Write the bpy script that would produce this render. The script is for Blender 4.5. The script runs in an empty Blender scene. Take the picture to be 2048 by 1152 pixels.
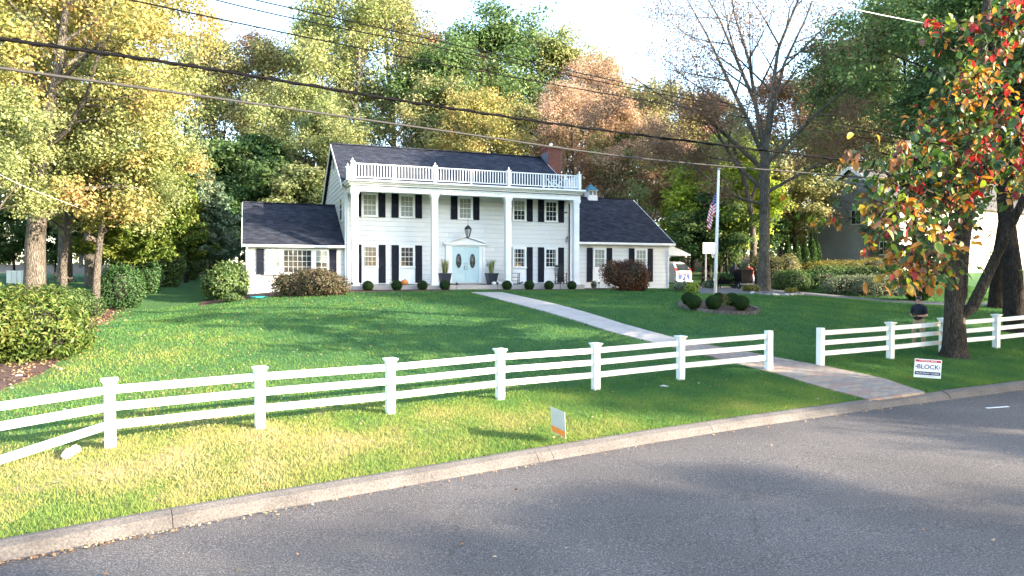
import bpy, bmesh, math, random
import numpy as np
from mathutils import Vector, Matrix
SC = bpy.context.scene
COL = SC.collection
PI = math.pi
# ------------------------------------------------------------------ camera, sky, sun, exposure
CAMZ = 3.0
cd = bpy.data.cameras.new('camera'); cam = bpy.data.objects.new('camera', cd); COL.objects.link(cam)
cd.lens = 24.0; cd.sensor_width = 36; cd.clip_start = 0.1; cd.clip_end = 5000
cam.location = (0, 0, CAMZ); cam.rotation_euler = (math.radians(90 - 1.18), 0, 0)
SC.camera = cam
SUN_AZ, SUN_EL = 110.0, 17.0            # azimuth clockwise from +Y
world = bpy.data.worlds.new('World'); SC.world = world; world.use_nodes = True
nt = world.node_tree; nt.nodes.clear()
sky = nt.nodes.new('ShaderNodeTexSky'); sky.sky_type = 'NISHITA'; sky.sun_disc = False
sky.sun_elevation = math.radians(SUN_EL); sky.sun_rotation = math.radians(SUN_AZ)
sky.air_density = 1.0; sky.dust_density = 1.0; sky.ozone_density = 1.0; sky.altitude = 50
bg = nt.nodes.new('ShaderNodeBackground'); bg.inputs[1].default_value = 0.15
wo = nt.nodes.new('ShaderNodeOutputWorld')
nt.links.new(sky.outputs[0], bg.inputs[0]); nt.links.new(bg.outputs[0], wo.inputs[0])
sd = bpy.data.lights.new('sun', 'SUN'); sd.energy = 3.4; sd.angle = math.radians(0.55); sd.color = (1.0, 0.86, 0.68)
so = bpy.data.objects.new('sun', sd); COL.objects.link(so)
az, el = math.radians(SUN_AZ), math.radians(SUN_EL)
sdir = Vector((math.sin(az) * math.cos(el), math.cos(az) * math.cos(el), math.sin(el)))
so.rotation_euler = sdir.to_track_quat('Z', 'Y').to_euler(); so.location = (30, -10, 30)
SC.view_settings.view_transform = 'Standard'; SC.view_settings.look = 'None'
SC.view_settings.exposure = 2.9; SC.view_settings.gamma = 1.0; SC.view_settings.use_curve_mapping = False
SC.render.engine = 'CYCLES'
SC.cycles.max_bounces = 6; SC.cycles.transparent_max_bounces = 4; SC.cycles.diffuse_bounces = 3; SC.cycles.glossy_bounces = 2
SC.cycles.transmission_bounces = 3

rng = np.random.default_rng(7)
R = random.Random(5)
# ------------------------------------------------------------------ materials
MATS = {}
def newmat(name):
    m = bpy.data.materials.new(name); m.use_nodes = True; m.node_tree.nodes.clear()
    MATS[name] = m
    return m, m.node_tree.nodes, m.node_tree.links
def ramp(n, stops):
    r = n.new('ShaderNodeValToRGB'); e = r.color_ramp.elements
    while len(e) < len(stops): e.new(0.5)
    for i, (p, c) in enumerate(stops):
        e[i].position = p; e[i].color = (*c, 1)
    return r
def surf(name, c1, c2=None, scale=3.0, rough=0.7, bump=0.0, bscale=None, detail=6, metal=0.0, spec=0.4, stretch=(1, 1, 1), coat=0.0, fine=0.0):
    """painted / stone / plain surface with noise variation between two colours"""
    m, n, l = newmat(name)
    out = n.new('ShaderNodeOutputMaterial'); b = n.new('ShaderNodeBsdfPrincipled')
    tc = n.new('ShaderNodeTexCoord'); mp = n.new('ShaderNodeMapping'); mp.inputs['Scale'].default_value = stretch
    l.new(tc.outputs['Object'], mp.inputs[0])
    no = n.new('ShaderNodeTexNoise'); no.inputs['Scale'].default_value = scale; no.inputs['Detail'].default_value = detail
    l.new(mp.outputs[0], no.inputs['Vector'])
    c2 = c2 or tuple(x * 0.8 for x in c1)
    r = ramp(n, [(0.3, c2), (0.7, c1)]); l.new(no.outputs[0], r.inputs[0])
    col = r.outputs[0]
    if fine:
        n2 = n.new('ShaderNodeTexNoise'); n2.inputs['Scale'].default_value = scale * 25; n2.inputs['Detail'].default_value = 3
        l.new(mp.outputs[0], n2.inputs['Vector'])
        mm = n.new('ShaderNodeMapRange'); mm.inputs[1].default_value = .3; mm.inputs[2].default_value = .7
        mm.inputs[3].default_value = 1 - fine; mm.inputs[4].default_value = 1 + fine
        l.new(n2.outputs[0], mm.inputs[0])
        mu = n.new('ShaderNodeVectorMath'); mu.operation = 'MULTIPLY'
        l.new(col, mu.inputs[0]); l.new(mm.outputs[0], mu.inputs[1]); col = mu.outputs[0]
    l.new(col, b.inputs['Base Color'])
    b.inputs['Roughness'].default_value = rough; b.inputs['Metallic'].default_value = metal
    b.inputs['Specular IOR Level'].default_value = spec; b.inputs['Coat Weight'].default_value = coat
    if bump:
        nb = n.new('ShaderNodeTexNoise'); nb.inputs['Scale'].default_value = bscale or scale * 8; nb.inputs['Detail'].default_value = 5
        l.new(mp.outputs[0], nb.inputs['Vector'])
        bp = n.new('ShaderNodeBump'); bp.inputs['Strength'].default_value = bump; bp.inputs['Distance'].default_value = 0.02
        l.new(nb.outputs[0], bp.inputs['Height']); l.new(bp.outputs[0], b.inputs['Normal'])
    l.new(b.outputs[0], out.inputs[0])
    return m
def leafmat(name, cols, nscale=0.35, trans=0.38, gloss=0.03, var=0.6):
    """foliage: per-leaf value plus position noise choose the colour; leaves pass some light"""
    m, n, l = newmat(name)
    out = n.new('ShaderNodeOutputMaterial')
    at = n.new('ShaderNodeAttribute'); at.attribute_name = 'var'
    tc = n.new('ShaderNodeTexCoord'); oi = n.new('ShaderNodeObjectInfo')
    add = n.new('ShaderNodeVectorMath'); add.operation = 'ADD'
    cmb = n.new('ShaderNodeCombineXYZ'); mul = n.new('ShaderNodeMath'); mul.operation = 'MULTIPLY'; mul.inputs[1].default_value = 37.0
    l.new(oi.outputs['Random'], mul.inputs[0]); l.new(mul.outputs[0], cmb.inputs[0])
    l.new(tc.outputs['Object'], add.inputs[0]); l.new(cmb.outputs[0], add.inputs[1])
    no = n.new('ShaderNodeTexNoise'); no.inputs['Scale'].default_value = nscale; no.inputs['Detail'].default_value = 3
    l.new(add.outputs[0], no.inputs['Vector'])
    m1 = n.new('ShaderNodeMapRange'); m1.inputs[1].default_value = .3; m1.inputs[2].default_value = .7
    l.new(no.outputs[0], m1.inputs[0])
    mx = n.new('ShaderNodeMix'); mx.data_type = 'FLOAT'; mx.inputs[0].default_value = var
    l.new(m1.outputs[0], mx.inputs[2]); l.new(at.outputs['Fac'], mx.inputs[3])
    k = len(cols)
    r = ramp(n, [(0.1 + 0.8 * i / (k - 1), c) for i, c in enumerate(cols)]); l.new(mx.outputs[0], r.inputs[0])
    d = n.new('ShaderNodeBsdfDiffuse'); t = n.new('ShaderNodeBsdfTranslucent'); g = n.new('ShaderNodeBsdfGlossy')
    g.inputs['Roughness'].default_value = .5; g.inputs[0].default_value = (.5, .55, .5, 1)
    l.new(r.outputs[0], d.inputs[0]); l.new(r.outputs[0], t.inputs[0])
    s1 = n.new('ShaderNodeMixShader'); s1.inputs[0].default_value = trans
    l.new(d.outputs[0], s1.inputs[1]); l.new(t.outputs[0], s1.inputs[2])
    s2 = n.new('ShaderNodeMixShader'); s2.inputs[0].default_value = gloss
    l.new(s1.outputs[0], s2.inputs[1]); l.new(g.outputs[0], s2.inputs[2]); l.new(s2.outputs[0], out.inputs[0])
    return m
def glassmat(name, tint=(.02, .025, .03), rough=0.03):
    m, n, l = newmat(name)
    out = n.new('ShaderNodeOutputMaterial'); b = n.new('ShaderNodeBsdfPrincipled')
    tc = n.new('ShaderNodeTexCoord'); no = n.new('ShaderNodeTexNoise'); no.inputs['Scale'].default_value = 1.3
    l.new(tc.outputs['Object'], no.inputs['Vector'])
    bp = n.new('ShaderNodeBump'); bp.inputs['Strength'].default_value = .12; bp.inputs['Distance'].default_value = .03
    l.new(no.outputs[0], bp.inputs['Height']); l.new(bp.outputs[0], b.inputs['Normal'])
    b.inputs['Base Color'].default_value = (*tint, 1); b.inputs['Roughness'].default_value = rough
    b.inputs['Specular IOR Level'].default_value = 0.45
    l.new(b.outputs[0], out.inputs[0])
    return m
white = surf('white_paint', (.80, .80, .79), (.70, .71, .71), 2.0, .55, .05, 30)
whitef = surf('white_vinyl', (.80, .80, .79), (.66, .67, .62), 1.6, .4, .03, 40)
siding_m = surf('siding_paint', (.70, .70, .68), (.58, .59, .58), 1.2, .6, .12, 30, stretch=(.3, 1, 1))
shut_m = surf('shutter_navy', (.009, .011, .022), (.006, .008, .015), 4, .6, spec=.2)
black_m = surf('black_paint', (.015, .015, .017), (.010, .010, .012), 5, .45)
blackm_m = surf('black_metal', (.02, .02, .022), (.012, .012, .012), 5, .35, metal=.4)
door_m = surf('door_blue', (.47, .60, .61), (.42, .55, .57), 3, .4)
glass_m = glassmat('window_glass'); glassl_m = glassmat('blind_glass', (.20, .22, .20), .08)
curtain_m = surf('curtain', (.30, .32, .28), (.20, .22, .19), 6, .9, stretch=(6, 1, .3))
conc_m = surf('concrete', (.44, .39, .345), (.34, .305, .275), 1.6, .85, .2, 40, fine=.12)
curb_m = surf('kerb_concrete', (.135, .12, .108), (.085, .076, .07), 1.5, .9, .4, 60, fine=.35)
chrome_m = surf('chrome', (.6, .6, .6), (.5, .5, .5), 3, .2, metal=1)
teal_m = surf('copper_roof', (.03, .18, .22), (.02, .12, .17), 4, .5)
brick_m = surf('brick_red', (.24, .075, .055), (.13, .045, .035), 9, .9, .2, 50)
brickn_m = surf('brick_brown', (.26, .12, .09), (.15, .08, .065), 5, .9, .2, 50)
mortar_m = surf('mortar', (.32, .28, .25), None, 8, .95)
lapshade_m = surf('siding_lap_shade', (.22, .23, .24), (.16, .165, .17), 3, .9)  # wall backing darkened to paint the shadow line under each siding board
gray_m = surf('gray_siding', (.33, .32, .36), (.27, .26, .30), 1.2, .8, .1, 20, stretch=(.3, 1, 1))
pale_m = surf('pale_siding', (.66, .56, .50), (.56, .47, .41), 1.2, .8, .1, 20)
def barkmat(name, c1, c2, sc=22):
    m, n, l = newmat(name)
    out = n.new('ShaderNodeOutputMaterial'); b = n.new('ShaderNodeBsdfPrincipled'); tc = n.new('ShaderNodeTexCoord')
    mp = n.new('ShaderNodeMapping'); mp.inputs['Scale'].default_value = (1, 1, .16); l.new(tc.outputs['Object'], mp.inputs[0])
    wn = n.new('ShaderNodeTexNoise'); wn.inputs['Scale'].default_value = 3; l.new(mp.outputs[0], wn.inputs['Vector'])
    ad = n.new('ShaderNodeMixRGB'); ad.blend_type = 'ADD'; ad.inputs[0].default_value = .25; l.new(mp.outputs[0], ad.inputs[1]); l.new(wn.outputs['Color'], ad.inputs[2])
    v = n.new('ShaderNodeTexVoronoi'); v.feature = 'DISTANCE_TO_EDGE'; v.inputs['Scale'].default_value = sc; l.new(ad.outputs[0], v.inputs['Vector'])
    f = n.new('ShaderNodeTexNoise'); f.inputs['Scale'].default_value = 18; f.inputs['Detail'].default_value = 8; f.inputs['Roughness'].default_value = .7; l.new(mp.outputs[0], f.inputs['Vector'])
    big = n.new('ShaderNodeTexNoise'); big.inputs['Scale'].default_value = 1.3; l.new(tc.outputs['Object'], big.inputs['Vector'])
    r1 = ramp(n, [(.0, (.42, .42, .42)), (.12, (.85, .85, .85)), (.4, (1.1, 1.1, 1.1))]); l.new(v.outputs['Distance'], r1.inputs[0])
    r2 = ramp(n, [(.3, c2), (.7, c1)]); l.new(f.outputs[0], r2.inputs[0])
    r3 = ramp(n, [(.3, (.7, .72, .7)), (.7, (1.2, 1.18, 1.15))]); l.new(big.outputs[0], r3.inputs[0])
    m1 = n.new('ShaderNodeVectorMath'); m1.operation = 'MULTIPLY'; l.new(r1.outputs[0], m1.inputs[0]); l.new(r2.outputs[0], m1.inputs[1])
    m2 = n.new('ShaderNodeVectorMath'); m2.operation = 'MULTIPLY'; l.new(m1.outputs[0], m2.inputs[0]); l.new(r3.outputs[0], m2.inputs[1])
    l.new(m2.outputs[0], b.inputs['Base Color']); b.inputs['Roughness'].default_value = .95; b.inputs['Specular IOR Level'].default_value = .15
    bp = n.new('ShaderNodeBump'); bp.inputs['Strength'].default_value = 1.0; bp.inputs['Distance'].default_value = .06
    m3 = n.new('ShaderNodeMath'); m3.operation = 'ADD'; l.new(r1.outputs[0], m3.inputs[0]); l.new(f.outputs[0], m3.inputs[1]); l.new(m3.outputs[0], bp.inputs['Height'])
    l.new(bp.outputs[0], b.inputs['Normal']); l.new(b.outputs[0], out.inputs[0])
    return m
bark_m = barkmat('bark_gray', (.13, .105, .085), (.045, .037, .03))
barkl_m = barkmat('bark_pale', (.27, .235, .20), (.11, .092, .078))
barkd_m = barkmat('bark_dark', (.065, .05, .04), (.022, .018, .015))
wood_m = surf('cut_wood', (.38, .27, .16), (.22, .15, .09), 6, .8)
stone_m = surf('bed_stone', (.30, .28, .27), (.15, .14, .135), 4, .9, .5, 20)
stonel_m = surf('pale_stone', (.62, .60, .57), (.38, .36, .34), 6, .9, .5, 20)
wire_m = surf('cable_black', (.004, .004, .005), None, 3, .85, spec=.1); wireg_m = surf('cable_gray', (.045, .043, .042), None, 3, .7, spec=.2)
orange_m = surf('pumpkin_orange', (.62, .20, .03), (.5, .14, .02), 5, .5)
red_m = surf('red_cloth', (.42, .05, .03), (.3, .04, .02), 5, .8)
skin_m = surf('skin', (.52, .30, .21), (.44, .24, .17), 8, .55)
polo_m = surf('navy_cloth', (.012, .014, .024), (.008, .009, .016), 8, .85)
khaki_m = surf('khaki_cloth', (.36, .26, .16), (.28, .20, .12), 6, .85, .2, 20)
shoe_m = surf('shoe', (.25, .20, .16), (.12, .1, .08), 8, .7)
hair_m = surf('hair', (.06, .035, .02), None, 8, .7)
rubber_m = surf('rubber', (.02, .02, .02), None, 8, .85)
carw_m = surf('car_white', (.72, .73, .75), (.70, .71, .73), 2, .25, coat=.6)
blue_m = surf('wrap_blue', (.02, .06, .30), (.018, .05, .26), 3, .3)
pink_m = surf('wrap_red', (.42, .05, .05), (.36, .08, .08), 2.5, .3)
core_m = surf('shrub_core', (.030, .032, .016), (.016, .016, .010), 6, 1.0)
cartblack_m = surf('cart_plastic', (.006, .006, .007), None, 5, .6, spec=.2)
tail_m = surf('tail_lamp', (.35, .02, .02), None, 5, .2)
signw_m = surf('sign_white', (.78, .78, .78), (.74, .74, .74), 6, .5)
signr_m = surf('sign_red', (.55, .03, .06), None, 6, .5); signn_m = surf('sign_navy', (.02, .03, .12), None, 6, .5)
signo_m = surf('sign_orange', (.75, .24, .04), (.66, .18, .03), 3, .5); signg_m = surf('sign_gray', (.45, .47, .46), None, 6, .6)
hose_m = surf('hose_teal', (.03, .30, .32), None, 6, .5)
# asphalt
def asphalt():
    m, n, l = newmat('asphalt')
    out = n.new('ShaderNodeOutputMaterial'); b = n.new('ShaderNodeBsdfPrincipled'); tc = n.new('ShaderNodeTexCoord')
    a = n.new('ShaderNodeTexNoise'); a.inputs['Scale'].default_value = .35; a.inputs['Detail'].default_value = 5
    f = n.new('ShaderNodeTexNoise'); f.inputs['Scale'].default_value = 42; f.inputs['Detail'].default_value = 6; f.inputs['Roughness'].default_value = .75
    v = n.new('ShaderNodeTexVoronoi'); v.inputs['Scale'].default_value = 55
    for x in (a, f, v): l.new(tc.outputs['Object'], x.inputs['Vector'])
    r = ramp(n, [(.3, (.064, .056, .052)), (.7, (.108, .095, .086))]); l.new(a.outputs[0], r.inputs[0])
    r2 = ramp(n, [(.34, (.30, .30, .33)), (.52, (1, 1, 1)), (.64, (2.6, 2.5, 2.5))]); l.new(f.outputs[0], r2.inputs[0])
    mu = n.new('ShaderNodeVectorMath'); mu.operation = 'MULTIPLY'; l.new(r.outputs[0], mu.inputs[0]); l.new(r2.outputs[0], mu.inputs[1])
    # tar stains
    s = n.new('ShaderNodeTexNoise'); s.inputs['Scale'].default_value = 1.1; s.inputs['Detail'].default_value = 2; l.new(tc.outputs['Object'], s.inputs['Vector'])
    rs = ramp(n, [(.0, (.82, .82, .82)), (.27, (.88, .88, .88)), (.33, (1, 1, 1))]); l.new(s.outputs[0], rs.inputs[0])
    mu2 = n.new('ShaderNodeVectorMath'); mu2.operation = 'MULTIPLY'; l.new(mu.outputs[0], mu2.inputs[0]); l.new(rs.outputs[0], mu2.inputs[1])
    wn = n.new('ShaderNodeTexNoise'); wn.inputs['Scale'].default_value = 1.4; wn.inputs['Detail'].default_value = 6; l.new(tc.outputs['Object'], wn.inputs['Vector'])
    wa = n.new('ShaderNodeMixRGB'); wa.blend_type = 'ADD'; wa.inputs[0].default_value = .9; l.new(tc.outputs['Object'], wa.inputs[1]); l.new(wn.outputs['Color'], wa.inputs[2])
    cv = n.new('ShaderNodeTexVoronoi'); cv.feature = 'DISTANCE_TO_EDGE'; cv.inputs['Scale'].default_value = .22; l.new(wa.outputs[0], cv.inputs['Vector'])
    rc = ramp(n, [(.0, (.72, .72, .72)), (.0014, (.8, .8, .8)), (.0035, (1, 1, 1))]); l.new(cv.outputs['Distance'], rc.inputs[0])
    mu3 = n.new('ShaderNodeVectorMath'); mu3.operation = 'MULTIPLY'; l.new(mu2.outputs[0], mu3.inputs[0]); l.new(rc.outputs[0], mu3.inputs[1])
    l.new(mu3.outputs[0], b.inputs['Base Color']); b.inputs['Roughness'].default_value = .85
    bp = n.new('ShaderNodeBump'); bp.inputs['Strength'].default_value = .5; bp.inputs['Distance'].default_value = .012
    l.new(v.outputs[0], bp.inputs['Height']); l.new(bp.outputs[0], b.inputs['Normal']); l.new(b.outputs[0], out.inputs[0])
    return m
asph_m = asphalt()
drive_m = surf('driveway_asphalt', (.15, .145, .145), (.10, .098, .10), 1.2, .9, .3, 60, fine=.2)
def lawnmat():
    m, n, l = newmat('lawn_soil_and_turf')
    out = n.new('ShaderNodeOutputMaterial'); b = n.new('ShaderNodeBsdfPrincipled'); tc = n.new('ShaderNodeTexCoord')
    at = n.new('ShaderNodeAttribute'); at.attribute_name = 'dry'
    a = n.new('ShaderNodeTexNoise'); a.inputs['Scale'].default_value = .9; a.inputs['Detail'].default_value = 8; a.inputs['Roughness'].default_value = .65
    f = n.new('ShaderNodeTexNoise'); f.inputs['Scale'].default_value = 14; f.inputs['Detail'].default_value = 6; f.inputs['Roughness'].default_value = .8
    for x in (a, f): l.new(tc.outputs['Object'], x.inputs['Vector'])
    mm = n.new('ShaderNodeMapRange'); mm.inputs[1].default_value = .3; mm.inputs[2].default_value = .7; mm.inputs[3].default_value = -.35; mm.inputs[4].default_value = .35
    l.new(a.outputs[0], mm.inputs[0])
    ad = n.new('ShaderNodeMath'); ad.operation = 'ADD'; l.new(at.outputs['Fac'], ad.inputs[0]); l.new(mm.outputs[0], ad.inputs[1])
    r = ramp(n, [(.0, (.055, .125, .045)), (.25, (.070, .14, .045)), (.55, (.12, .155, .045)), (.8, (.27, .22, .10)), (1., (.33, .25, .16))])
    l.new(ad.outputs[0], r.inputs[0])
    r2 = ramp(n, [(.25, (.45, .45, .45)), (.5, (1, 1, 1)), (.75, (1.45, 1.45, 1.3))]); l.new(f.outputs[0], r2.inputs[0])
    mu = n.new('ShaderNodeVectorMath'); mu.operation = 'MULTIPLY'; l.new(r.outputs[0], mu.inputs[0]); l.new(r2.outputs[0], mu.inputs[1])
    l.new(mu.outputs[0], b.inputs['Base Color']); b.inputs['Roughness'].default_value = .95; b.inputs['Specular IOR Level'].default_value = .1
    bp = n.new('ShaderNodeBump'); bp.inputs['Strength'].default_value = .8; bp.inputs['Distance'].default_value = .05
    l.new(f.outputs[0], bp.inputs['Height']); l.new(bp.outputs[0], b.inputs['Normal']); l.new(b.outputs[0], out.inputs[0])
    return m
lawn_m = lawnmat()
mulch_m = surf('mulch', (.10, .052, .038), (.04, .022, .016), 5, .98, .9, 30, fine=.5)
def bladesmat():
    m, n, l = newmat('grass_blades')
    out = n.new('ShaderNodeOutputMaterial'); at = n.new('ShaderNodeAttribute'); at.attribute_name = 'var'
    r = ramp(n, [(.0, (.068, .168, .062)), (.25, (.105, .21, .060)), (.5, (.20, .29, .065)), (.72, (.36, .34, .11)), (1., (.52, .42, .22))])
    l.new(at.outputs['Fac'], r.inputs[0])
    d = n.new('ShaderNodeBsdfDiffuse'); t = n.new('ShaderNodeBsdfTranslucent'); s = n.new('ShaderNodeMixShader'); s.inputs[0].default_value = .4
    l.new(r.outputs[0], d.inputs[0]); l.new(r.outputs[0], t.inputs[0]); l.new(d.outputs[0], s.inputs[1]); l.new(t.outputs[0], s.inputs[2]); l.new(s.outputs[0], out.inputs[0])
    return m
blade_m = bladesmat()
def shinglemat(name, base=(.011, .014, .024), hi=(.040, .045, .064)):
    m, n, l = newmat(name)
    out = n.new('ShaderNodeOutputMaterial'); b = n.new('ShaderNodeBsdfPrincipled'); tc = n.new('ShaderNodeTexCoord')
    br = n.new('ShaderNodeTexBrick'); br.offset = .37; br.inputs['Scale'].default_value = 1.0
    br.inputs['Brick Width'].default_value = .32; br.inputs['Row Height'].default_value = .15; br.inputs['Mortar Size'].default_value = .006
    br.inputs['Color1'].default_value = (*base, 1); br.inputs['Color2'].default_value = (*hi, 1); br.inputs['Mortar'].default_value = (.008, .009, .012, 1)
    l.new(tc.outputs['Object'], br.inputs['Vector'])
    no = n.new('ShaderNodeTexNoise'); no.inputs['Scale'].default_value = 1.1; no.inputs['Detail'].default_value = 9; no.inputs['Roughness'].default_value = .75; l.new(tc.outputs['Object'], no.inputs['Vector'])
    r2 = ramp(n, [(.3, (.6, .6, .6)), (.7, (1.5, 1.5, 1.5))]); l.new(no.outputs[0], r2.inputs[0])
    mu = n.new('ShaderNodeVectorMath'); mu.operation = 'MULTIPLY'; l.new(br.outputs[0], mu.inputs[0]); l.new(r2.outputs[0], mu.inputs[1])
    l.new(mu.outputs[0], b.inputs['Base Color']); b.inputs['Roughness'].default_value = .9; b.inputs['Specular IOR Level'].default_value = .25
    l.new(b.outputs[0], out.inputs[0])
    return m
shingle_m = shinglemat('roof_shingle'); shingle2_m = shinglemat('neighbour_shingle', (.05, .045, .045), (.09, .085, .08))
# foliage palettes
G = dict(
 yellow=leafmat('leaf_yellow', [(0.110, 0.128, 0.036),(0.267, 0.267, 0.069),(0.393, 0.358, 0.112),(0.445, 0.322, 0.120),(0.361, 0.176, 0.079)]),
 yelgreen=leafmat('leaf_yellowgreen', [(0.080, 0.114, 0.037),(0.187, 0.230, 0.075),(0.322, 0.339, 0.132),(0.442, 0.407, 0.183)]),
 lime=leafmat('leaf_lime', [(.16,.26,.02),(.30,.42,.04),(.44,.50,.07),(.52,.52,.12)], trans=.5),
 olive=leafmat('leaf_olive', [(0.100, 0.119, 0.044),(0.219, 0.228, 0.088),(0.367, 0.339, 0.152),(0.447, 0.354, 0.167)]),
 pink=leafmat('leaf_russet', [(0.228, 0.195, 0.086),(0.409, 0.277, 0.157),(0.521, 0.325, 0.226),(0.567, 0.382, 0.240)]),
 red=leafmat('leaf_red', [(0.174, 0.143, 0.059),(0.346, 0.200, 0.106),(0.431, 0.190, 0.128),(0.476, 0.288, 0.142)]),
 brown=leafmat('leaf_brown', [(0.138, 0.115, 0.057),(0.230, 0.149, 0.092),(0.299, 0.172, 0.115),(0.276, 0.218, 0.103)]),
 green=leafmat('leaf_green', [(0.036, 0.075, 0.024),(0.076, 0.134, 0.042),(0.126, 0.193, 0.058),(0.211, 0.260, 0.085)]),
 deep=leafmat('leaf_deep', [(0.023, 0.065, 0.021),(0.042, 0.098, 0.031),(0.072, 0.130, 0.039),(0.111, 0.169, 0.052)], trans=.2),
 topiary=leafmat('leaf_boxwood', [(.010, .030, .008), (.018, .045, .012), (.03, .06, .014), (.05, .07, .018)], trans=.12, nscale=3, gloss=.015),
 pine=leafmat('leaf_pine', [(.06,.12,.075),(.13,.21,.13),(.24,.31,.20),(.42,.45,.28)], trans=.15),
 yew=leafmat('leaf_yew', [(.05,.09,.018),(.11,.17,.03),(.22,.26,.05),(.33,.32,.08)], trans=.2),
 russet=leafmat('leaf_oxblood', [(.06, .03, .022), (.13, .05, .035), (.17, .075, .04), (.20, .13, .06)], nscale=1.5),
 hydra=leafmat('leaf_hydrangea', [(.05, .07, .025), (.11, .10, .05), (.20, .13, .10), (.16, .17, .05)], nscale=2),
 rhodo=leafmat('leaf_rhododendron', [(0.040, 0.072, 0.016), (0.080, 0.136, 0.024), (0.152, 0.200, 0.040), (0.240, 0.208, 0.064)], nscale=.8),
 gold=leafmat('leaf_gold', [(.18, .17, .03), (.28, .25, .05), (.36, .30, .08), (.20, .2, .05)], nscale=1),
 silver=leafmat('leaf_silver', [(0.110, 0.154, 0.088), (0.187, 0.231, 0.132), (0.275, 0.308, 0.187), (0.374, 0.385, 0.264)], nscale=1),
 litter=leafmat('leaf_litter', [(.16, .08, .04), (.28, .15, .08), (.38, .25, .13), (.45, .38, .25)], trans=.1))
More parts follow.
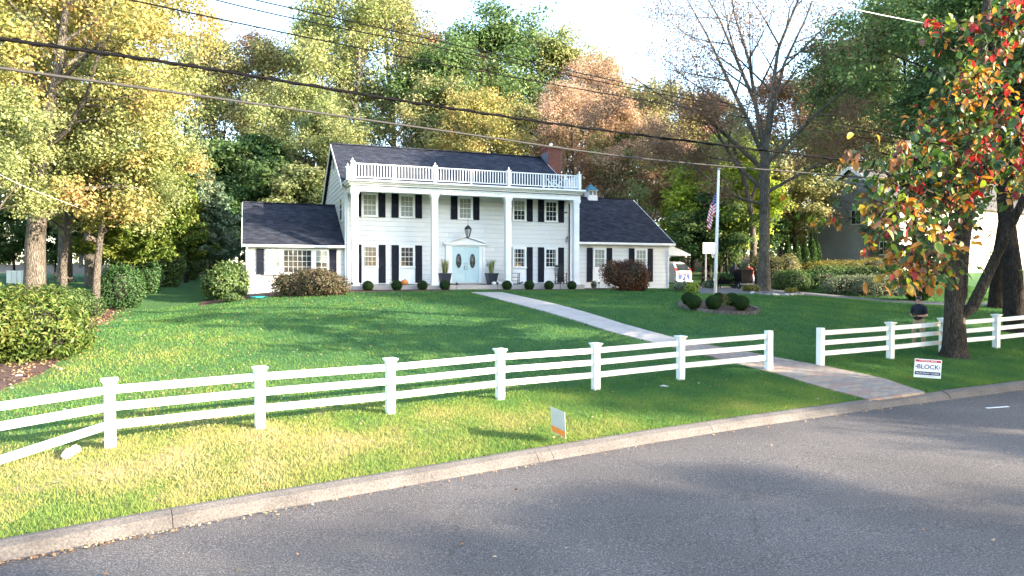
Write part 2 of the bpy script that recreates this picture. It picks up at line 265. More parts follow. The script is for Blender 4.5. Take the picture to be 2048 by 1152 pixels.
# ------------------------------------------------------------------ object helpers
def tag(o, label=None, cat=None, group=None, kind=None):
    if label: o['label'] = label
    if cat: o['category'] = cat
    if group: o['group'] = group
    if kind: o['kind'] = kind
    return o
def empty(name, loc=(0, 0, 0), rz=0, label=None, cat=None, group=None):
    o = bpy.data.objects.new(name, None); COL.objects.link(o); o.location = loc; o.rotation_euler = (0, 0, rz); o.empty_display_size = .2
    return tag(o, label, cat, group)
def link(name, me, mat=None, parent=None, loc=None, rot=None):
    o = bpy.data.objects.new(name, me); COL.objects.link(o)
    if mat is not None and len(me.materials) == 0: me.materials.append(mat)
    if parent: o.parent = parent
    if loc is not None: o.location = loc
    if rot is not None: o.rotation_euler = rot
    return o
def copy_tree(o, parent=None):
    c = o.copy(); COL.objects.link(c); c.parent = parent
    for ch in o.children: copy_tree(ch, c)
    return c
class MB:
    def __init__(s): s.v = []; s.f = []; s.mi = []; s.cur = 0
    def add(s, vs, fs):
        b = len(s.v); s.v += [tuple(x) for x in vs]
        for f in fs: s.f.append(tuple(b + i for i in f)); s.mi.append(s.cur)
        return s
    def box(s, x0, x1, y0, y1, z0, z1, M=None):
        vs = [Vector((x, y, z)) for z in (z0, z1) for y in (y0, y1) for x in (x0, x1)]
        if M is not None: vs = [M @ v for v in vs]
        return s.add(vs, [(0, 2, 3, 1), (4, 5, 7, 6), (0, 1, 5, 4), (2, 6, 7, 3), (0, 4, 6, 2), (1, 3, 7, 5)])
    def bar(s, a, b, w, h=None, up=(0, 0, 1)):
        h = h or w; a = Vector(a); b = Vector(b); d = (b - a); L = d.length; d.normalize()
        u = Vector(up); x = d.cross(u)
        if x.length < 1e-3: x = d.cross(Vector((0, 1, 0)))
        x.normalize(); u = x.cross(d)
        vs = [p + x * sx * w / 2 + u * sz * h / 2 for p in (a, b) for sz in (-1, 1) for sx in (-1, 1)]
        return s.add(vs, [(0, 1, 3, 2), (4, 6, 7, 5), (0, 4, 5, 1), (2, 3, 7, 6), (0, 2, 6, 4), (1, 5, 7, 3)])
    def tube(s, pts, rad, n=6, caps=True):
        pts = [Vector(p) for p in pts]
        if not hasattr(rad, '__len__'): rad = [rad] * len(pts)
        base = len(s.v); prev = None
        for i, p in enumerate(pts):
            d = (pts[min(i + 1, len(pts) - 1)] - pts[max(i - 1, 0)]).normalized()
            if prev is None:
                x = d.orthogonal().normalized()
            else:
                x = (prev - d * prev.dot(d)).normalized()
            prev = x; y = d.cross(x)
            for k in range(n):
                a = 2 * PI * k / n
                s.v.append(tuple(p + (x * math.cos(a) + y * math.sin(a)) * rad[i]))
        for i in range(len(pts) - 1):
            for k in range(n):
                k2 = (k + 1) % n
                s.f.append((base + i * n + k, base + i * n + k2, base + (i + 1) * n + k2, base + (i + 1) * n + k)); s.mi.append(s.cur)
        if caps:
            s.f.append(tuple(base + k for k in range(n))[::-1]); s.mi.append(s.cur)
            s.f.append(tuple(base + (len(pts) - 1) * n + k for k in range(n))); s.mi.append(s.cur)
        return s
    def lathe(s, prof, n=16, c=(0, 0, 0)):
        base = len(s.v)
        for r, z in prof:
            for k in range(n):
                a = 2 * PI * k / n; s.v.append((c[0] + r * math.cos(a), c[1] + r * math.sin(a), c[2] + z))
        for i in range(len(prof) - 1):
            for k in range(n):
                k2 = (k + 1) % n
                s.f.append((base + i * n + k, base + i * n + k2, base + (i + 1) * n + k2, base + (i + 1) * n + k)); s.mi.append(s.cur)
        return s
    def prism(s, poly, y0, y1):            # polygon in xz, extruded in y
        n = len(poly)
        vs = [(x, y0, z) for x, z in poly] + [(x, y1, z) for x, z in poly]
        fs = [tuple(range(n)), tuple(range(2 * n - 1, n - 1, -1))] + [(i, n + i, n + (i + 1) % n, (i + 1) % n) for i in range(n)]
        return s.add(vs, fs)
    def mesh(s, name, mats, smooth=False):
        me = bpy.data.meshes.new(name); me.from_pydata(s.v, [], s.f)
        if not isinstance(mats, (list, tuple)): mats = [mats]
        for m in mats: me.materials.append(m)
        if len(mats) > 1: me.polygons.foreach_set('material_index', s.mi)
        bm = bmesh.new(); bm.from_mesh(me); bmesh.ops.recalc_face_normals(bm, faces=bm.faces); bm.to_mesh(me); bm.free()
        if smooth: me.polygons.foreach_set('use_smooth', [True] * len(me.polygons))
        me.update()
        return me
    def build(s, name, mats, parent=None, loc=None, rot=None, smooth=False, bevel=0):
        o = link(name, s.mesh(name, mats, smooth), None, parent, loc, rot)
        if bevel:
            b = o.modifiers.new('bevel', 'BEVEL'); b.width = bevel; b.segments = 2; b.limit_method = 'ANGLE'
        return o
def bx(name, mat, parent, *a, bevel=0):
    return MB().box(*a).build(name, mat, parent, bevel=bevel)
def npmesh(name, verts, faces, mat, var=None, smooth=False, attr='var'):
    """verts (N,3), faces (M,k) all the same size"""
    me = bpy.data.meshes.new(name)
    N, M, k = len(verts), len(faces), faces.shape[1]
    me.vertices.add(N); me.vertices.foreach_set('co', np.ascontiguousarray(verts, dtype=np.float32).ravel())
    me.loops.add(M * k); me.loops.foreach_set('vertex_index', np.ascontiguousarray(faces, dtype=np.int32).ravel())
    me.polygons.add(M); me.polygons.foreach_set('loop_start', np.arange(0, M * k, k, dtype=np.int32))
    me.polygons.foreach_set('loop_total', np.full(M, k, dtype=np.int32))
    if smooth: me.polygons.foreach_set('use_smooth', np.ones(M, dtype=bool))
    if var is not None:
        a = me.attributes.new(attr, 'FLOAT', 'FACE' if len(var) == M else 'POINT'); a.data.foreach_set('value', var.astype(np.float32))
    if mat: me.materials.append(mat)
    me.update(calc_edges=True); me.validate()
    return me
# ------------------------------------------------------------------ terrain
F = 1365.0
PX = [(217, 893, 11.87), (518, 860, 13.1), (780, 826, 14.76), (1000, 802, 15.9), (1192, 779, 17.4), (1362, 762, 18.4), (1538, 740, 19.8), (1642, 733, 20.5), (1782, 718, 22), (1994, 698, 23.8),
      (1836, 697, 23.8), (1430, 622, 29.0), (1530, 583, 42), (1600, 587, 44), (1781, 604, 41), (1900, 608, 39), (2040, 608, 40), (1365, 577, 47), (1480, 577, 47), (1750, 532, 57), (2040, 560, 55),
      (191, 637, 30.6), (430, 600, 35.0), (60, 618, 30), (40, 770, 17), (380, 552, 58)]
CP = [((x - 1024) / F * Y, Y, CAMZ - (y - 548) / F * Y) for x, y, Y in PX]
CURB = [(-30, -9.5), (-16, 1.0), (-10, 5.4), (-6.17, 8.1), (-5.07, 8.85), (-3.71, 9.7), (-2.08, 10.66), (-.2, 11.76), (1.14, 12.52), (2.68, 13.4), (5.1, 14.68), (8.6, 16.35), (11.0, 17.42), (14.1, 18.8), (20, 21.2), (30, 25), (60, 35)]
def Yc(X):
    return np.interp(X, [c[0] for c in CURB], [c[1] for c in CURB])
CP += [(x, y, -.2 + (.012 * (x + 6) if x > -6 else 0) - .0) for x, y in CURB[2:14]]
hy, hxr = 20.9, math.radians(20.9)
HO = Vector((-8.28, 36.0, 2.2)); ca, sa = math.cos(hxr), math.sin(hxr)
def HW(x, y, z=0): return Vector((HO.x + x * ca - y * sa, HO.y + x * sa + y * ca, HO.z + z))
for lx, ly, z in [(-5.4, 1.5, 1.92), (0, -.6, 2.12), (6, -.6, 2.12), (13, -.6, 2.08), (20.7, 1.6, 2.03), (-5, 12, 2.3), (6, 14, 2.4), (20, 12, 2.3)]:
    w = HW(lx, ly); CP.append((w.x, w.y, z))
CP += [(-9.4, 10.5, -.25), (-30, 10, .3), (-30, 40, 2.6), (0, 90, 4.5), (-40, 90, 4.2), (55, 90, 5), (50, 50, 2.5), (50, 30, 1.0), (30, 24.9, .25), (45, 20, 0), (-30, -12, -.6), (0, -12, -.8), (40, -5, -.6), (0, 0, -.55), (10, 5, -.4), (-14, 26, 1.1), (-22, 30, 1.7)]
CPa = np.array(CP)
def _tps(r): return np.where(r > 1e-9, r * r * np.log(np.maximum(r, 1e-9)), 0)
_n = len(CPa); _K = _tps(np.linalg.norm(CPa[:, None, :2] - CPa[None, :, :2], axis=2)) + np.eye(_n) * 1.5
_P = np.c_[np.ones(_n), CPa[:, :2]]
_A = np.zeros((_n + 3, _n + 3)); _A[:_n, :_n] = _K; _A[:_n, _n:] = _P; _A[_n:, :_n] = _P.T
_w = np.linalg.solve(_A, np.r_[CPa[:, 2], 0, 0, 0])
def H(X, Y):
    X = np.asarray(X, float); Y = np.asarray(Y, float); sh = np.broadcast(X, Y).shape
    x = np.clip(np.broadcast_to(X, sh).ravel(), -40, 55); y = np.clip(np.broadcast_to(Y, sh).ravel(), -14, 92)
    out = np.empty(len(x))
    for i in range(0, len(x), 20000):
        r = np.hypot(x[i:i+20000, None] - CPa[None, :, 0], y[i:i+20000, None] - CPa[None, :, 1])
        out[i:i+20000] = _tps(r) @ _w[:_n] + _w[_n] + _w[_n+1] * x[i:i+20000] + _w[_n+2] * y[i:i+20000]
    return out.reshape(sh)
def h1(x, y): return float(H(x, y))
_pit = math.atan(28 / 1365.0)
def gp(px, py, y0=6, y1=120, dz=0.0):
    """point of the ground seen at a pixel of the photograph"""
    rx = (px - 1024) / F; rz = -(py - 576) / F; c, s = math.cos(_pit), math.sin(_pit)
    d = np.array([rx, c + rz * s, rz * c - s]); d /= d[1]
    Y = np.linspace(y0, y1, 2500)
    z = CAMZ + d[2] * Y; g = H(d[0] * Y, Y) + dz
    k = np.where(z <= g)[0]; i = k[0] if len(k) else len(Y) - 1
    return Vector((d[0] * Y[i], Y[i], float(g[i])))
def at(px, py, Y):
    return Vector(((px - 1024) / F * Y, Y, CAMZ - (py - 548) / F * Y))
# ground outlines (plan polygons)
def pline(pts, dz=0): return [gp(*p, dz=dz) for p in pts]
PATH_L = pline([(940, 586), (1010, 604), (1080, 622), (1220, 665), (1320, 690), (1420, 715), (1560, 752), (1660, 782), (1738, 803)])
PATH_R = pline([(1003, 586), (1050, 596), (1100, 607), (1250, 651), (1370, 684), (1480, 703), (1663, 737), (1769, 760), (1850, 788)])
BED_R = pline([(262, 600), (240, 625), (205, 650), (165, 680), (135, 725), (100, 750), (0, 790), (-150, 840)])
BED_L = [Vector((p.x - w, p.y + 1.5, 0)) for p, w in zip(BED_R, (4, 6, 7, 8, 8, 8, 9, 9))]
DRV_N = pline([(1400, 590), (1480, 589.5), (1560, 590), (1640, 594), (1719, 600), (1781, 606), (1900, 612), (2048, 612), (2200, 612)])
DRV_F = pline([(1385, 570), (1470, 572), (1560, 577), (1640, 586), (1700, 592), (1781, 600), (1900, 605), (2048, 605.5), (2200, 605)])
def resample(pts, n):
    P = np.array([[p[0], p[1]] for p in pts]); s = np.r_[0, np.cumsum(np.linalg.norm(np.diff(P, axis=0), axis=1))]
    t = np.linspace(0, s[-1], n); return np.c_[np.interp(t, s, P[:, 0]), np.interp(t, s, P[:, 1])]
def inpoly(x, y, poly):
    P = np.array([[p[0], p[1]] for p in poly]); ins = np.zeros(len(x), bool); j = len(P) - 1
    for i in range(len(P)):
        xi, yi, xj, yj = *P[i], *P[j]
        ins ^= ((yi > y) != (yj > y)) & (x < (xj - xi) * (y - yi) / (yj - yi + 1e-12) + xi); j = i
    return ins
RING = (gp(1428, 612).x, 30.0, 1.65)
HB_F = [HW(-7.5, -.5), HW(-5.6, -.3), HW(-3, -.9), HW(-.8, -1.2), HW(1.0, -1.75), HW(4.9, -1.75)]     # house bed, front edge (left of walk)
HB_B = [HW(-7.5, 1.8), HW(-5.5, 1.85), HW(-3, 1.85), HW(-.6, 1.8), HW(1.0, -.35), HW(4.9, -.35)]
HC_F = [HW(7.2, -1.6), HW(11, -1.7), HW(13.6, -1.5), HW(15, -.6), HW(18, -.4), HW(20.5, -.2), HW(22.6, .2)]
HC_B = [HW(7.2, -.35), HW(11, -.35), HW(13.4, -.35), HW(13.8, 1.95), HW(18, 1.95), HW(20.7, 1.95), HW(22.6, 2.0)]
TREEBED_N = pline([(1505, 588), (1530, 591), (1575, 592), (1602, 590)]); TREEBED_F = pline([(1500, 577), (1530, 578), (1570, 580), (1602, 584)])
POLYS = [PATH_L + PATH_R[::-1], BED_R + BED_L[::-1], DRV_N + DRV_F[::-1], HB_F + HB_B[::-1], HC_F + HC_B[::-1], TREEBED_N + TREEBED_F[::-1]]
def strip(name, A, B, n, m, dz, mat, parent=None, smooth=True):
    a = resample(A, n); b = resample(B, n); t = np.linspace(0, 1, m)
    P = a[:, None, :] * (1 - t)[None, :, None] + b[:, None, :] * t[None, :, None]
    z = H(P[..., 0], P[..., 1]) + dz
    z[:, 0] -= dz + .03; z[:, -1] -= dz + .03
    V = np.c_[P.reshape(-1, 2), z.ravel()]
    i, j = np.meshgrid(np.arange(n - 1), np.arange(m - 1), indexing='ij'); k = (i * m + j).ravel()
    Fc = np.c_[k, k + 1, k + m + 1, k + m]
    me = npmesh(name, V, Fc, mat, smooth=smooth)
    bm = bmesh.new(); bm.from_mesh(me); bmesh.ops.recalc_face_normals(bm, faces=bm.faces)
    if sum(f.normal.z for f in bm.faces) < 0: bmesh.ops.reverse_faces(bm, faces=bm.faces)
    bm.to_mesh(me); bm.free()
    return link(name, me, None, parent)
def dryness(X, Y):
    d = 1 / (1 + np.exp((X + 1.0) / 1.5)) * np.exp(-((Y - 11 - .45 * (X + 7)) / 3.4) ** 2) * .62
    d += .38 * np.exp(-((X + 12) / 5.5) ** 2 - ((Y - 19) / 5.5) ** 2)
    d += .13 * np.exp(-((X - 3) / 6) ** 2 - ((Y - 15) / 2.5) ** 2)
    d += .22 * np.exp(-((Y - Yc(X)) / 3.0) ** 2)
    return np.clip(d + .02, 0, 1)
def sheet(name, Xs, Vs, dz, mat, dry=False):
    X, V = np.meshgrid(Xs, Vs, indexing='ij'); Y = Yc(X) + V
    Z = H(X, Y) + (dz(X, V) if callable(dz) else dz)
    P = np.c_[X.ravel(), Y.ravel(), Z.ravel()]; n, m = len(Xs), len(Vs)
    i, j = np.meshgrid(np.arange(n - 1), np.arange(m - 1), indexing='ij'); k = (i * m + j).ravel()
    Fc = np.c_[k, k + m, k + m + 1, k + 1]
    me = npmesh(name, P, Fc, mat, var=dryness(X, Y).ravel() if dry else None, smooth=True, attr='dry')
    return tag(link(name, me), kind='structure')
Xs = np.r_[-1500, -600, -250, -120, -70, np.arange(-45, -20, 2.5), np.arange(-20, 30, .5), np.arange(30, 62, 2.5), 90, 140, 300, 700, 1500]
lawn = sheet('lawn', Xs, np.r_[0, .3, .6, np.arange(1, 30, .5), np.arange(30, 60, 1.5), np.arange(60, 110, 6), 150, 250, 600, 1600], 0, lawn_m, True)
lawn['label'] = 'green lawn rising to the white house, straw-coloured near the kerb at left'
road = sheet('road', Xs, np.r_[-9.4, -7, -5, -3.5, -2.2, -1.2, -.6, -.17], lambda X, V: -.16 + .03 * np.clip(-V / 4, 0, 1), asph_m)
sheet('far_verge', Xs, np.r_[-1500, -300, -80, -30, -20, -14, -9.4], 0, lawn_m, True)
# kerb
kx = np.r_[np.arange(-28, 8.75, .35)]; kx2 = np.arange(11.0, 45, .4)
def kerb(xs, mats):
    prof = [(.05, -.2), (.05, .012), (-.03, .015), (-.15, -.03), (-.23, -.12), (-.27, -.19)]
    P = []
    for x in xs:
        y = float(Yc(x)); e = .3; d = Vector((2 * e, float(Yc(x + e) - Yc(x - e)), 0)).normalized(); nrm = Vector((-d.y, d.x, 0)); z = h1(x, y)
        P += [(x + nrm.x * a, y + nrm.y * a, z + b) for a, b in prof]
    n, m = len(xs), len(prof); i, j = np.meshgrid(np.arange(n - 1), np.arange(m - 1), indexing='ij'); k = (i * m + j).ravel()
    me = npmesh('kerb', np.array(P), np.c_[k, k + 1, k + m + 1, k + m], mats, smooth=False)
    bm = bmesh.new(); bm.from_mesh(me); bm.verts.ensure_lookup_table()
    bm.faces.new([bm.verts[q] for q in range(m)]); bm.faces.new([bm.verts[(n - 1) * m + q] for q in range(m)])
    bmesh.ops.recalc_face_normals(bm, faces=bm.faces)
    bm.to_mesh(me); bm.free(); me.shade_flat()
    return tag(link('kerb', me), kind='structure')
cuts = [-28, -19, -10, -4.6, .35, .62, 4.0, 8.75]
for a, b in zip(cuts[:-1], cuts[1:]):
    kerb(np.linspace(a + .004, b - .004, max(3, int((b - a) / .3))), curb_m)
kerb(np.linspace(11.0, 17.4, 20), curb_m); kerb(np.linspace(17.43, 45, 50), curb_m)
# low lip where the paver walk meets the road
k = kerb(np.linspace(8.756, 10.994, 8), curb_m); k.location.z = -.018
# beds, driveway, walk
tag(strip('mulch_bed', BED_R, BED_L, 40, 14, .035, mulch_m), kind='structure')
tag(strip('mulch_bed', HB_F, HB_B, 30, 6, .03, mulch_m), kind='structure')
tag(strip('mulch_bed', HC_F, HC_B, 30, 6, .03, mulch_m), kind='structure')
tag(strip('mulch_bed', TREEBED_N, TREEBED_F, 14, 5, .03, mulch_m), kind='structure')
ff = [(-75, 52), (-40, 53), (-22, 56), (-10, 58), (2, 59), (12, 61), (20, 63), (30, 68), (60, 72)]; fb = [(-75, 125), (-40, 125), (-20, 125), (0, 125), (30, 125), (60, 125), (75, 125)]
tag(strip('forest_floor', ff, fb, 60, 20, .05, surf('leaf_litter_ground', (.16, .10, .055), (.06, .045, .025), 2, 1, .5, 20, fine=.4)), kind='structure')
tag(strip('driveway', DRV_N, DRV_F, 60, 6, .04, drive_m), kind='structure')
def quadpiece(c, thick, gap, mats):
    """flat slab from four plan corners (Vectors with z)"""
    cen = sum(c, Vector()) / 4; q = []
    for p in c:
        d = (cen - p); d.z = 0; L = d.length; q.append(p + d / L * gap - cen)
    me = bpy.data.meshes.new('piece')
    v = [(p.x, p.y, p.z) for p in q] + [(p.x, p.y, p.z - thick) for p in q]
    me.from_pydata(v, [], [(0, 1, 2, 3), (7, 6, 5, 4), (0, 4, 5, 1), (1, 5, 6, 2), (2, 6, 7, 3), (3, 7, 4, 0)])
    me.materials.append(mats)
    bm = bmesh.new(); bm.from_mesh(me); bmesh.ops.recalc_face_normals(bm, faces=bm.faces); bm.to_mesh(me); bm.free()
    return me, cen
def v3(p, dz=0): return Vector((p[0], p[1], h1(p[0], p[1]) + dz))
walk = tag(empty('concrete_walk', v3(PATH_L[0])), kind='structure')
nL = 120; aL = resample(PATH_L, nL); aR = resample(PATH_R, nL)
split = int(np.argmin(abs(aL[:, 0] - PATH_L[4].x)))
wk = strip('walk_base', [tuple(p) for p in aL], [tuple(p) for p in aR], 80, 4, .012, mortar_m); wk.parent = walk; wk.matrix_parent_inverse = Matrix.Translation(-Vector(walk.location))
idx = np.linspace(0, split, 13).astype(int)
for a, b in zip(idx[:-1], idx[1:]):
    me, cen = quadpiece([v3(aL[a], .045), v3(aL[b], .045), v3(aR[b], .045), v3(aR[a], .045)], .07, .012, conc_m)
    link('slab', me, None, walk, cen - walk.location)
pav_m = [surf('paver_%s' % n, c, tuple(x * .7 for x in c), 6, .9, .3, 40, fine=.2) for n, c in (('tan', (.36, .285, .22)), ('rose', (.31, .22, .18)), ('gray', (.28, .25, .22)))]
pw = tag(empty('paver_walk', v3(aL[split])), kind='structure')
rows = 46; cols = 6
def pp(r, c, dz):
    t = split + (nL - 1 - split) * r / rows; i = min(int(t), nL - 2); f = t - i
    A = aL[i] * (1 - f) + aL[i + 1] * f; B = aR[i] * (1 - f) + aR[i + 1] * f
    return v3(A * (1 - c) + B * c, dz)
for r in range(rows):
    off = .5 / cols if r % 2 else 0
    cs = sorted(set([0, 1] + [min(1, max(0, k / cols + off)) for k in range(cols + 1)]))
    for c0, c1 in zip(cs[:-1], cs[1:]):
        dz = .042 + R.uniform(0, .006)
        me, cen = quadpiece([pp(r, c0, dz), pp(r + 1, c0, dz), pp(r + 1, c1, dz), pp(r, c1, dz)], .06, .008, R.choice(pav_m))
        link('paver', me, None, pw, cen - pw.location)
# ------------------------------------------------------------------ grass
def mask_ok(x, y):
    ok = y - Yc(x) > .07
    for p in POLYS: ok &= ~inpoly(x, y, p)
    ok &= np.hypot(x - RING[0], y - RING[1]) > RING[2]
    lx = (x - HO.x) * ca + (y - HO.y) * sa; ly = -(x - HO.x) * sa + (y - HO.y) * ca
    ok &= ~((lx > -5.5) & (lx < 22.5) & (ly > -.4) & (ly < 13))
    return ok
def blades(name, n, x0, x1, v0, v1, hgt, wid, seed, label):
    g = np.random.default_rng(seed)
    x = g.uniform(x0, x1, n); v = v0 + (v1 - v0) * g.random(n) ** 1.25; y = Yc(x) + v
    ok = mask_ok(x, y) & (abs(x) < .78 * y + 1.5); x, y = x[ok], y[ok]; n = len(x)
    z = H(x, y); dr = dryness(x, y)
    keep = g.random(n) > np.clip((dr - .35) * 1.1, 0, .8); x, y, z, dr = x[keep], y[keep], z[keep], dr[keep]; n = len(x)
    a = g.uniform(0, 2 * PI, n); hh = hgt * g.uniform(.5, 1.25, n) * (1 + .02 * y); ww = wid * (1 + .035 * y)
    dx, dy = np.cos(a), np.sin(a); lean = g.normal(0, .5, (n, 2)) * hh[:, None]
    V = np.empty((n, 3, 3)); V[:, 0] = np.c_[x - dx * ww / 2, y - dy * ww / 2, z - .01]; V[:, 1] = np.c_[x + dx * ww / 2, y + dy * ww / 2, z - .01]
    V[:, 2] = np.c_[x + lean[:, 0], y + lean[:, 1], z + hh]
    pat = .05 * np.sin((x * .93 + y * .36) * 5.5) + .08 * np.sin(x * .9 + 2 * np.sin(y * .5)) + .07 * np.sin(y * 2.3 + x * .7) + .06 * np.sin(x * 3.1 - y * 1.7)
    var = np.clip(dr * .95 + .10 + pat + g.normal(0, .085, n), 0, 1)
    me = npmesh(name, V.reshape(-1, 3), np.arange(3 * n).reshape(n, 3), blade_m, var=var)
    return tag(link(name, me), label, 'grass', kind='stuff')
blades('grass', 330000, -13, 22, 0, 4.6, .045, .010, 11, 'short sunlit grass on the verge between kerb and white fence')
blades('grass', 430000, -27, 32, 4.5, 33, .045, .019, 12, 'mown lawn grass behind the white rail fence')
# ------------------------------------------------------------------ foliage generator
def leafquads(C, size, g, up=.35, aspect=.62, N=None):
    """kite shaped bent leaves centred on C; returns verts, faces"""
    n = len(C); d = g.normal(size=(n, 3)); d /= np.linalg.norm(d, axis=1)[:, None]
    if N is None: N = g.normal(size=(n, 3)) + np.array([0, 0, up * 2])
    N = N / np.linalg.norm(N, axis=1)[:, None]
    d -= N * (d * N).sum(1)[:, None]; d /= np.linalg.norm(d, axis=1)[:, None] + 1e-9
    s = np.cross(N, d); L = (size if hasattr(size, '__len__') else np.full(n, size)) * g.uniform(.7, 1.3, n); L = L[:, None]
    V = np.empty((n, 4, 3)); V[:, 0] = C - d * L * .5; V[:, 1] = C + s * L * aspect * .5 + N * L * .1; V[:, 2] = C + d * L * .5 - N * L * .08; V[:, 3] = C - s * L * aspect * .5 + N * L * .1
    return V.reshape(-1, 3), np.arange(4 * n).reshape(n, 4)
def crownmesh(name, C, size, seed, mat, up=.35, aspect=.62, N=None, clump=None):
    g = np.random.default_rng(seed); V, Fq = leafquads(C, size, g, up, aspect, N)
    var = g.random(len(C))
    if clump is not None: var = .55 * var + .45 * clump
    return npmesh(name, V, Fq, mat, var=var)
def tubes(segs, n=5):
    """segs: array rows p0(3) p1(3) r0 r1 -> verts, faces"""
    S = np.array(segs, float); p0, p1, r0, r1 = S[:, :3], S[:, 3:6], S[:, 6], S[:, 7]
    d = p1 - p0; d /= np.linalg.norm(d, axis=1)[:, None] + 1e-9
    ref = np.where(abs(d[:, 2:3]) > .9, np.array([[1., 0, 0]]), np.array([[0, 0, 1.]]))
    x = np.cross(d, ref); x /= np.linalg.norm(x, axis=1)[:, None]; y = np.cross(d, x)
    a = 2 * PI * np.arange(n) / n; cs = np.cos(a)[None, :, None]; sn = np.sin(a)[None, :, None]
    ring = x[:, None] * cs + y[:, None] * sn
    V = np.concatenate([p0[:, None] + ring * r0[:, None, None], p1[:, None] + ring * r1[:, None, None]], 1)
    b = np.arange(len(S))[:, None] * 2 * n; k = np.arange(n)[None]; k2 = (k + 1) % n
    Fc = np.stack([b + k, b + k2, b + n + k2, b + n + k], -1).reshape(-1, 4)
    return V.reshape(-1, 3), Fc
def woodmesh(name, segs, mat, n=6):
    big = [s for s in segs if s[6] > .05]; sm = [s for s in segs if s[6] <= .05]
    parts = []
    if big: parts.append(tubes(big, 8 if n > 5 else 6))
    if sm: parts.append(tubes(sm, 3))
    V = np.concatenate([p[0] for p in parts]); o = 0; Fs = []
    for v, f in parts: Fs.append(f + o); o += len(v)
    return npmesh(name, V, np.concatenate(Fs), mat, smooth=True)
def skeleton(seed, Ht, r0, bare=.3, spread=.45, levels=3, nbr=(14, 7, 5), up=.25, lean=(0, 0), wander=.06, crook=.18, taper=.85, limbs=None):
    """returns segs, twig tips (pos)"""
    rr = random.Random(seed); segs = []; tips = []
    def grow(p, d, L, r, lev):
        n = 6 if lev == 0 else (4 if lev == 1 else 3)
        pts = [p]; rad = [r]
        for i in range(n):
            w = wander if lev == 0 else crook
            d = (d + Vector((rr.gauss(0, w), rr.gauss(0, w), rr.gauss(0, w) + (up * .25 if lev else .1)))).normalized()
            p = p + d * L / n; pts.append(p); rad.append(max(.006, r * (1 - (i + 1) / n * taper)))
        for i in range(n): segs.append((*pts[i], *pts[i + 1], rad[i], rad[i + 1]))
        def along(t):
            t *= n; i = min(int(t), n - 1); f = t - i
            return pts[i].lerp(pts[i + 1], f), rad[i] * (1 - f) + rad[i + 1] * f, (pts[i + 1] - pts[i]).normalized()
        if lev == levels:
            for i in range(1, n + 1): tips.append(tuple(pts[i]))
            return
        k = nbr[min(lev, len(nbr) - 1)]
        for j in range(k):
            t = (bare + (1 - bare) * (j + rr.random()) / k) if lev == 0 else (.25 + .75 * (j + rr.random()) / k)
            q, rq, dq = along(min(t, .99))
            a = rr.uniform(0, 2 * PI) if lev else j * 2.4 + rr.uniform(-.5, .5)
            x = dq.orthogonal().normalized(); y = dq.cross(x); side = x * math.cos(a) + y * math.sin(a)
            if lev == 0:
                env = math.sin(PI * min(1, max(.05, (t - bare) / (1 - bare) * .82 + .16))) ** .7
                Lc = Ht * spread * env * rr.uniform(.75, 1.15); nd = (side + dq * (.35 + .9 * (t - bare)) + Vector((0, 0, up))).normalized()
            else:
                Lc = L * rr.uniform(.38, .6) * (1.15 - .5 * t); nd = (side + dq * .8 + Vector((0, 0, up * .4))).normalized()
            grow(q, nd, Lc, max(.008, rq * (.5 if lev == 0 else .6)), lev + 1)
    if limbs:
        p0 = Vector((0, 0, 0)); top = Vector((lean[0], lean[1], limbs[0]))
        for i in range(5): segs.append((*p0.lerp(top, i / 5), *p0.lerp(top, (i + 1) / 5), r0 * (1.35 if i == 0 else 1.0 - .03 * i), r0 * (1.0 - .03 * (i + 1))))
        for (dx, dy, dz, L, rf, z) in limbs[1]:
            grow(p0.lerp(top, z), Vector((dx, dy, dz)).normalized(), L, r0 * rf, 1)
    else:
        segs.append((0, 0, -.3, 0, 0, .35, r0 * 1.5, r0 * 1.12)); 
        grow(Vector((0, 0, .3)), Vector((lean[0], lean[1], 1)).normalized(), Ht - .3, r0 * 1.1, 0)
    return segs, np.array(tips)
def clumpN(C, T, g):
    N = C - T; N /= np.linalg.norm(N, axis=1)[:, None] + 1e-6
    return N * .8 + np.array([0, 0, .55]) + g.normal(0, .42, C.shape)
def leafpts(tips, n, sig, seed, flat=.6):
    global LASTN
    g = np.random.default_rng(seed); k = g.integers(0, len(tips), n)
    w = np.random.default_rng(seed + 1).random(len(tips))
    C = tips[k] + g.normal(size=(n, 3)) * np.array([sig, sig, sig * flat])
    LASTN = clumpN(C, tips[k], g)
    return C, w[k]
TREES = {}
def treemesh(key, seed, Ht, r0, nleaf, lsize, sig, bark=bark_m, **kw):
    segs, tips = skeleton(seed, Ht, r0, **kw); C, cl = leafpts(tips, nleaf, sig, seed + 5)
    ok = C[:, 2] > .3; C, cl, NN = C[ok], cl[ok], LASTN[ok]
    TREES[key] = (woodmesh('trunk', segs, bark), crownmesh('crown', C, lsize, seed + 9, G['green'], clump=cl, N=NN))
def put_tree(key, name, loc, mat, label, cat='tree', group=None, rz=0, sc=1.0, scz=None, bark=None):
    t = empty(name, loc, rz, label, cat, group); t.scale = (sc, sc, scz or sc)
    a = link('trunk', TREES[key][0], None, t); b = link('crown', TREES[key][1], None, t)
    b.material_slots[0].link = 'OBJECT'; b.material_slots[0].material = G[mat]
    if bark: a.material_slots[0].link = 'OBJECT'; a.material_slots[0].material = bark
    return t
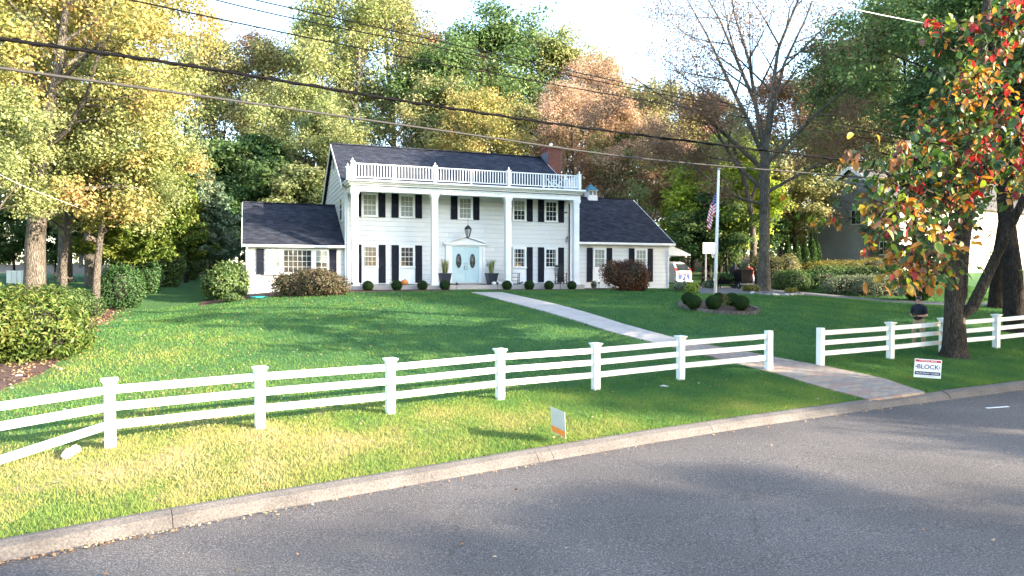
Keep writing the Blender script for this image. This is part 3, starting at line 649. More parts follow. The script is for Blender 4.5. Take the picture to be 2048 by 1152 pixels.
# ------------------------------------------------------------------ the white house
house = empty('house', HO, hxr, 'white two-storey colonial house with four porch columns, navy shutters and low side wings', 'house')
GB = -.75                                   # bottom of walls, below ground
BR = random.Random(3)
BOARDS = {}
def boards(parent, x0, x1, z0, z1, y, out=-1, axis='x', clip=None, mat=siding_m, exp=.27, pmax=5):
    """lapped siding courses, each cut into a few boards with staggered joints"""
    z = z0
    while z < z1 - .03:
        h = min(exp, z1 - z); a, b = x0, x1
        if clip: a, b = clip(z + h * .6)
        if b - a > .2:
            cuts = [a]; p = a + BR.uniform(1.0, pmax)
            while p < b - .8: cuts.append(p); p += BR.uniform(2.2, pmax)
            cuts.append(b)
            for c0, c1 in zip(cuts[:-1], cuts[1:]):
                L = round(c1 - c0, 1); key = (L, round(h, 2), mat.name)
                if key not in BOARDS:
                    hl = L / 2; m = MB(); m.add([(-hl, -.042, .006), (hl, -.042, .006), (hl, -.022, h - .003), (-hl, -.022, h - .003), (-hl, 0, .006), (hl, 0, .006), (hl, 0, h - .003), (-hl, 0, h - .003)],
                          [(0, 1, 2, 3), (5, 4, 7, 6), (0, 4, 5, 1), (3, 2, 6, 7), (0, 3, 7, 4), (1, 5, 6, 2)])
                    BOARDS[key] = m.mesh('siding_board', mat)
                s = (c1 - c0 - .006) / L
                if axis == 'x': o = link('siding_board', BOARDS[key], None, parent, ((c0 + c1) / 2, y, z), (0, 0, 0))
                else: o = link('siding_board', BOARDS[key], None, parent, (y, (c0 + c1) / 2, z), (0, 0, -PI / 2))
                o.scale = (s, 1, 1)
        z += exp
def roofplane(parent, x0, x1, ylo, zlo, yhi, zhi, ov=.0, mat=shingle_m, name='roof', gable_in=None):
    """lapped shingle courses, object x along the eave and object y up the slope"""
    dy, dz = yhi - ylo, zhi - zlo; L = math.hypot(dy, dz); a = math.atan2(dz, dy); W = abs(x1 - x0)
    m = MB(); n = int(L / .15); 
    m.box(0, W, 0, L, -.10, 0)
    for i in range(n):
        s = i * .15; e = min(L, s + .17)
        m.add([(0, s, .018), (W, s, .018), (W, e, .004), (0, e, .004), (0, s, 0.001), (W, s, 0.001)], [(0, 1, 2, 3), (4, 5, 1, 0)])
    M = Matrix(((1, 0, 0), (0, math.cos(a), -math.sin(a)), (0, math.sin(a), math.cos(a))))
    if x1 < x0: pass
    o = m.build(name, mat, parent, (min(x0, x1), ylo, zlo)); o.rotation_euler = M.to_euler()
    return o
def window(parent, cx, z0, w, h, y, cols=3, rows=2, blind=0.0, casing=.09, name='window', double=True, M=None, dark=False):
    """double hung window as one part with frame, panes, muntins, blind"""
    y -= .03; fr = MB(); hw = w / 2; c = casing
    fr.box(cx - hw, cx + hw, y - .075, y - .01, z0 + h - c, z0 + h); fr.box(cx - hw - .02, cx + hw + .02, y - .10, y - .03, z0, z0 + c * .8)
    fr.box(cx - hw, cx - hw + c, y - .073, y - .03, z0 + c * .8, z0 + h - c); fr.box(cx + hw - c, cx + hw, y - .073, y - .03, z0 + c * .8, z0 + h - c)
    o = fr.build(name, white, parent)
    iw, ih = w - 2 * c, h - 1.8 * c; zb = z0 + c * .8; x0 = cx - iw / 2
    sash = MB(); k = .03
    segsz = [(zb, zb + ih / 2 + .012), (zb + ih / 2 - .012, zb + ih)] if double else [(zb, zb + ih)]
    for i, (a, b) in enumerate(segsz):
        yy = y - .052 - (.012 if i else 0)
        sash.box(x0, x0 + k, yy, yy + .03, a, b); sash.box(x0 + iw - k, x0 + iw, yy, yy + .03, a, b)
        sash.box(x0 + k, x0 + iw - k, yy, yy + .03, a, a + k); sash.box(x0 + k, x0 + iw - k, yy, yy + .03, b - k, b)
    sash.build('sash', white, o)
    mu = MB()
    for i, (a, b) in enumerate(segsz):
        yy = y - .047 - (.012 if i else 0)
        for j in range(1, cols): xx = x0 + k + (iw - 2 * k) * j / cols; mu.box(xx - .009, xx + .009, yy, yy + .02, a + k, b - k)
        for j in range(1, rows): zz = a + k + (b - a - 2 * k) * j / rows; mu.box(x0 + k, x0 + iw - k, yy + .001, yy + .019, zz - .008, zz + .008)
    mu.build('muntin', white, o)
    bx('pane', glass_m, o, x0 + .01, x0 + iw - .01, y - .036, y - .031, zb + .01, zb + ih - .01)
    if blind > 0:
        zb2 = zb + ih * (1 - blind)
        bx('blind', curtain_m, o, x0 + .02, x0 + iw - .02, y - .0395, y - .037, zb2, zb + ih - .02)
    return o
SHUT = {}
def shutter(parent, cx, z0, h, y, w=.385):
    key = (round(h, 2), w)
    if key not in SHUT:
        m = MB(); m.box(-w / 2, w / 2, -.03, 0, 0, h)
        for (a, b) in ((.06, h * .46), (h * .54, h - .06)):
            for e in (-w / 2 + .01, w / 2 - .05): pass
            n = max(4, int((b - a) / .045))
            for i in range(n):
                z = a + (b - a) * i / n; m.add([(-w / 2 + .05, -.050, z), (w / 2 - .05, -.050, z), (w / 2 - .05, -.032, z + .035), (-w / 2 + .05, -.032, z + .035), (-w / 2 + .05, -.031, z), (w / 2 - .05, -.031, z)], [(0, 1, 2, 3), (4, 5, 1, 0)])
        for a, b in ((0, .06), (h * .46, h * .54), (h - .06, h)): m.box(-w / 2, w / 2, -.055, -.031, a, b)
        for e in (-w / 2, w / 2 - .045): m.box(e, e + .045, -.0545, -.031, .06, h * .46); m.box(e, e + .045, -.0545, -.031, h * .54, h - .06)
        SHUT[key] = m.mesh('shutter', shut_m)
    return link('shutter', SHUT[key], None, parent, (cx, y - .045, z0))
WY = 1.6; XL, XR = -.27, 13.38; DEP = 10.4
RZ, EZ = 8.8, 5.95; RY = WY + DEP / 2
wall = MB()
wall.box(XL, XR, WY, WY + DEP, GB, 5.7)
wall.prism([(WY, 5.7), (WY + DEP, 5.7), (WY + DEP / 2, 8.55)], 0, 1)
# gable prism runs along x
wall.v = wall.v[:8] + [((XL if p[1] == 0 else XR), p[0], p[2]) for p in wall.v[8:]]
wall = wall.build('wall', lapshade_m, house)
boards(wall, XL, XR, .22, 5.7, WY)
def gclip(z):
    if z < 5.75: return (WY, WY + DEP)
    t = (z - 5.75) / (8.62 - 5.75); return (WY + DEP / 2 * t + .05, WY + DEP - DEP / 2 * t - .05)
# left gable: facing -x
def gboards(parent, x, z0, z1, sgn, clip):
    z = z0
    while z < z1:
        a, b = clip(z + .16)
        if b - a > .3:
            cuts = [a, a + (b - a) * BR.uniform(.3, .7), b] if b - a > 4 else [a, b]
            for c0, c1 in zip(cuts[:-1], cuts[1:]):
                L = round(c1 - c0, 1); h = .27; key = (L, h, 'g')
                if key not in BOARDS:
                    hl = L / 2; m = MB(); m.add([(-hl, -.042, .006), (hl, -.042, .006), (hl, -.022, h - .003), (-hl, -.022, h - .003), (-hl, 0, .006), (hl, 0, .006), (hl, 0, h - .003), (-hl, 0, h - .003)],
                          [(0, 1, 2, 3), (5, 4, 7, 6), (0, 4, 5, 1), (3, 2, 6, 7), (0, 3, 7, 4), (1, 5, 6, 2)])
                    BOARDS[key] = m.mesh('siding_board', siding_m)
                o = link('siding_board', BOARDS[key], None, parent, (x, (c0 + c1) / 2, z), (0, 0, -PI / 2 if sgn < 0 else PI / 2)); o.scale = ((c1 - c0) / L, 1, 1)
        z += .27
gboards(wall, XL, 1.8, 8.4, -1, gclip); gboards(wall, XR, 2.7, 8.4, 1, gclip)
tr = MB()
for x in (XL - .03, XR - .10): tr.box(x, x + .13, WY - .045, WY - .043, 0, 5.7)
tr.box(XL - .045, XL - .031, WY - .045, WY + .10, 0, 5.7)
tr.build('corner_board', white, house)
rf = roofplane(house, XL - .22, XR + .22, WY - .35, 5.62, RY, RZ)
rb = roofplane(house, XL - .22, XR + .22, WY + DEP + .35, 5.62, RY, RZ)
rb.rotation_euler = (math.atan2(RZ - 5.62, DEP / 2 + .35), 0, PI); rb.location = (XR + .22, WY + DEP + .35, 5.62)
m = MB(); m.bar((XL - .22, RY, RZ + .03), (XR + .22, RY, RZ + .03), .26, .06); m.build('ridge_cap', shingle_m, house)
for x in (XL - .25, XR + .21):                # rake boards on the gables
    for s in (-1, 1): m = MB(); m.bar((x + .02, RY + s * (DEP / 2 + .36), 5.50), (x + .02, RY, RZ - .10), .035, .20); m.build('rake_board', white, house)
v = MB()                                     # louvred vent in the left gable
v.box(XL - .06, XL - .03, RY - .3, RY + .3, 7.3, 8.05)
for i in range(7): v.box(XL - .085, XL - .061, RY - .25, RY + .25, 7.36 + i * .095, 7.40 + i * .095)
v.build('gable_vent', gray_m, house)
# window on the left gable wall (upper) beside the front corner
gw = MB(); gw.box(XL - .075, XL - .03, 2.6, 3.5, 3.75, 5.15); gwo = gw.build('window', white, house)
bx('pane', glass_m, gwo, XL - .08, XL - .076, 2.7, 3.4, 3.87, 5.03)
bx('muntin', white, gwo, XL - .09, XL - .081, 2.7, 3.4, 4.42, 4.47)
gw = MB(); gw.box(XL - .075, XL - .03, 9.2, 10.0, 3.9, 5.2); gwo = gw.build('window', white, house); bx('pane', glass_m, gwo, XL - .08, XL - .076, 9.3, 9.9, 4.0, 5.1)
# upper windows
for cx, bl in ((1.04, .98), (3.11, .98), (6.54, .98), (9.92, .5), (12.0, .0)):
    window(house, cx, 3.95, .90, 1.33, WY, 3, 2, bl)
    for s in (-1, 1): shutter(house, cx + s * .67, 3.95, 1.35, WY)
for cx in (1.04, 3.11, 9.92, 12.0):
    window(house, cx, 1.15, .90, 1.25, WY, 3, 2, .0)
    bx('panel', white, house, cx - .45, cx + .45, WY - .055, WY - .043, .30, 1.148)
    for s in (-1, 1): shutter(house, cx + s * .67, .30, 2.12, WY)
for (x, a, b) in ((9.62, 1.3, 2.3), (10.22, 1.3, 2.3), (.75, 1.3, 2.3), (12.28, 1.3, 2.3)): bx('curtain', curtain_m, house, x - .06, x + .08, WY - .0695, WY - .0675, a, b)
# front doors
dr = empty('door', (6.555, WY, .28)); dr.parent = house
m = MB()
for s in (-1, 1): m.box(s * .82 if s > 0 else -1.02, 1.02 if s > 0 else -.82, -.10, -.03, 0, 2.12)
m.box(-1.02, 1.02, -.105, -.03, 2.122, 2.20); m.build('door_frame', white, dr)
for s in (-1, 1):
    leaf = MB(); leaf.box(.012 if s > 0 else -.818, .818 if s > 0 else -.012, -.06, -.031, .02, 2.10)
    lf = leaf.build('door_leaf', door_m, dr)
for s in (-1, 1):
    cx = s * .42
    m = MB(); prof = [(math.cos(a) * .17, math.sin(a) * .42) for a in np.linspace(0, 2 * PI, 25)[:-1]]
    m.prism([(cx + px_, 1.28 + pz_) for px_, pz_ in prof], -.072, -.061); m.build('oval_glass', glass_m, dr)
    m = MB(); pts = [(cx + math.cos(a) * .185, -.075, 1.28 + math.sin(a) * .435) for a in np.linspace(0, 2 * PI, 25)]; m.tube(pts, .018, 5, False)
    m.build('oval_frame', door_m, dr)
    m = MB()
    for r_, k in ((.11, 5), (.05, 4)):
        m.tube([(cx + math.cos(a) * r_, -.076, 1.28 + math.sin(a) * r_ * 2.5) for a in np.linspace(0, 2 * PI, 17)], .006, 4, False)
    m.bar((cx, -.076, .87), (cx, -.076, 1.69), .008); m.bar((cx - .16, -.076, 1.28), (cx + .16, -.076, 1.28), .008)
    m.build('leaded_came', chrome_m, dr)
    m = MB()                                   # raised arch moulding and sunburst base
    for r_ in (.30,): m.tube([(cx + math.cos(a) * r_, -.064, 1.28 + math.sin(a) * r_ * 2.2) for a in np.linspace(0, PI, 13)], .012, 4)
    for j in range(-3, 4): m.bar((cx + j * .03, -.063, .80), (cx + j * .11, -.063, .55), .012)
    m.box(cx - .3, cx + .3, -.070, -.061, .15, .45); m.build('door_panel', door_m, dr)
    m = MB()
    for z in (1.12, .98, .80): m.lathe([(0, -.02), (.03, -.015), (.035, .0), (.02, .02), (0, .03)], 8, (s * .085, -.085, z))
    m.bar((s * .085, -.09, .82), (s * .085, -.11, .96), .02); m.build('handle', chrome_m, dr)
m = MB(); m.bar((0, -.07, .02), (0, -.07, 2.10), .035, .02); m.build('astragal', door_m, dr)
m = MB()
for s in (-1, 1): m.box(1.03 if s > 0 else -1.19, 1.19 if s > 0 else -1.03, -.12, -.03, -.05, 2.19); 
m.box(-1.32, 1.32, -.20, -.03, 2.202, 2.27); m.build('pilaster', white, dr)
pd = MB()
pd.prism([(-1.2, 2.272), (1.2, 2.272), (0, 2.62)], -.10, -.03)
for s in (-1, 1): pd.bar((s * 1.36, -.12, 2.28), (0, -.12, 2.70), .20, .06)
pd.build('pediment', white, dr)
bx('door_sill', conc_m, dr, -.95, .95, -.28, -.03, -.06, .0)
bx('doorbell', black_m, house, 7.86, 7.90, WY - .06, WY - .043, 1.25, 1.42)
# porch floor and step
m = MB(); m.box(-.42, 13.34, -.34, WY - .002, GB, .17); m.build('porch_floor', conc_m, house, bevel=.01)
m = MB(); m.box(4.95, 7.15, -.78, -.342, GB, .02); m.build('porch_step', conc_m, house, bevel=.01)
# columns
cm = MB(); w = .17
cm.box(-w, w, -w, w, .30, 4.95)
cm.box(-w * .55, w * .55, -w - .012, -w - .001, .55, 4.6)
cm.box(-w - .05, w + .05, -w - .05, w + .05, .172, .30); cm.box(-w - .03, w + .03, -w - .03, w + .03, .302, .36)
cm.box(-w - .02, w + .02, -w - .02, w + .02, 4.62, 4.66); cm.box(-w - .03, w + .03, -w - .03, w + .03, 4.951, 5.04); cm.box(-w - .06, w + .06, -w - .06, w + .06, 5.041, 5.148)
cme = cm.mesh('porch_column', white)
for i in range(4):
    o = link('porch_column', cme, None, house, (4.3 * i, 0, 0))
# entablature
en = MB()
en.box(-.22, 13.12, -.20, .20, 5.15, 5.42)
en.box(-.22, .02, .202, WY, 5.15, 5.42); en.box(12.88, 13.12, .202, WY, 5.15, 5.42)
en.build('entablature', white, house)
bx('porch_ceiling', white, house, -.2, 13.1, .21, WY - .01, 5.421, 5.47)
co = MB(); co.box(-.30, 13.20, -.28, WY, 5.471, 5.56); co.box(-.40, 13.30, -.40, WY, 5.561, 5.66); co.box(-.46, 13.36, -.46, WY + .3, 5.661, 5.74)
co.build('cornice', white, house)
de = MB()
for i in range(int(13.3 / .14)): x = -.2 + i * .14; de.box(x, x + .07, -.262, -.202, 5.36, 5.418)
tag(de.build('dentil', white, house), kind='stuff')
m = MB(); m.tube([(-.4, -.52, 5.68), (13.3, -.52, 5.66)], .05, 6); m.build('gutter', white, house)
bx('porch_roof', shingle_m, house, -.40, 13.30, -.38, WY + .2, 5.742, 5.76)
# roof balustrade
bal = empty('balustrade', (0, 0, 5.762)); bal.parent = house
pm = MB(); pm.box(-.085, .085, -.085, .085, 0, .88); pm.box(-.12, .12, -.12, .12, .881, .925)
pm.lathe([(.075, .926), (.05, .95), (.035, .97), (.055, 1.0), (.06, 1.03), (.03, 1.07), (.012, 1.10), (0, 1.14)], 8)
pme = pm.mesh('baluster_post', white)
XA, XB, YF, YB = -.12, 13.06, -.18, 1.75
for x in (XA, 4.3, 8.6, XB): link('baluster_post', pme, None, bal, (x, YF, 0))
for x in (XA, XB): link('baluster_post', pme, None, bal, (x, YB, 0))
rl = MB()
for a, b in ((XA, 4.3), (4.3, 8.6), (8.6, XB)):
    for z in (.10, .80): rl.box(a + .09, b - .09, YF - .03, YF + .03, z, z + .05)
for x in (XA, XB):
    for z in (.10, .80): rl.box(x - .03, x + .03, YF + .09, YB - .09, z, z + .05)
rl.build('hand_rail', white, bal)
bme = MB().box(-.022, .022, -.022, .022, .151, .799).mesh('baluster', white); bme2 = MB().box(-.045, .045, -.045, .045, .0, .849).mesh('baluster', white)
for a, b in ((XA, 4.3), (4.3, 8.6), (8.6, XB)):
    n = 27
    for i in range(1, n):
        x = a + (b - a) * i / n
        if i == 13: link('baluster', bme2, None, bal, (x, YF, 0))
        elif abs(i - 13) > 0: link('baluster', bme, None, bal, (x, YF, 0))
for x in (XA, XB):
    for i in range(1, 12): link('baluster', bme, None, bal, (x, YF + (YB - YF) * i / 12, 0))
# chimney with individual bricks
ch = MB(); ch.box(13.62, 14.62, 5.7, 6.7, GB, 9.25); chim = ch.build('chimney', mortar_m, house)
cb = MB(); z = 5.6; r = 0
while z < 9.2:
    for k in range(5):
        o_ = (r % 2) * .10; x = 13.615 + k * .205 - o_ * .5; cb.box(max(13.6, x), min(14.64, x + .195), 5.685, 5.702, z, z + .062)
        cb.box(13.605, 13.622, 5.70 + k * .2 - o_ * .5 + .02, 5.70 + k * .2 - o_ * .5 + .21, z, z + .062)
        cb.box(14.618, 14.635, 5.70 + k * .2 + .01, 5.70 + k * .2 + .19, z, z + .062)
    z += .075; r += 1
for zz, e in ((9.20, .05), (9.275, .09), (9.35, .05)): cb.box(13.62 - e, 14.62 + e, 5.7 - e, 6.7 + e, zz, zz + .07)
tag(cb.build('brick', brick_m, chim), kind='stuff')
bx('chimney_cap', conc_m, chim, 13.66, 14.58, 5.74, 6.66, 9.421, 9.47); m = MB(); m.lathe([(.14, 9.47), (.14, 9.68), (.18, 9.70), (.02, 9.76)], 8, (14.1, 6.2, 0)); m.build('flue_cap', chrome_m, chim)
bx('flashing', surf('lead_flashing', (.12, .12, .16), None, 4, .6), chim, 13.59, 13.601, 5.6, 6.8, 8.2, 9.0)
# ---- left wing
LY, LX0, LX1, LD = 1.8, -5.4, XL - .035, 9.0
LR, LE, LRY = 4.98, 2.36, 1.8 + 4.5
lw = MB(); lw.box(LX0, LX1, LY, LY + LD, GB - .3, 2.3); lw = lw.build('wing_wall', lapshade_m, house)
pr = MB(); pr.add([(LX0, LY, 2.3), (LX0, LY + LD, 2.3), (LX0, LRY, 4.85), (LX1, LY, 2.3), (LX1, LY + LD, 2.3), (LX1, LRY, 4.85)], [(0, 1, 2), (5, 4, 3), (0, 2, 5, 3), (1, 4, 5, 2), (0, 3, 4, 1)]); pr.build('wing_gable', siding_m, house)
boards(lw, LX0, LX1, -.30, 2.28, LY)
roofplane(house, LX0 - .14, LX1 + .0, LY - .30, 2.34, LRY, LR)
o = roofplane(house, LX0 - .14, LX1, LY + LD + .3, 2.34, LRY, LR); o.rotation_euler = (math.atan2(LR - 2.34, 4.8), 0, PI); o.location = (LX1, LY + LD + .3, 2.34)
m = MB(); m.bar((LX0 - .14, LRY, LR + .02), (LX1, LRY, LR + .02), .24, .05); m.build('ridge_cap', shingle_m, house)
m = MB(); m.box(LX0 - .16, LX1, LY - .42, LY - .31, 2.22, 2.34); m.box(LX0 - .05, LX1, LY - .31, LY - .03, 2.22, 2.25); m.build('gutter', white, house)
for s in (-1, 1):
    m = MB(); m.bar((LX0 - .16, LRY + s * 4.85, 2.24), (LX0 - .16, LRY, LR - .08), .03, .18); m.build('rake_board', white, house)
m = MB(); m.tube([(LX0 + .08, LY - .36, 2.22), (LX0 + .08, LY - .10, 2.0), (LX0 + .08, LY - .08, -.35)], .045, 6); m.build('downspout', white, house)
m = MB(); m.tube([(XL + .10, WY - .5, 5.6), (XL + .10, WY - .10, 5.3), (XL + .10, WY - .09, .05)], .045, 6); m.build('downspout', white, house)
m = MB(); m.tube([(XL - .28, WY + DEP + .30, 5.55), (XL - .28, WY + DEP + .2, 5.3), (XL - .08, WY + DEP - .08, 4.9), (XL - .08, WY + DEP - .08, 0)], .045, 6); m.build('downspout', white, house)
m = MB(); m.tube([(XR - .16, WY - .5, 5.6), (XR - .16, WY - .10, 5.3), (XR - .16, WY - .09, .2)], .04, 6); m.build('downspout', shut_m, house)
window(house, -2.78, .80, 1.60, 1.36, LY, 6, 4, 0, .07, double=False)
for cx, bl in ((-4.0, .99), (-1.54, .55)): window(house, cx, .80, .76, 1.34, LY, 2, 2, bl, .07)
bx('window_mullion', white, house, -3.615, -3.585, LY - .112, LY - .05, .80, 2.14); bx('window_mullion', white, house, -1.975, -1.925, LY - .112, LY - .05, .80, 2.14)
bx('window_sill', white, house, -4.45, -1.1, LY - .19, LY - .131, .76, .82)
shutter(house, -4.66, .78, 1.36, LY); shutter(house, -.93, .78, 1.36, LY)
# ---- right wing
RYF, RX0, RX1 = 2.0, XR + .035, 20.72; RE, RRZ, RRY = 2.84, 6.22, 7.0
rw = MB(); rw.box(RX0, RX1, RYF, RYF + 10, GB, 2.8); rw = rw.build('wing_wall', lapshade_m, house)
pr = MB(); pr.add([(RX0, RYF, 2.8), (RX0, RYF + 10, 2.8), (RX0, RRY, 6.08), (RX1, RYF, 2.8), (RX1, RYF + 10, 2.8), (RX1, RRY, 6.08)], [(0, 1, 2), (5, 4, 3), (0, 2, 5, 3), (1, 4, 5, 2), (0, 3, 4, 1)]); pr.build('wing_gable', siding_m, house)
boards(rw, RX0, RX1, -.18, 2.75, RYF)
roofplane(house, RX0, RX1 + .25, RYF - .32, 2.80, RRY, RRZ)
o = roofplane(house, RX0, RX1 + .25, RYF + 10.32, 2.8, RRY, RRZ); o.rotation_euler = (math.atan2(RRZ - 2.8, 5.32), 0, PI); o.location = (RX1 + .25, RYF + 10.32, 2.8)
m = MB(); m.bar((RX0, RRY, RRZ + .02), (RX1 + .25, RRY, RRZ + .02), .24, .05); m.build('ridge_cap', shingle_m, house)
m = MB(); m.box(RX0, RX1 + .27, RYF - .44, RYF - .33, 2.66, 2.80); m.box(RX0, RX1 + .1, RYF - .33, RYF - .03, 2.68, 2.71); m.build('gutter', white, house)
m = MB(); m.tube([(RX1 - .05, RYF - .38, 2.68), (RX1 - .06, RYF - .12, 2.45), (RX1 - .06, RYF - .09, -.1)], .045, 6); m.build('downspout', white, house)
for s in (-1, 1):
    m = MB(); m.bar((RX1 + .265, RRY + s * 5.36, 2.68), (RX1 + .265, RRY, RRZ - .08), .03, .2); m.build('rake_board', white, house)
for c in (15.55, 18.58):
    window(house, c, 1.14, .92, 1.31, RYF, 3, 2, .97)
    bx('panel', white, house, c - .46, c + .46, RYF - .055, RYF - .043, .30, 1.138)
    for s in (-1, 1): shutter(house, c + s * .70, .29, 2.17, RYF)
# cupola
cu = empty('cupola', (17.55, RRY, 6.05)); cu.parent = house
m = MB(); m.box(-.36, .36, -.36, .36, -.25, .30); m.box(-.32, .32, -.32, .32, .301, .62); m.box(-.40, .40, -.40, .40, .621, .67); m.build('cupola_base', white, cu)
m = MB()
for sx in (-.16, .16):
    m.box(sx - .11, sx + .11, -.335, -.321, .34, .59)
m.build('pane', glassl_m, cu)
m = MB(); 
pf = [(.47, .671), (.38, .75), (.24, .86), (.14, 1.0), (.08, 1.10), (.0, 1.14)]
for i in range(len(pf) - 1):
    (r0_, z0_), (r1_, z1_) = pf[i], pf[i + 1]
    c0_ = [(-r0_, -r0_, z0_), (r0_, -r0_, z0_), (r0_, r0_, z0_), (-r0_, r0_, z0_)]; c1_ = [(-r1_, -r1_, z1_), (r1_, -r1_, z1_), (r1_, r1_, z1_), (-r1_, r1_, z1_)]
    m.add(c0_ + c1_, [(0, 1, 5, 4), (1, 2, 6, 5), (2, 3, 7, 6), (3, 0, 4, 7)])
m.build('cupola_roof', teal_m, cu)
# side porch awning on the right end
m = MB(); m.add([(RX1 + .03, 2.0, 2.75), (RX1 + 1.75, 2.0, 2.12), (RX1 + 1.75, 5.4, 2.12), (RX1 + .03, 5.4, 2.75), (RX1 + .03, 2.0, 2.65), (RX1 + 1.75, 2.0, 2.02), (RX1 + 1.75, 5.4, 2.02), (RX1 + .03, 5.4, 2.65)],
                [(0, 1, 2, 3), (4, 7, 6, 5), (0, 4, 5, 1), (1, 5, 6, 2), (2, 6, 7, 3), (3, 7, 4, 0)]); m.prism([(RX1 + .03, 2.02), (RX1 + 1.72, 2.02), (RX1 + .03, 2.64)], 1.98, 2.02); m.build('side_porch_roof', white, house)
m = MB()                                     # lattice iron post
for dx in (-.12, .12): m.bar((RX1 + 1.5 + dx, 2.1, -.2), (RX1 + 1.5 + dx, 2.1, 2.05), .02)
for i in range(12): z = -.1 + i * .18; s = 1 if i % 2 else -1; m.bar((RX1 + 1.5 - .12 * s, 2.1, z), (RX1 + 1.5 + .12 * s, 2.1, z + .18), .012)
m.build('lattice_post', blackm_m, house)
# flood lamp and outlet box at the right end of the porch wall
m = MB(); m.box(13.0, 13.14, WY - .12, WY - .043, 2.75, 3.0); m.bar((13.02, WY - .12, 2.98), (13.02, WY - .3, 3.1), .10, .06); m.build('flood_lamp', gray_m, house)
m = MB(); m.box(12.98, 13.06, WY - .10, WY - .043, 4.55, 4.62); m.bar((13.0, WY - .06, 4.58), (12.8, WY - .2, 4.6), .02); m.build('camera_bracket', black_m, house)
# ------------------------------------------------------------------ things on and round the porch
def HT(name, lx, ly, lz, label, cat, group=None, rz=0): return empty(name, HW(lx, ly, lz), hxr + rz, label, cat, group)
# hanging lantern
t = HT('porch_lantern', 6.45, .7, 2.85, 'black six-sided glass lantern hanging on a chain above the front doors', 'lantern')
m = MB(); m.lathe([(.02, 0), (.07, .03), (.09, .06)], 6); m.lathe([(.22, .50), (.16, .62), (.05, .70), (.02, .76)], 6)
for k in range(6):
    a = 2 * PI * k / 6; m.bar((.09 * math.cos(a), .09 * math.sin(a), .06), (.20 * math.cos(a), .20 * math.sin(a), .50), .022)
m.build('lantern_frame', blackm_m, t)
m = MB(); m.lathe([(.082, .07), (.187, .49)], 6); g_ = surf('frosted_glass', (.45, .45, .43), None, 4, .2); m.build('lantern_glass', g_, t)
m = MB(); m.lathe([(.02, .05), (.02, .25), (.01, .3)], 6); m.build('candle', white, t)
m = MB()
for i in range(22): z = .76 + i * .083; m.tube([(.014 * math.cos(a) * (1 if i % 2 else .3), .014 * math.cos(a) * (.3 if i % 2 else 1), z + .05 + .05 * math.sin(a)) for a in np.linspace(0, 2 * PI, 7)], .006, 3, False)
m.build('chain', blackm_m, t)
# planters and their grasses
for lx, s in ((5.13, 'left'), (7.92, 'right')):
    t = HT('planter', lx, .85, .172, 'tall tapered dark planter standing %s of the blue front doors' % s, 'planter', 'planters flanking the front doors')
    m = MB(); q = [(.20, .0), (.31, .62), (.325, .62), (.325, .68), (.28, .68), (.27, .60), (0, .60)]
    for (r0_, z0_), (r1_, z1_) in zip(q[:-1], q[1:]):
        c0_ = [(-r0_, -r0_, z0_), (r0_, -r0_, z0_), (r0_, r0_, z0_), (-r0_, r0_, z0_)]; c1_ = [(-r1_, -r1_, z1_), (r1_, -r1_, z1_), (r1_, r1_, z1_), (-r1_, r1_, z1_)]
        m.add(c0_ + c1_, [(0, 1, 5, 4), (1, 2, 6, 5), (2, 3, 7, 6), (3, 0, 4, 7)])
    m.build('pot', surf('planter_resin_' + s, (.025, .028, .045), None, 4, .4), t)
    t2 = HT('ornamental_grass', lx, .85, .78, 'spiky green and straw grass growing in the planter %s of the doors' % s, 'plant', 'grasses in the porch planters')
    g = np.random.default_rng(4 if s == 'left' else 8); n = 150; V = []; 
    for i in range(n):
        a = g.uniform(0, 2 * PI); r0_ = g.uniform(0, .14); L = g.uniform(.45, .95); out = g.uniform(.05, .38) * L; w_ = .012
        b = np.array([r0_ * math.cos(a), r0_ * math.sin(a), 0]); mid = b + [out * .35 * math.cos(a), out * .35 * math.sin(a), L * .6]; tip = b + [out * math.cos(a), out * math.sin(a), L]
        sd_ = np.array([-math.sin(a), math.cos(a), 0]) * w_; V += [b - sd_, b + sd_, mid + sd_, mid - sd_, mid - sd_, mid + sd_, tip + sd_ * .2, tip - sd_ * .2]
    me = npmesh('foliage', np.array(V), np.arange(8 * n).reshape(-1, 4), leafmat('leaf_planter_' + s, [(.09, .15, .03), (.25, .30, .09), (.45, .40, .22)]), var=np.repeat(g.random(n), 2)); link('foliage', me, None, t2)
# rocking chairs
def rocker():
    t = empty('rocking_chair')
    m = MB(); m.box(-.27, .27, -.24, .26, .42, .45); m.build('seat', black_m, t)
    for s in (-1, 1):
        m = MB(); m.tube([(s * .27, y, .035 + .12 * (y / .5) ** 2) for y in np.linspace(-.52, .58, 9)], .02, 5); m.build('rocker', black_m, t)
        m = MB(); m.bar((s * .27, -.24, .06), (s * .27, -.26, .66), .04); m.build('leg', black_m, t)
        m = MB(); m.bar((s * .27, .24, .06), (s * .25, .42, 1.15), .042); m.build('leg', black_m, t)
        m = MB(); m.box(s * .29 - .045, s * .29 + .045, -.32, .31, .66, .685); m.build('armrest', black_m, t)
        m = MB(); m.bar((s * .27, -.24, .22), (s * .27, .27, .22), .022); m.build('stretcher', black_m, t)
    m = MB(); m.bar((-.26, -.24, .28), (.26, -.24, .28), .022); m.build('stretcher', black_m, t)
    for i in range(6):
        x = -.18 + i * .072; m = MB(); m.bar((x, .27, .47), (x, .405, 1.06), .035, .014); m.build('back_slat', black_m, t)
    m = MB(); m.bar((-.26, .42, 1.10), (.26, .42, 1.10), .02, .12); m.build('headrest', black_m, t)
    m = MB(); m.bar((-.25, .29, .55), (.25, .29, .55), .02, .05); m.build('lower_rail', black_m, t)
    return t
a = rocker(); b = copy_tree(a)
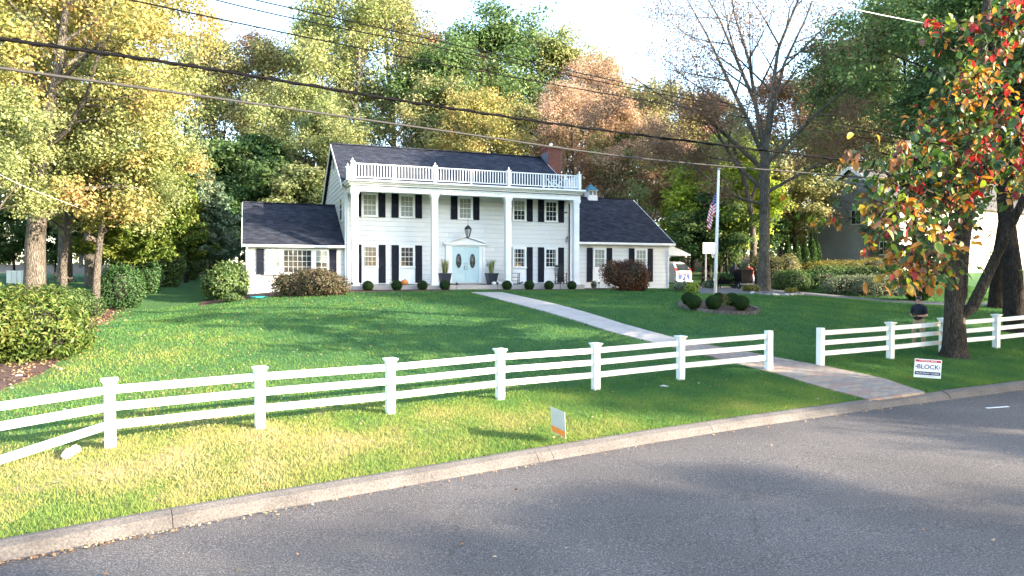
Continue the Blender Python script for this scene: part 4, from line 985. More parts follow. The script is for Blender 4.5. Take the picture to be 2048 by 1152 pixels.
for o, lx, rz, lab in ((a, 12.3, -.15, 'black wooden rocking chair facing out, by the rightmost porch column'), (b, 9.3, 1.35, 'black wooden rocking chair turned sideways, half behind the third column')):
    o.location = HW(lx, .75, .172); o.rotation_euler = (0, 0, hxr + rz); tag(o, lab, 'rocking chair', 'rocking chairs on the porch')
# pumpkins
def pumpkin(name, loc, r, mat, label, grp=None):
    t = empty(name, loc, 0, label, 'pumpkin')
    bm = bmesh.new(); bmesh.ops.create_uvsphere(bm, u_segments=32, v_segments=14, radius=1)
    for v_ in bm.verts:
        a = math.atan2(v_.co.y, v_.co.x); k = 1 - .07 * abs(math.sin(a * 5)) ** .5 * 0 - .08 * (1 - abs(math.sin(a * 5))) ; d = math.hypot(v_.co.x, v_.co.y)
        v_.co = Vector((v_.co.x * r * k, v_.co.y * r * k, r * .78 + r * .78 * v_.co.z * (1 - .25 * (1 - d) ** 2)))
    me = bpy.data.meshes.new('flesh'); bm.to_mesh(me); bm.free(); me.polygons.foreach_set('use_smooth', [True] * len(me.polygons)); link('flesh', me, mat, t)
    m = MB(); m.tube([(0, 0, r * 1.3), (.02, 0, r * 1.55), (.06, .01, r * 1.75)], [.035, .022, .028], 6); m.build('stem', surf('stem_' + name + label[:5].strip(), (.16, .14, .06), None, 6, .8), t)
pumpkin('pumpkin', HW(2.62, -.05, .172), .21, orange_m, 'large orange pumpkin on the porch edge between two boxwood balls')
pumpkin('pumpkin', HW(1.98, -.02, .172), .15, surf('pumpkin_gray', (.42, .38, .33), None, 6, .6), 'small pale gray pumpkin left of the orange pumpkin')
pumpkin('pumpkin', HW(7.78, .05, .172), .13, surf('pumpkin_white', (.72, .70, .64), None, 6, .6), 'white squat pumpkin in front of the right planter, left of its pair')
pumpkin('pumpkin', HW(8.12, .05, .172), .14, surf('pumpkin_ivory', (.70, .66, .58), None, 6, .6), 'ivory squat pumpkin at the right planter, nearest the third column')
m = MB(); m.box(-.55, .55, -.28, .28, 0, .02); tag(m.build('doormat', surf('mat_coir', (.42, .36, .28), (.6, .58, .52), 14, .95), None, HW(6.5, .75, .172), (0, 0, hxr)), 'pale patterned doormat in front of the blue double doors', 'doormat')
# low path lights
pl = empty('path_light'); m = MB(); m.tube([(0, 0, -.1), (0, 0, .30)], .012, 6); m.build('stake', blackm_m, pl)
m = MB(); m.lathe([(.03, .30), (.04, .36), (.09, .37), (.06, .41), (0, .43)], 10); m.build('lamp_head', blackm_m, pl)
for i, (lx, ly, lab) in enumerate(((-.25, -.75, 'black path light by the left end of the porch'), (5.6 - .45, -1.45, 'black path light left of the walk at the porch step'), (7.55, -1.2, 'black path light right of the walk at the porch step'), (11.4, -1.1, 'black path light between the two right boxwood balls'), (3.2, -1.1, 'black path light beside the orange pumpkin'), (14.0, -.9, 'black path light at the right end of the porch bed'))):
    o = pl if i == 0 else copy_tree(pl); p = HW(lx, ly); o.location = (p.x, p.y, h1(p.x, p.y) + .03); tag(o, lab, 'path light', 'path lights in the porch bed')
# deck chair on the balcony roof
t = HT('deck_chair', 11.9, .9, 5.765, 'white folding chair with dark sling on the porch roof behind the balustrade', 'chair', rz=.5)
m = MB(); m.bar((-.25, -.3, .35), (.25, -.3, .35), .05); m.bar((-.25, .25, .35), (.25, .25, .35), .05); m.build('seat_frame', white, t)
for s in (-1, 1):
    m = MB(); m.bar((s * .26, -.4, 0), (s * .26, .3, .72), .05); m.build('leg', white, t)
    m = MB(); m.bar((s * .29, .4, 0), (s * .29, -.35, .62), .05); m.build('leg', white, t)
m = MB(); m.add([(-.22, -.3, .37), (.22, -.3, .37), (.22, .22, .33), (-.22, .22, .33), (.22, .38, .80), (-.22, .38, .80)], [(0, 1, 2, 3), (3, 2, 4, 5)]); m.build('sling', polo_m, t)
# ------------------------------------------------------------------ fences
def fence(name, P, label, caps):
    t = empty(name, P[0][0], 0, label, 'fence')
    pm = MB(); w = .085
    pm.box(-w, w, -w, w, -.2, 1.08); pmesh = pm.mesh('post', whitef)
    cm = MB(); q = [(w + .002, 1.0), (w + .004, 1.06), (w + .012, 1.11), (w + .042, 1.165), (w + .048, 1.17), (w + .048, 1.195), (0, 1.215)]
    for (r0_, z0_), (r1_, z1_) in zip(q[:-1], q[1:]):
        c0_ = [(-r0_, -r0_, z0_), (r0_, -r0_, z0_), (r0_, r0_, z0_), (-r0_, r0_, z0_)]; c1_ = [(-r1_, -r1_, z1_), (r1_, -r1_, z1_), (r1_, r1_, z1_), (-r1_, r1_, z1_)]
        cm.add(c0_ + c1_, [(0, 1, 5, 4), (1, 2, 6, 5), (2, 3, 7, 6), (3, 0, 4, 7)])
    cme = cm.mesh('post_cap', whitef); em = MB().box(-w, w, -w, w, -.2, 1.16).mesh('post', whitef)
    org = Vector(P[0][0])
    for i, (p, drop) in enumerate(P):
        nx = P[min(i + 1, len(P) - 1)][0]; pv = P[max(i - 1, 0)][0]; d = Vector(nx) - Vector(pv); rz = math.atan2(d.y, d.x)
        if caps[i]: o = link('post', pmesh, None, t, Vector(p) - org, (0, 0, rz)); link('post_cap', cme, None, o)
        else: link('post', em, None, t, Vector(p) - org, (0, 0, rz))
        if i:
            a, b = Vector(pv), Vector(p); dd = (b - a).normalized()
            for k, z in enumerate((.38, .70, 1.0)):
                za = P[i - 1][1] if k == 0 else P[i - 1][1] * (.15 if k == 1 else .05)
                A = a + dd * .06 - org + Vector((0, 0, z + za)); B = b - dd * .06 - org + Vector((0, 0, z + (drop if k == 0 else 0)))
                m = MB(); m.bar(A, B, .045, .14); m.build('rail', whitef, t)
def fp(x, y, dz=0): return Vector((x, y, h1(x, y)))
def fpx(px, py, Y): return fp((px - 1024) / F * Y, Y)
LF = [(fp(-11.4, 8.9), -.1), (fp(-9.3, 10.5), -.46), (fpx(217, 0, 11.87), 0), (fpx(518, 0, 13.2), 0), (fpx(780, 0, 14.65), 0), (fpx(1000, 0, 16.05), 0), (fpx(1192, 0, 17.3), 0), (fpx(1362, 0, 18.5), 0), (fpx(1538, 0, 19.7), 0)]
fence('rail_fence', LF, 'long white three-rail vinyl fence left of the walk opening', [1] * 8 + [0])
RF = [(fpx(1642, 0, 20.5), 0), (fpx(1782, 0, 21.9), 0), (fpx(1887, 0, 23.0), 0), (fpx(1994, 0, 23.9), 0), (fp(19.5, 25.1), 0), (fp(22, 26.4), 0)]
fence('rail_fence', RF, 'white three-rail vinyl fence right of the walk opening, passing behind the tree', [0, 1, 1, 1, 1, 1])
# ------------------------------------------------------------------ overhead cables
def cable(pts, rad, mat, label, twist=False):
    P = [at(*p) for p in pts]
    P = [P[0] + (P[0] - P[1]) * .8] + P + [P[-1] + (P[-1] - P[-2]) * .8]
    S = []
    for i in range(len(P) - 1):
        p0, p1, p2, p3 = P[max(i - 1, 0)], P[i], P[i + 1], P[min(i + 2, len(P) - 1)]
        for k in range(10):
            t = k / 10; S.append(.5 * ((2 * p1) + (p2 - p0) * t + (2 * p0 - 5 * p1 + 4 * p2 - p3) * t * t + (3 * p1 - p0 - 3 * p2 + p3) * t ** 3))
    S.append(P[-1]); m = MB(); m.tube(S, rad, 6)
    o = m.build('overhead_cable', mat, None, smooth=True); tag(o, label, 'cable', 'overhead utility cables')
    if twist:
        m = MB(); q = []
        for i in range(len(S) - 1):
            for k in range(4):
                a = (i * 4 + k) * .9; p = S[i].lerp(S[i + 1], k / 4); q.append(p + Vector((0, math.cos(a), math.sin(a))) * rad * 1.2)
        m.tube(q, rad * .5, 4); m.build('lashing', mat, o)
cable([(0, 80, 10), (400, 137, 12.5), (860, 212, 16), (1250, 268, 20), (1720, 325, 26)], .030, wire_m, 'thick black bundled cable, second lowest of the overhead lines', True)
cable([(0, 138, 10), (480, 205, 13), (900, 265, 16.5), (1300, 320, 21), (1690, 353, 26)], .025, wireg_m, 'thick gray cable, the lowest of the overhead lines')
cable([(240, -1, 11.5), (600, 75, 14), (920, 138, 17), (1300, 205, 21), (1800, 290, 28)], .015, wire_m, 'thin black cable crossing in the middle of the overhead lines')
cable([(412, -1, 13), (600, 43, 14.5), (920, 107, 17.5), (1330, 192, 22), (1800, 278, 28)], .014, wire_m, 'thin black cable, lower of the top pair of lines')
cable([(490, -1, 13.5), (600, 24, 14.5), (920, 95, 17.5), (1330, 185, 22), (1790, 270, 28)], .014, wire_m, 'thin black cable, uppermost line above the house')
cable([(1560, -8, 20), (1760, 35, 24), (1925, 66, 30)], .014, white, 'thin pale service cable at the top right corner')
cable([(-20, 338, 18), (55, 375, 22), (150, 412, 27)], .008, white, 'thin pale guy cable running through the left trees')
# ------------------------------------------------------------------ yard signs
def text(body, size, mat, parent, loc, name='lettering', align='CENTER', bold=0.0, rot=(PI / 2, 0, 0), sx=1.0):
    c = bpy.data.curves.new(name, 'FONT'); c.body = body; c.size = size; c.align_x = align; c.align_y = 'CENTER'; c.offset = bold; c.extrude = .0004
    o = bpy.data.objects.new(name, c); COL.objects.link(o)
    me = bpy.data.meshes.new_from_object(o.evaluated_get(bpy.context.evaluated_depsgraph_get())); bpy.data.objects.remove(o)
    me.materials.clear(); me.materials.append(mat)
    o = link(name, me, None, parent, loc, rot); o.scale = (sx, 1, 1)
    return o
g0 = gp(1853, 769); sc_ = g0.y / F
t = empty('yard_sign', g0, math.radians(-12), 'white red and navy lawn sign lettered BLOCK beside the paver walk', 'sign'); t.rotation_euler = (0, math.radians(3), math.radians(-12))
W_, H_ = .66, .50
m = MB(); m.box(-W_ / 2, W_ / 2, -.003, .003, .17, .17 + H_); m.build('panel', signw_m, t)
m = MB(); m.box(-W_ / 2 + .02, W_ / 2 - .02, -.0045, -.0031, .59, .65); m.build('red_band', signr_m, t)
m = MB(); m.box(-W_ / 2 + .02, W_ / 2 - .02, -.0045, -.0031, .245, .335); m.build('navy_band', signn_m, t)
text('COMMON SENSE', .055, signw_m, t, (0, -.006, .62)); text('BLOCK', .165, signn_m, t, (0, -.006, .46), bold=.002)
text('MILLER-CREAGH ★ SCHEIBLE'.replace('★', '*'), .058, signw_m, t, (0, -.006, .288), sx=.78); text('VOTE ROW B NOV 4', .04, signg_m, t, (0, -.006, .21))
for s in (-1, 1):
    m = MB(); pts = []
    for k in range(10): a = PI / 2 + k * PI / 5; r_ = .028 if k % 2 == 0 else .012; pts.append((s * .285 + r_ * math.cos(a), .46 + r_ * math.sin(a)))
    m.prism(pts, -.005, -.0031); m.build('star', signn_m, t)
m = MB()
for x in (-.09, .09): m.bar((x, .006, -.1), (x, .006, .40), .006)
m.build('wire_stake', chrome_m, t)
g0 = gp(1118, 884)
t = empty('yard_sign', g0, math.radians(64), 'white lawn sign with orange lower band, turned nearly edge-on to the road', 'sign')
t.rotation_euler = (math.radians(3), 0, math.radians(-68)); W_ = .60
m = MB(); m.box(-W_ / 2, W_ / 2, -.003, .003, .12, .60); m.build('panel', surf('sign_shaded_white', (.44, .45, .43), (.40, .41, .39), 6, .6), t)  # white panel grayed, its shaded side is put into the colour
m = MB(); m.box(-W_ / 2 + .015, W_ / 2 - .015, -.0045, -.0031, .135, .25); m.box(-W_ / 2 + .015, W_ / 2 - .015, .0031, .0045, .135, .25); m.build('orange_band', signo_m, t)
m = MB(); 
for i in range(8): m.box(-.05, .06, -.0042, -.0031, .28 + i * .022, .29 + i * .022)
m.box(-.24, .22, -.0042, -.0031, .545, .552); m.box(-.02, .04, -.0042, -.0031, .47, .51); m.build('printed_lines', signg_m, t)
m = MB()
for x in (-.1, .1): m.bar((x, .006, -.1), (x, .006, .35), .006)
m.build('wire_stake', chrome_m, t)
# ------------------------------------------------------------------ topiary balls, shrubs
def sphere_shell(n, g, r=1.0, jit=.04):
    d = g.normal(size=(n, 3)); d /= np.linalg.norm(d, axis=1)[:, None]
    return d * (r * (1 + g.normal(0, jit, n)))[:, None], d
def topiary_meshes():
    g = np.random.default_rng(2); C, d = sphere_shell(5200, g, .985, .035); C *= np.array([1, 1, .97])
    N = d + g.normal(0, .55, d.shape)
    cm = crownmesh('foliage', C + [0, 0, .93], .085, 3, G['topiary'], N=N, aspect=.7)
    bm = bmesh.new(); bmesh.ops.create_icosphere(bm, subdivisions=3, radius=.90)
    for v_ in bm.verts: v_.co.z = v_.co.z * .97 + .93
    me = bpy.data.meshes.new('inner_growth'); bm.to_mesh(me); bm.free(); me.materials.append(G['topiary'])
    return cm, me
TP = topiary_meshes()
def topiary(loc, r, label, group, rz=0, cat='shrub', sq=1.0):
    t = empty('topiary_shrub', loc, rz, label, cat, group); t.scale = (r, r, r * sq)
    link('foliage', TP[0], None, t); link('inner_growth', TP[1], None, t)
    return t
BL = ['leftmost clipped boxwood ball, in front of the first porch window', 'clipped boxwood ball just left of the orange pumpkin', 'clipped boxwood ball between the pumpkin and the second column', 'clipped boxwood ball at the left side of the walk by the planter',
      'clipped boxwood ball at the foot of the third porch column', 'clipped boxwood ball in front of the dark shutters right of the third column', 'clipped boxwood ball left of the outward-facing rocking chair', 'rightmost clipped boxwood ball, by the fourth porch column']
for i, (px, py) in enumerate(((736, 575.8), (793.6, 572.2), (845, 572), (889.4, 572), (1014, 571.4), (1058.5, 572), (1097.8, 572), (1143.8, 572))):
    ly = -.85; r_ = (px - 1024) / F
    lx = (r_ * (HO.y + ly * ca) - HO.x + ly * sa) / (ca - r_ * sa); p = HW(lx, ly)
    topiary(Vector((p.x, p.y, h1(p.x, p.y) + .0)), .28 + R.uniform(-.012, .012), BL[i], 'boxwood balls along the porch', i * 1.3)
# flag ring
RC = Vector((RING[0], RING[1], 0)); RC.z = h1(RC.x, RC.y)
bm = bmesh.new(); m = MB(); n = 40
for k in range(n + 1):
    pass
ringv = [Vector((RC.x, RC.y, h1(RC.x, RC.y) + .13))] + [Vector((RC.x + 1.6 * math.cos(2 * PI * k / n), RC.y + 1.6 * math.sin(2 * PI * k / n), 0)) for k in range(n)]
for v_ in ringv[1:]: v_.z = h1(v_.x, v_.y) + .05
m = MB(); m.add(ringv, [(0, 1 + k, 1 + (k + 1) % n) for k in range(n)]); tag(m.build('mulch_bed', mulch_m), kind='structure')
t = empty('stone_edging', RC, 0, 'low ring of gray edging blocks round the flagpole bed', 'edging')
bme_ = [MB().box(-.105, .105, -.08, .08, -.12, .09).mesh('block', surf('edging_block_%d' % i, (.13 * k, .115 * k, .105 * k), None, 8, .95, .4, 30)) for i, k in enumerate((.8, 1, 1.25))]
for me_ in bme_:
    for v_ in me_.vertices: v_.co += Vector((R.uniform(-.012, .012), R.uniform(-.01, .01), R.uniform(-.01, .01)))
n = 46
for lay in range(2):
    for k in range(n):
        a = 2 * PI * (k + lay * .5) / n; x, y = RC.x + 1.65 * math.cos(a), RC.y + 1.65 * math.sin(a)
        o = link('block', R.choice(bme_), None, t, Vector((x, y, h1(x, y) + .05)) - RC, (0, 0, a + PI / 2 + R.uniform(-.05, .05)))
        if lay: o.location.z += .0; o.scale = (1, 1, 1); o.location.z -= .13
RB = [((1387.7, 613), .315, 28.9, 'front left boxwood ball in the flagpole ring'), ((1376, 606), .28, 30.2, 'back left boxwood ball in the flagpole ring, half hidden'), ((1426.8, 617), .32, 28.9, 'front middle boxwood ball, hiding the foot of the flagpole'),
      ((1437, 606), .27, 30.7, 'back boxwood ball just behind and right of the flagpole'), ((1482.5, 617), .33, 29.1, 'front right boxwood ball in the flagpole ring'), ((1464, 608), .31, 30.2, 'back right boxwood ball beside the red flowers')]
for i, ((px, py), r_, Y, lab) in enumerate(RB):
    x = (px - 1024) / F * Y; topiary(Vector((x, Y, h1(x, Y) + .08)), r_, lab, 'boxwood balls in the flagpole ring', i)
t = empty('flower_clump', Vector(((1449 - 1024) / F * 29.6, 29.6, h1(9.2, 29.6) + .1)), 0, 'small clump of red and pink flowers in the flagpole ring', 'flowers')
g = np.random.default_rng(3); link('foliage', crownmesh('foliage', g.normal(size=(300, 3)) * [.14, .14, .14] + [0, 0, .22], .05, 3, G['green']), None, t)
link('blossom', crownmesh('blossom', g.normal(size=(50, 3)) * [.15, .15, .12] + [0, 0, .36], .06, 4, red_m), None, t)
# flagpole and flag
fx = (1430 - 1024) / F * 30.9; fz = h1(fx, 30.9)
t = empty('flagpole', (fx, 30.9, fz), 0, 'tall white flagpole standing in the round boxwood bed', 'flagpole'); t.rotation_euler = (0, math.radians(1.3), 0)
m = MB(); m.tube([(0, 0, 0), (0, 0, 3), (0, 0, 6.1)], [.075, .065, .045], 12); m.build('pole', white, t, smooth=True)
m = MB(); m.lathe([(.05, 6.1), (.07, 6.12), (.07, 6.16), (.0, 6.2)], 10); m.build('truck', gray_m, t)
m = MB(); m.tube([(-.06, 0, 6.1), (-.075, -.02, 3.2), (-.08, 0, 1.2)], .005, 4); m.build('halyard', white, t)
m = MB(); m.box(-.1, -.06, -.02, .02, 1.1, 1.25); m.build('cleat', chrome_m, t)
fl = MB(); NU, NV = 36, 26; FL, FHt = 1.45, .95
for iu in range(NU + 1):
    for iv in range(NV + 1):
        u = iu / NU; v_ = iv / NV
        hang = 1 - v_; x = -.07 - (.55 * math.sin(min(1, u * 1.25) * PI * .62)) * (.45 + .55 * v_) * (1 - .35 * u)
        y = .10 * math.sin(u * 17 + v_ * 2.2) * min(1, u * 4) * (.6 + .6 * v_)
        x += .045 * math.cos(u * 17 + v_ * 2.0) * min(1, u * 3)
        z = -v_ * FHt * (1 - .10 * u) - u * FL * .66
        fl.v.append((x, y, z))
smat = [surf('flag_red', (.50, .02, .04), None, 6, .8), surf('flag_white', (.74, .72, .70), None, 6, .8), surf('flag_blue', (.02, .03, .16), None, 6, .8)]
for iu in range(NU):
    for iv in range(NV):
        a = iu * (NV + 1) + iv; fl.f.append((a, a + NV + 1, a + NV + 2, a + 1))
        if iu < NU * .4 and iv < 14: fl.mi.append(1 if (iu % 3 == 1 and iv % 3 == 1) else 2)
        else: fl.mi.append(0 if (iv // 2) % 2 == 0 else 1)
fo = fl.build('flag', smat, None, Vector((fx, 30.9, fz)) + Vector((.115, 0, 5.12)), smooth=True)
tag(fo, 'striped American flag hanging limp from the white flagpole', 'flag')
# generic shrub
def shrub(name, loc, rx, ry, h, nleaf, lsize, mat, label, cat='shrub', group=None, seed=0, lobes=9, rough=.14, rz=0, aspect=.6, stems=True, core=True, flat=False, up=.3):
    g = np.random.default_rng(seed + 100); t = empty(name, loc, rz, label, cat, group)
    cs = []; 
    for i in range(lobes):
        a = g.uniform(0, 2 * PI); q = g.uniform(0, .55) ** .7; zc = g.uniform(.35, .74); cs.append((q * math.cos(a), q * math.sin(a), zc, g.uniform(.32, .5)))
    cs.append((0, 0, .5, .55))
    per = int(nleaf * 1.7) // len(cs); P = []; Nn = []
    for cx, cy, cz, r_ in cs:
        C, d = sphere_shell(per, g, r_, rough); P.append(C + [cx, cy, cz]); Nn.append(d)
    P = np.concatenate(P); Nn = np.concatenate(Nn)
    ins = np.zeros(len(P), bool)
    for cx, cy, cz, r_ in cs: ins |= np.linalg.norm(P - [cx, cy, cz], axis=1) < r_ * .8
    ok = ~ins & (P[:, 2] > .0) & (P[:, 2] < 1.22); P, Nn = P[ok], Nn[ok]
    if flat: P[:, 2] = np.minimum(P[:, 2], .93 + g.normal(0, .01, len(P)))
    N = Nn + g.normal(0, .6, Nn.shape) + [0, 0, up]
    C = P * [rx, ry, h]
    link('foliage', crownmesh('foliage', C, lsize, seed, G[mat], N=N, aspect=aspect), None, t)
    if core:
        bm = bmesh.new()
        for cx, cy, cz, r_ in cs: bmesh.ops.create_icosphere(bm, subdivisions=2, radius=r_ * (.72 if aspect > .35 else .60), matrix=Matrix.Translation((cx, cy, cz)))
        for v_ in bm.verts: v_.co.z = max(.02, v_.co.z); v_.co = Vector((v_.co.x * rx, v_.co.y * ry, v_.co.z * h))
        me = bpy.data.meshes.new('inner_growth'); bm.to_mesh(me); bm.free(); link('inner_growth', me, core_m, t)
    if stems:
        sg = []
        for i in range(14):
            a = g.uniform(0, 2 * PI); q = g.uniform(.2, .6); p1 = np.array([.12 * rx * math.cos(a), .12 * ry * math.sin(a), 0]); p2 = np.array([q * rx * math.cos(a), q * ry * math.sin(a), h * g.uniform(.5, .8)])
            pm_ = (p1 + p2) / 2 + g.normal(0, .05, 3); sg += [(*p1, *pm_, .02, .014), (*pm_, *p2, .014, .006)]
        link('stem', npmesh('stem', *tubes(sg, 4), bark_m), None, t)
    return t
def sh(px, py, *a, **k):
    p = gp(px, py); return p
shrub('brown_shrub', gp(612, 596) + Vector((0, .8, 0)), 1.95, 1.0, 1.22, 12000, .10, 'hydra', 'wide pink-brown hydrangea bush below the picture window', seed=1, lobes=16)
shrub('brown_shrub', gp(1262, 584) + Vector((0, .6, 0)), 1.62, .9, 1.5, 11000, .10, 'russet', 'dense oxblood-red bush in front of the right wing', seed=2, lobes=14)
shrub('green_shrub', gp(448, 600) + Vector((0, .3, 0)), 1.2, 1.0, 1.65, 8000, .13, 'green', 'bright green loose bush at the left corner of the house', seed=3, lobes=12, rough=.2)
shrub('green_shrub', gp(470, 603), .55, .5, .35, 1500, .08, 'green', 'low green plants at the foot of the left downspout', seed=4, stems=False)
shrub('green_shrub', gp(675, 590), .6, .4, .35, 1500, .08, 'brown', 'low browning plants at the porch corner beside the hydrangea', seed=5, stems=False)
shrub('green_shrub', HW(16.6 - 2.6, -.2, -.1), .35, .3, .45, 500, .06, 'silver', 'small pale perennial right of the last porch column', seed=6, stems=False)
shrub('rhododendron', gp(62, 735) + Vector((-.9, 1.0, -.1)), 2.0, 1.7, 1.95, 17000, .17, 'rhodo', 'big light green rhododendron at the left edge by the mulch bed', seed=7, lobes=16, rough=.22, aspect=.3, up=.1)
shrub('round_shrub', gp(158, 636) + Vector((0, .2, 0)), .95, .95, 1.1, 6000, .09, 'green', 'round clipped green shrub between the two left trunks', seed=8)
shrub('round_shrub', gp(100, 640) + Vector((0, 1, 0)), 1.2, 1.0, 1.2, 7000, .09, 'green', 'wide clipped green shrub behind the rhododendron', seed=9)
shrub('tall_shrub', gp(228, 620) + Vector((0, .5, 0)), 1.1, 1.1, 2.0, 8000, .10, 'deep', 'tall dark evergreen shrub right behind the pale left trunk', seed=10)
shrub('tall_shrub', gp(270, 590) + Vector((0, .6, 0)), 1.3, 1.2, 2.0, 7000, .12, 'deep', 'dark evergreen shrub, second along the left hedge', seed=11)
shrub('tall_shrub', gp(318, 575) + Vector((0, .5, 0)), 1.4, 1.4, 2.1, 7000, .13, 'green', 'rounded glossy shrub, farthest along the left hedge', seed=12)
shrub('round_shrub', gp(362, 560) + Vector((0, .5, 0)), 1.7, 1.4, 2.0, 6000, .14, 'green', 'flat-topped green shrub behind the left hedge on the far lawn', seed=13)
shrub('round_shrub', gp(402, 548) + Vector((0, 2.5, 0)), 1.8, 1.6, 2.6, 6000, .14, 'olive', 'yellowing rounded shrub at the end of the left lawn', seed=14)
topiary(Vector(((1837 - 1024) / F * 41.5, 41.5, h1(24.7, 41.5))), .82, 'large clipped ball bush directly behind the standing man', 'large clipped balls by the driveway')
topiary(Vector(((2006 - 1024) / F * 41.5, 41.5, h1(29.9, 41.5))), .42, 'small clipped ball bush left of the dark right trunk', 'large clipped balls by the driveway', 2)
# neighbour bed across the driveway
NB = [(1590, 584, 1.5, 1.1, 1.3, 'green', 'low green mound at the left end of the bed across the driveway'), (1640, 583, 2.2, 1.2, 1.2, 'deep', 'dark green spreading shrub in the bed across the driveway'), (1665, 571, 2.2, 1.1, 1.3, 'green', 'leafy mound behind the dark spreading shrub'),
      (1650, 558, 3.6, 1.2, 1.25, 'gold', 'long golden-yellow hedge before the gray house, left half'), (1750, 558, 3.8, 1.2, 1.35, 'gold', 'long golden-yellow hedge before the gray house, right half'), (1705, 592, 2.3, .9, 1.1, 'silver', 'silvery grassy clump nearest the driveway, left one'),
      (1765, 596, 2.0, .9, 1.25, 'silver', 'silvery grassy clump nearest the driveway, right one'), (1755, 580, 2.6, 1.2, 1.4, 'green', 'tall leafy clump behind the silvery grasses'), (1820, 592, 1.6, 1.0, 1.2, 'deep', 'dark shrub at the right end of the bed behind the man')]
for i, (px, py, rx, ry, h, mt, lab) in enumerate(NB):
    shrub('border_shrub', gp(px, py) + Vector((0, ry * .8, 0)), rx, ry, h, 7500, .12, mt, lab, seed=20 + i, lobes=14, group='shrubs of the driveway border', stems=False, aspect=.35 if mt in ('silver', 'gold') else .6, rough=.25 if mt == 'silver' else .15)
for i, (px, py, r_, h, mt, lab) in enumerate(((1578, 589, .42, .38, 'gold', 'tiny golden mound beside the big trunk, right side'), (1503, 584, .55, .42, 'gold', 'low golden mound left of the big trunk'), (1382, 586, .42, .5, 'lime', 'small light green bush at the right corner of the house'), (1362, 584, .45, .5, 'silver', 'spiky pale plant at the right corner of the house'),
                                             (1520, 570, 1.3, 1.9, 'olive', 'tall yellow-flecked shrub left of the big trunk'), (1558, 572, 1.3, 1.9, 'olive', 'tall yellow-flecked shrub right of the big trunk'))):
    shrub('border_shrub', gp(px, py), r_, r_, h, 2000 if i < 4 else 7500, .07 if i < 4 else .12, mt, lab, seed=40 + i, stems=False, aspect=.4)
# arborvitae
g = np.random.default_rng(9); n = 6500; tt = g.random(n) ** .8; a = g.uniform(0, 2 * PI, n); rr_ = (np.sin(np.clip(tt * 1.05 + .12, 0, 1) * PI) ** .6) * (1 + g.normal(0, .07, n)); rr_ *= np.where(tt > .75, (1.02 - tt) / .27, 1).clip(0)
C = np.c_[np.cos(a) * rr_, np.sin(a) * rr_, tt * 1.0]; ARB = crownmesh('foliage', C * [.42, .42, 3.0], .11, 4, G['deep'], up=1.2)
ARBT = npmesh('trunk', *tubes([(0, 0, -.1, 0, 0, 2.6, .07, .02)], 6), bark_m)
for i, (px, yt, lab) in enumerate(((1575, 462, 'leftmost columnar arborvitae beside the gray house'), (1592, 470, 'second columnar arborvitae from the big trunk'), (1609, 471, 'third and shortest columnar arborvitae'), (1623, 456, 'fourth and tallest columnar arborvitae at the house corner'), (1632, 464, 'rightmost columnar arborvitae against the gray wall'))):
    Y = 52 + i * .5; x = (px - 1024) / F * Y; z = h1(x, Y); zt = CAMZ + (548 - yt) / F * Y; t = empty('arborvitae', (x, Y, z - .1), i, lab, 'tree', 'columnar arborvitae by the gray house'); s_ = (zt - z) / 3.0; t.scale = (.85, .85, s_)
    link('foliage', ARB, None, t); link('trunk', ARBT, None, t)
# ------------------------------------------------------------------ cars, hoop, cart
def hull(name, sections, mats, parent, smooth=True):
    """loft through closed sections [(y, [(x,z),...])]"""
    m = MB(); n = len(sections[0][1])
    for y, pr_ in sections: m.v += [(x, y, z) for x, z in pr_]
    for i in range(len(sections) - 1):
        for k in range(n): m.f.append((i * n + k, i * n + (k + 1) % n, (i + 1) * n + (k + 1) % n, (i + 1) * n + k)); m.mi.append(0)
    m.f.append(tuple(range(n))); m.mi.append(0); m.f.append(tuple((len(sections) - 1) * n + k for k in range(n))[::-1]); m.mi.append(0)
    return m.build(name, mats, parent, smooth=False, bevel=.03)
cp = at(1368, 576, 48.3); cp.z = h1(cp.x, cp.y) + .05
car = empty('parked_car', cp, math.radians(158 - 180 + 62), 'white SUV with blue and red lettered tailgate parked behind the right wing', 'car')
# car axis: +y is forward (away), origin at rear centre; body 4.6 long
car.rotation_euler = (0, 0, math.radians(38)) 
def sec(y, wl, zb, zs, wr, zr):        # lower half width, bottom, shoulder, roof half width, roof height
    return (y, [(-wl * .96, zb), (-wl, zb + .25), (-wl, zs - .05), (-wl * .96, zs), (-wr, zr - .06), (-wr * .85, zr), (wr * .85, zr), (wr, zr - .06), (wl * .96, zs), (wl, zs - .05), (wl, zb + .25), (wl * .96, zb)])
hull('body', [sec(0, .86, .42, 1.02, .84, 1.06), sec(.10, .92, .34, 1.05, .78, 1.30), sec(.42, .95, .30, 1.08, .70, 1.70), sec(1.2, .95, .28, 1.08, .72, 1.76), sec(2.4, .95, .28, 1.07, .72, 1.74), sec(3.3, .95, .28, 1.05, .72, 1.45), sec(3.75, .95, .28, 1.03, .80, 1.08), sec(4.5, .90, .30, .92, .80, .95), sec(4.72, .80, .42, .80, .72, .84)], carw_m, car)
m = MB(); m.add([(-.66, .115, 1.12), (.66, .115, 1.12), (.58, .40, 1.60), (-.58, .40, 1.60)], [(0, 1, 2, 3)]); m.v = [(x, y - .13, z + .02) for x, y, z in m.v]; m.build('rear_window', glass_m, car)
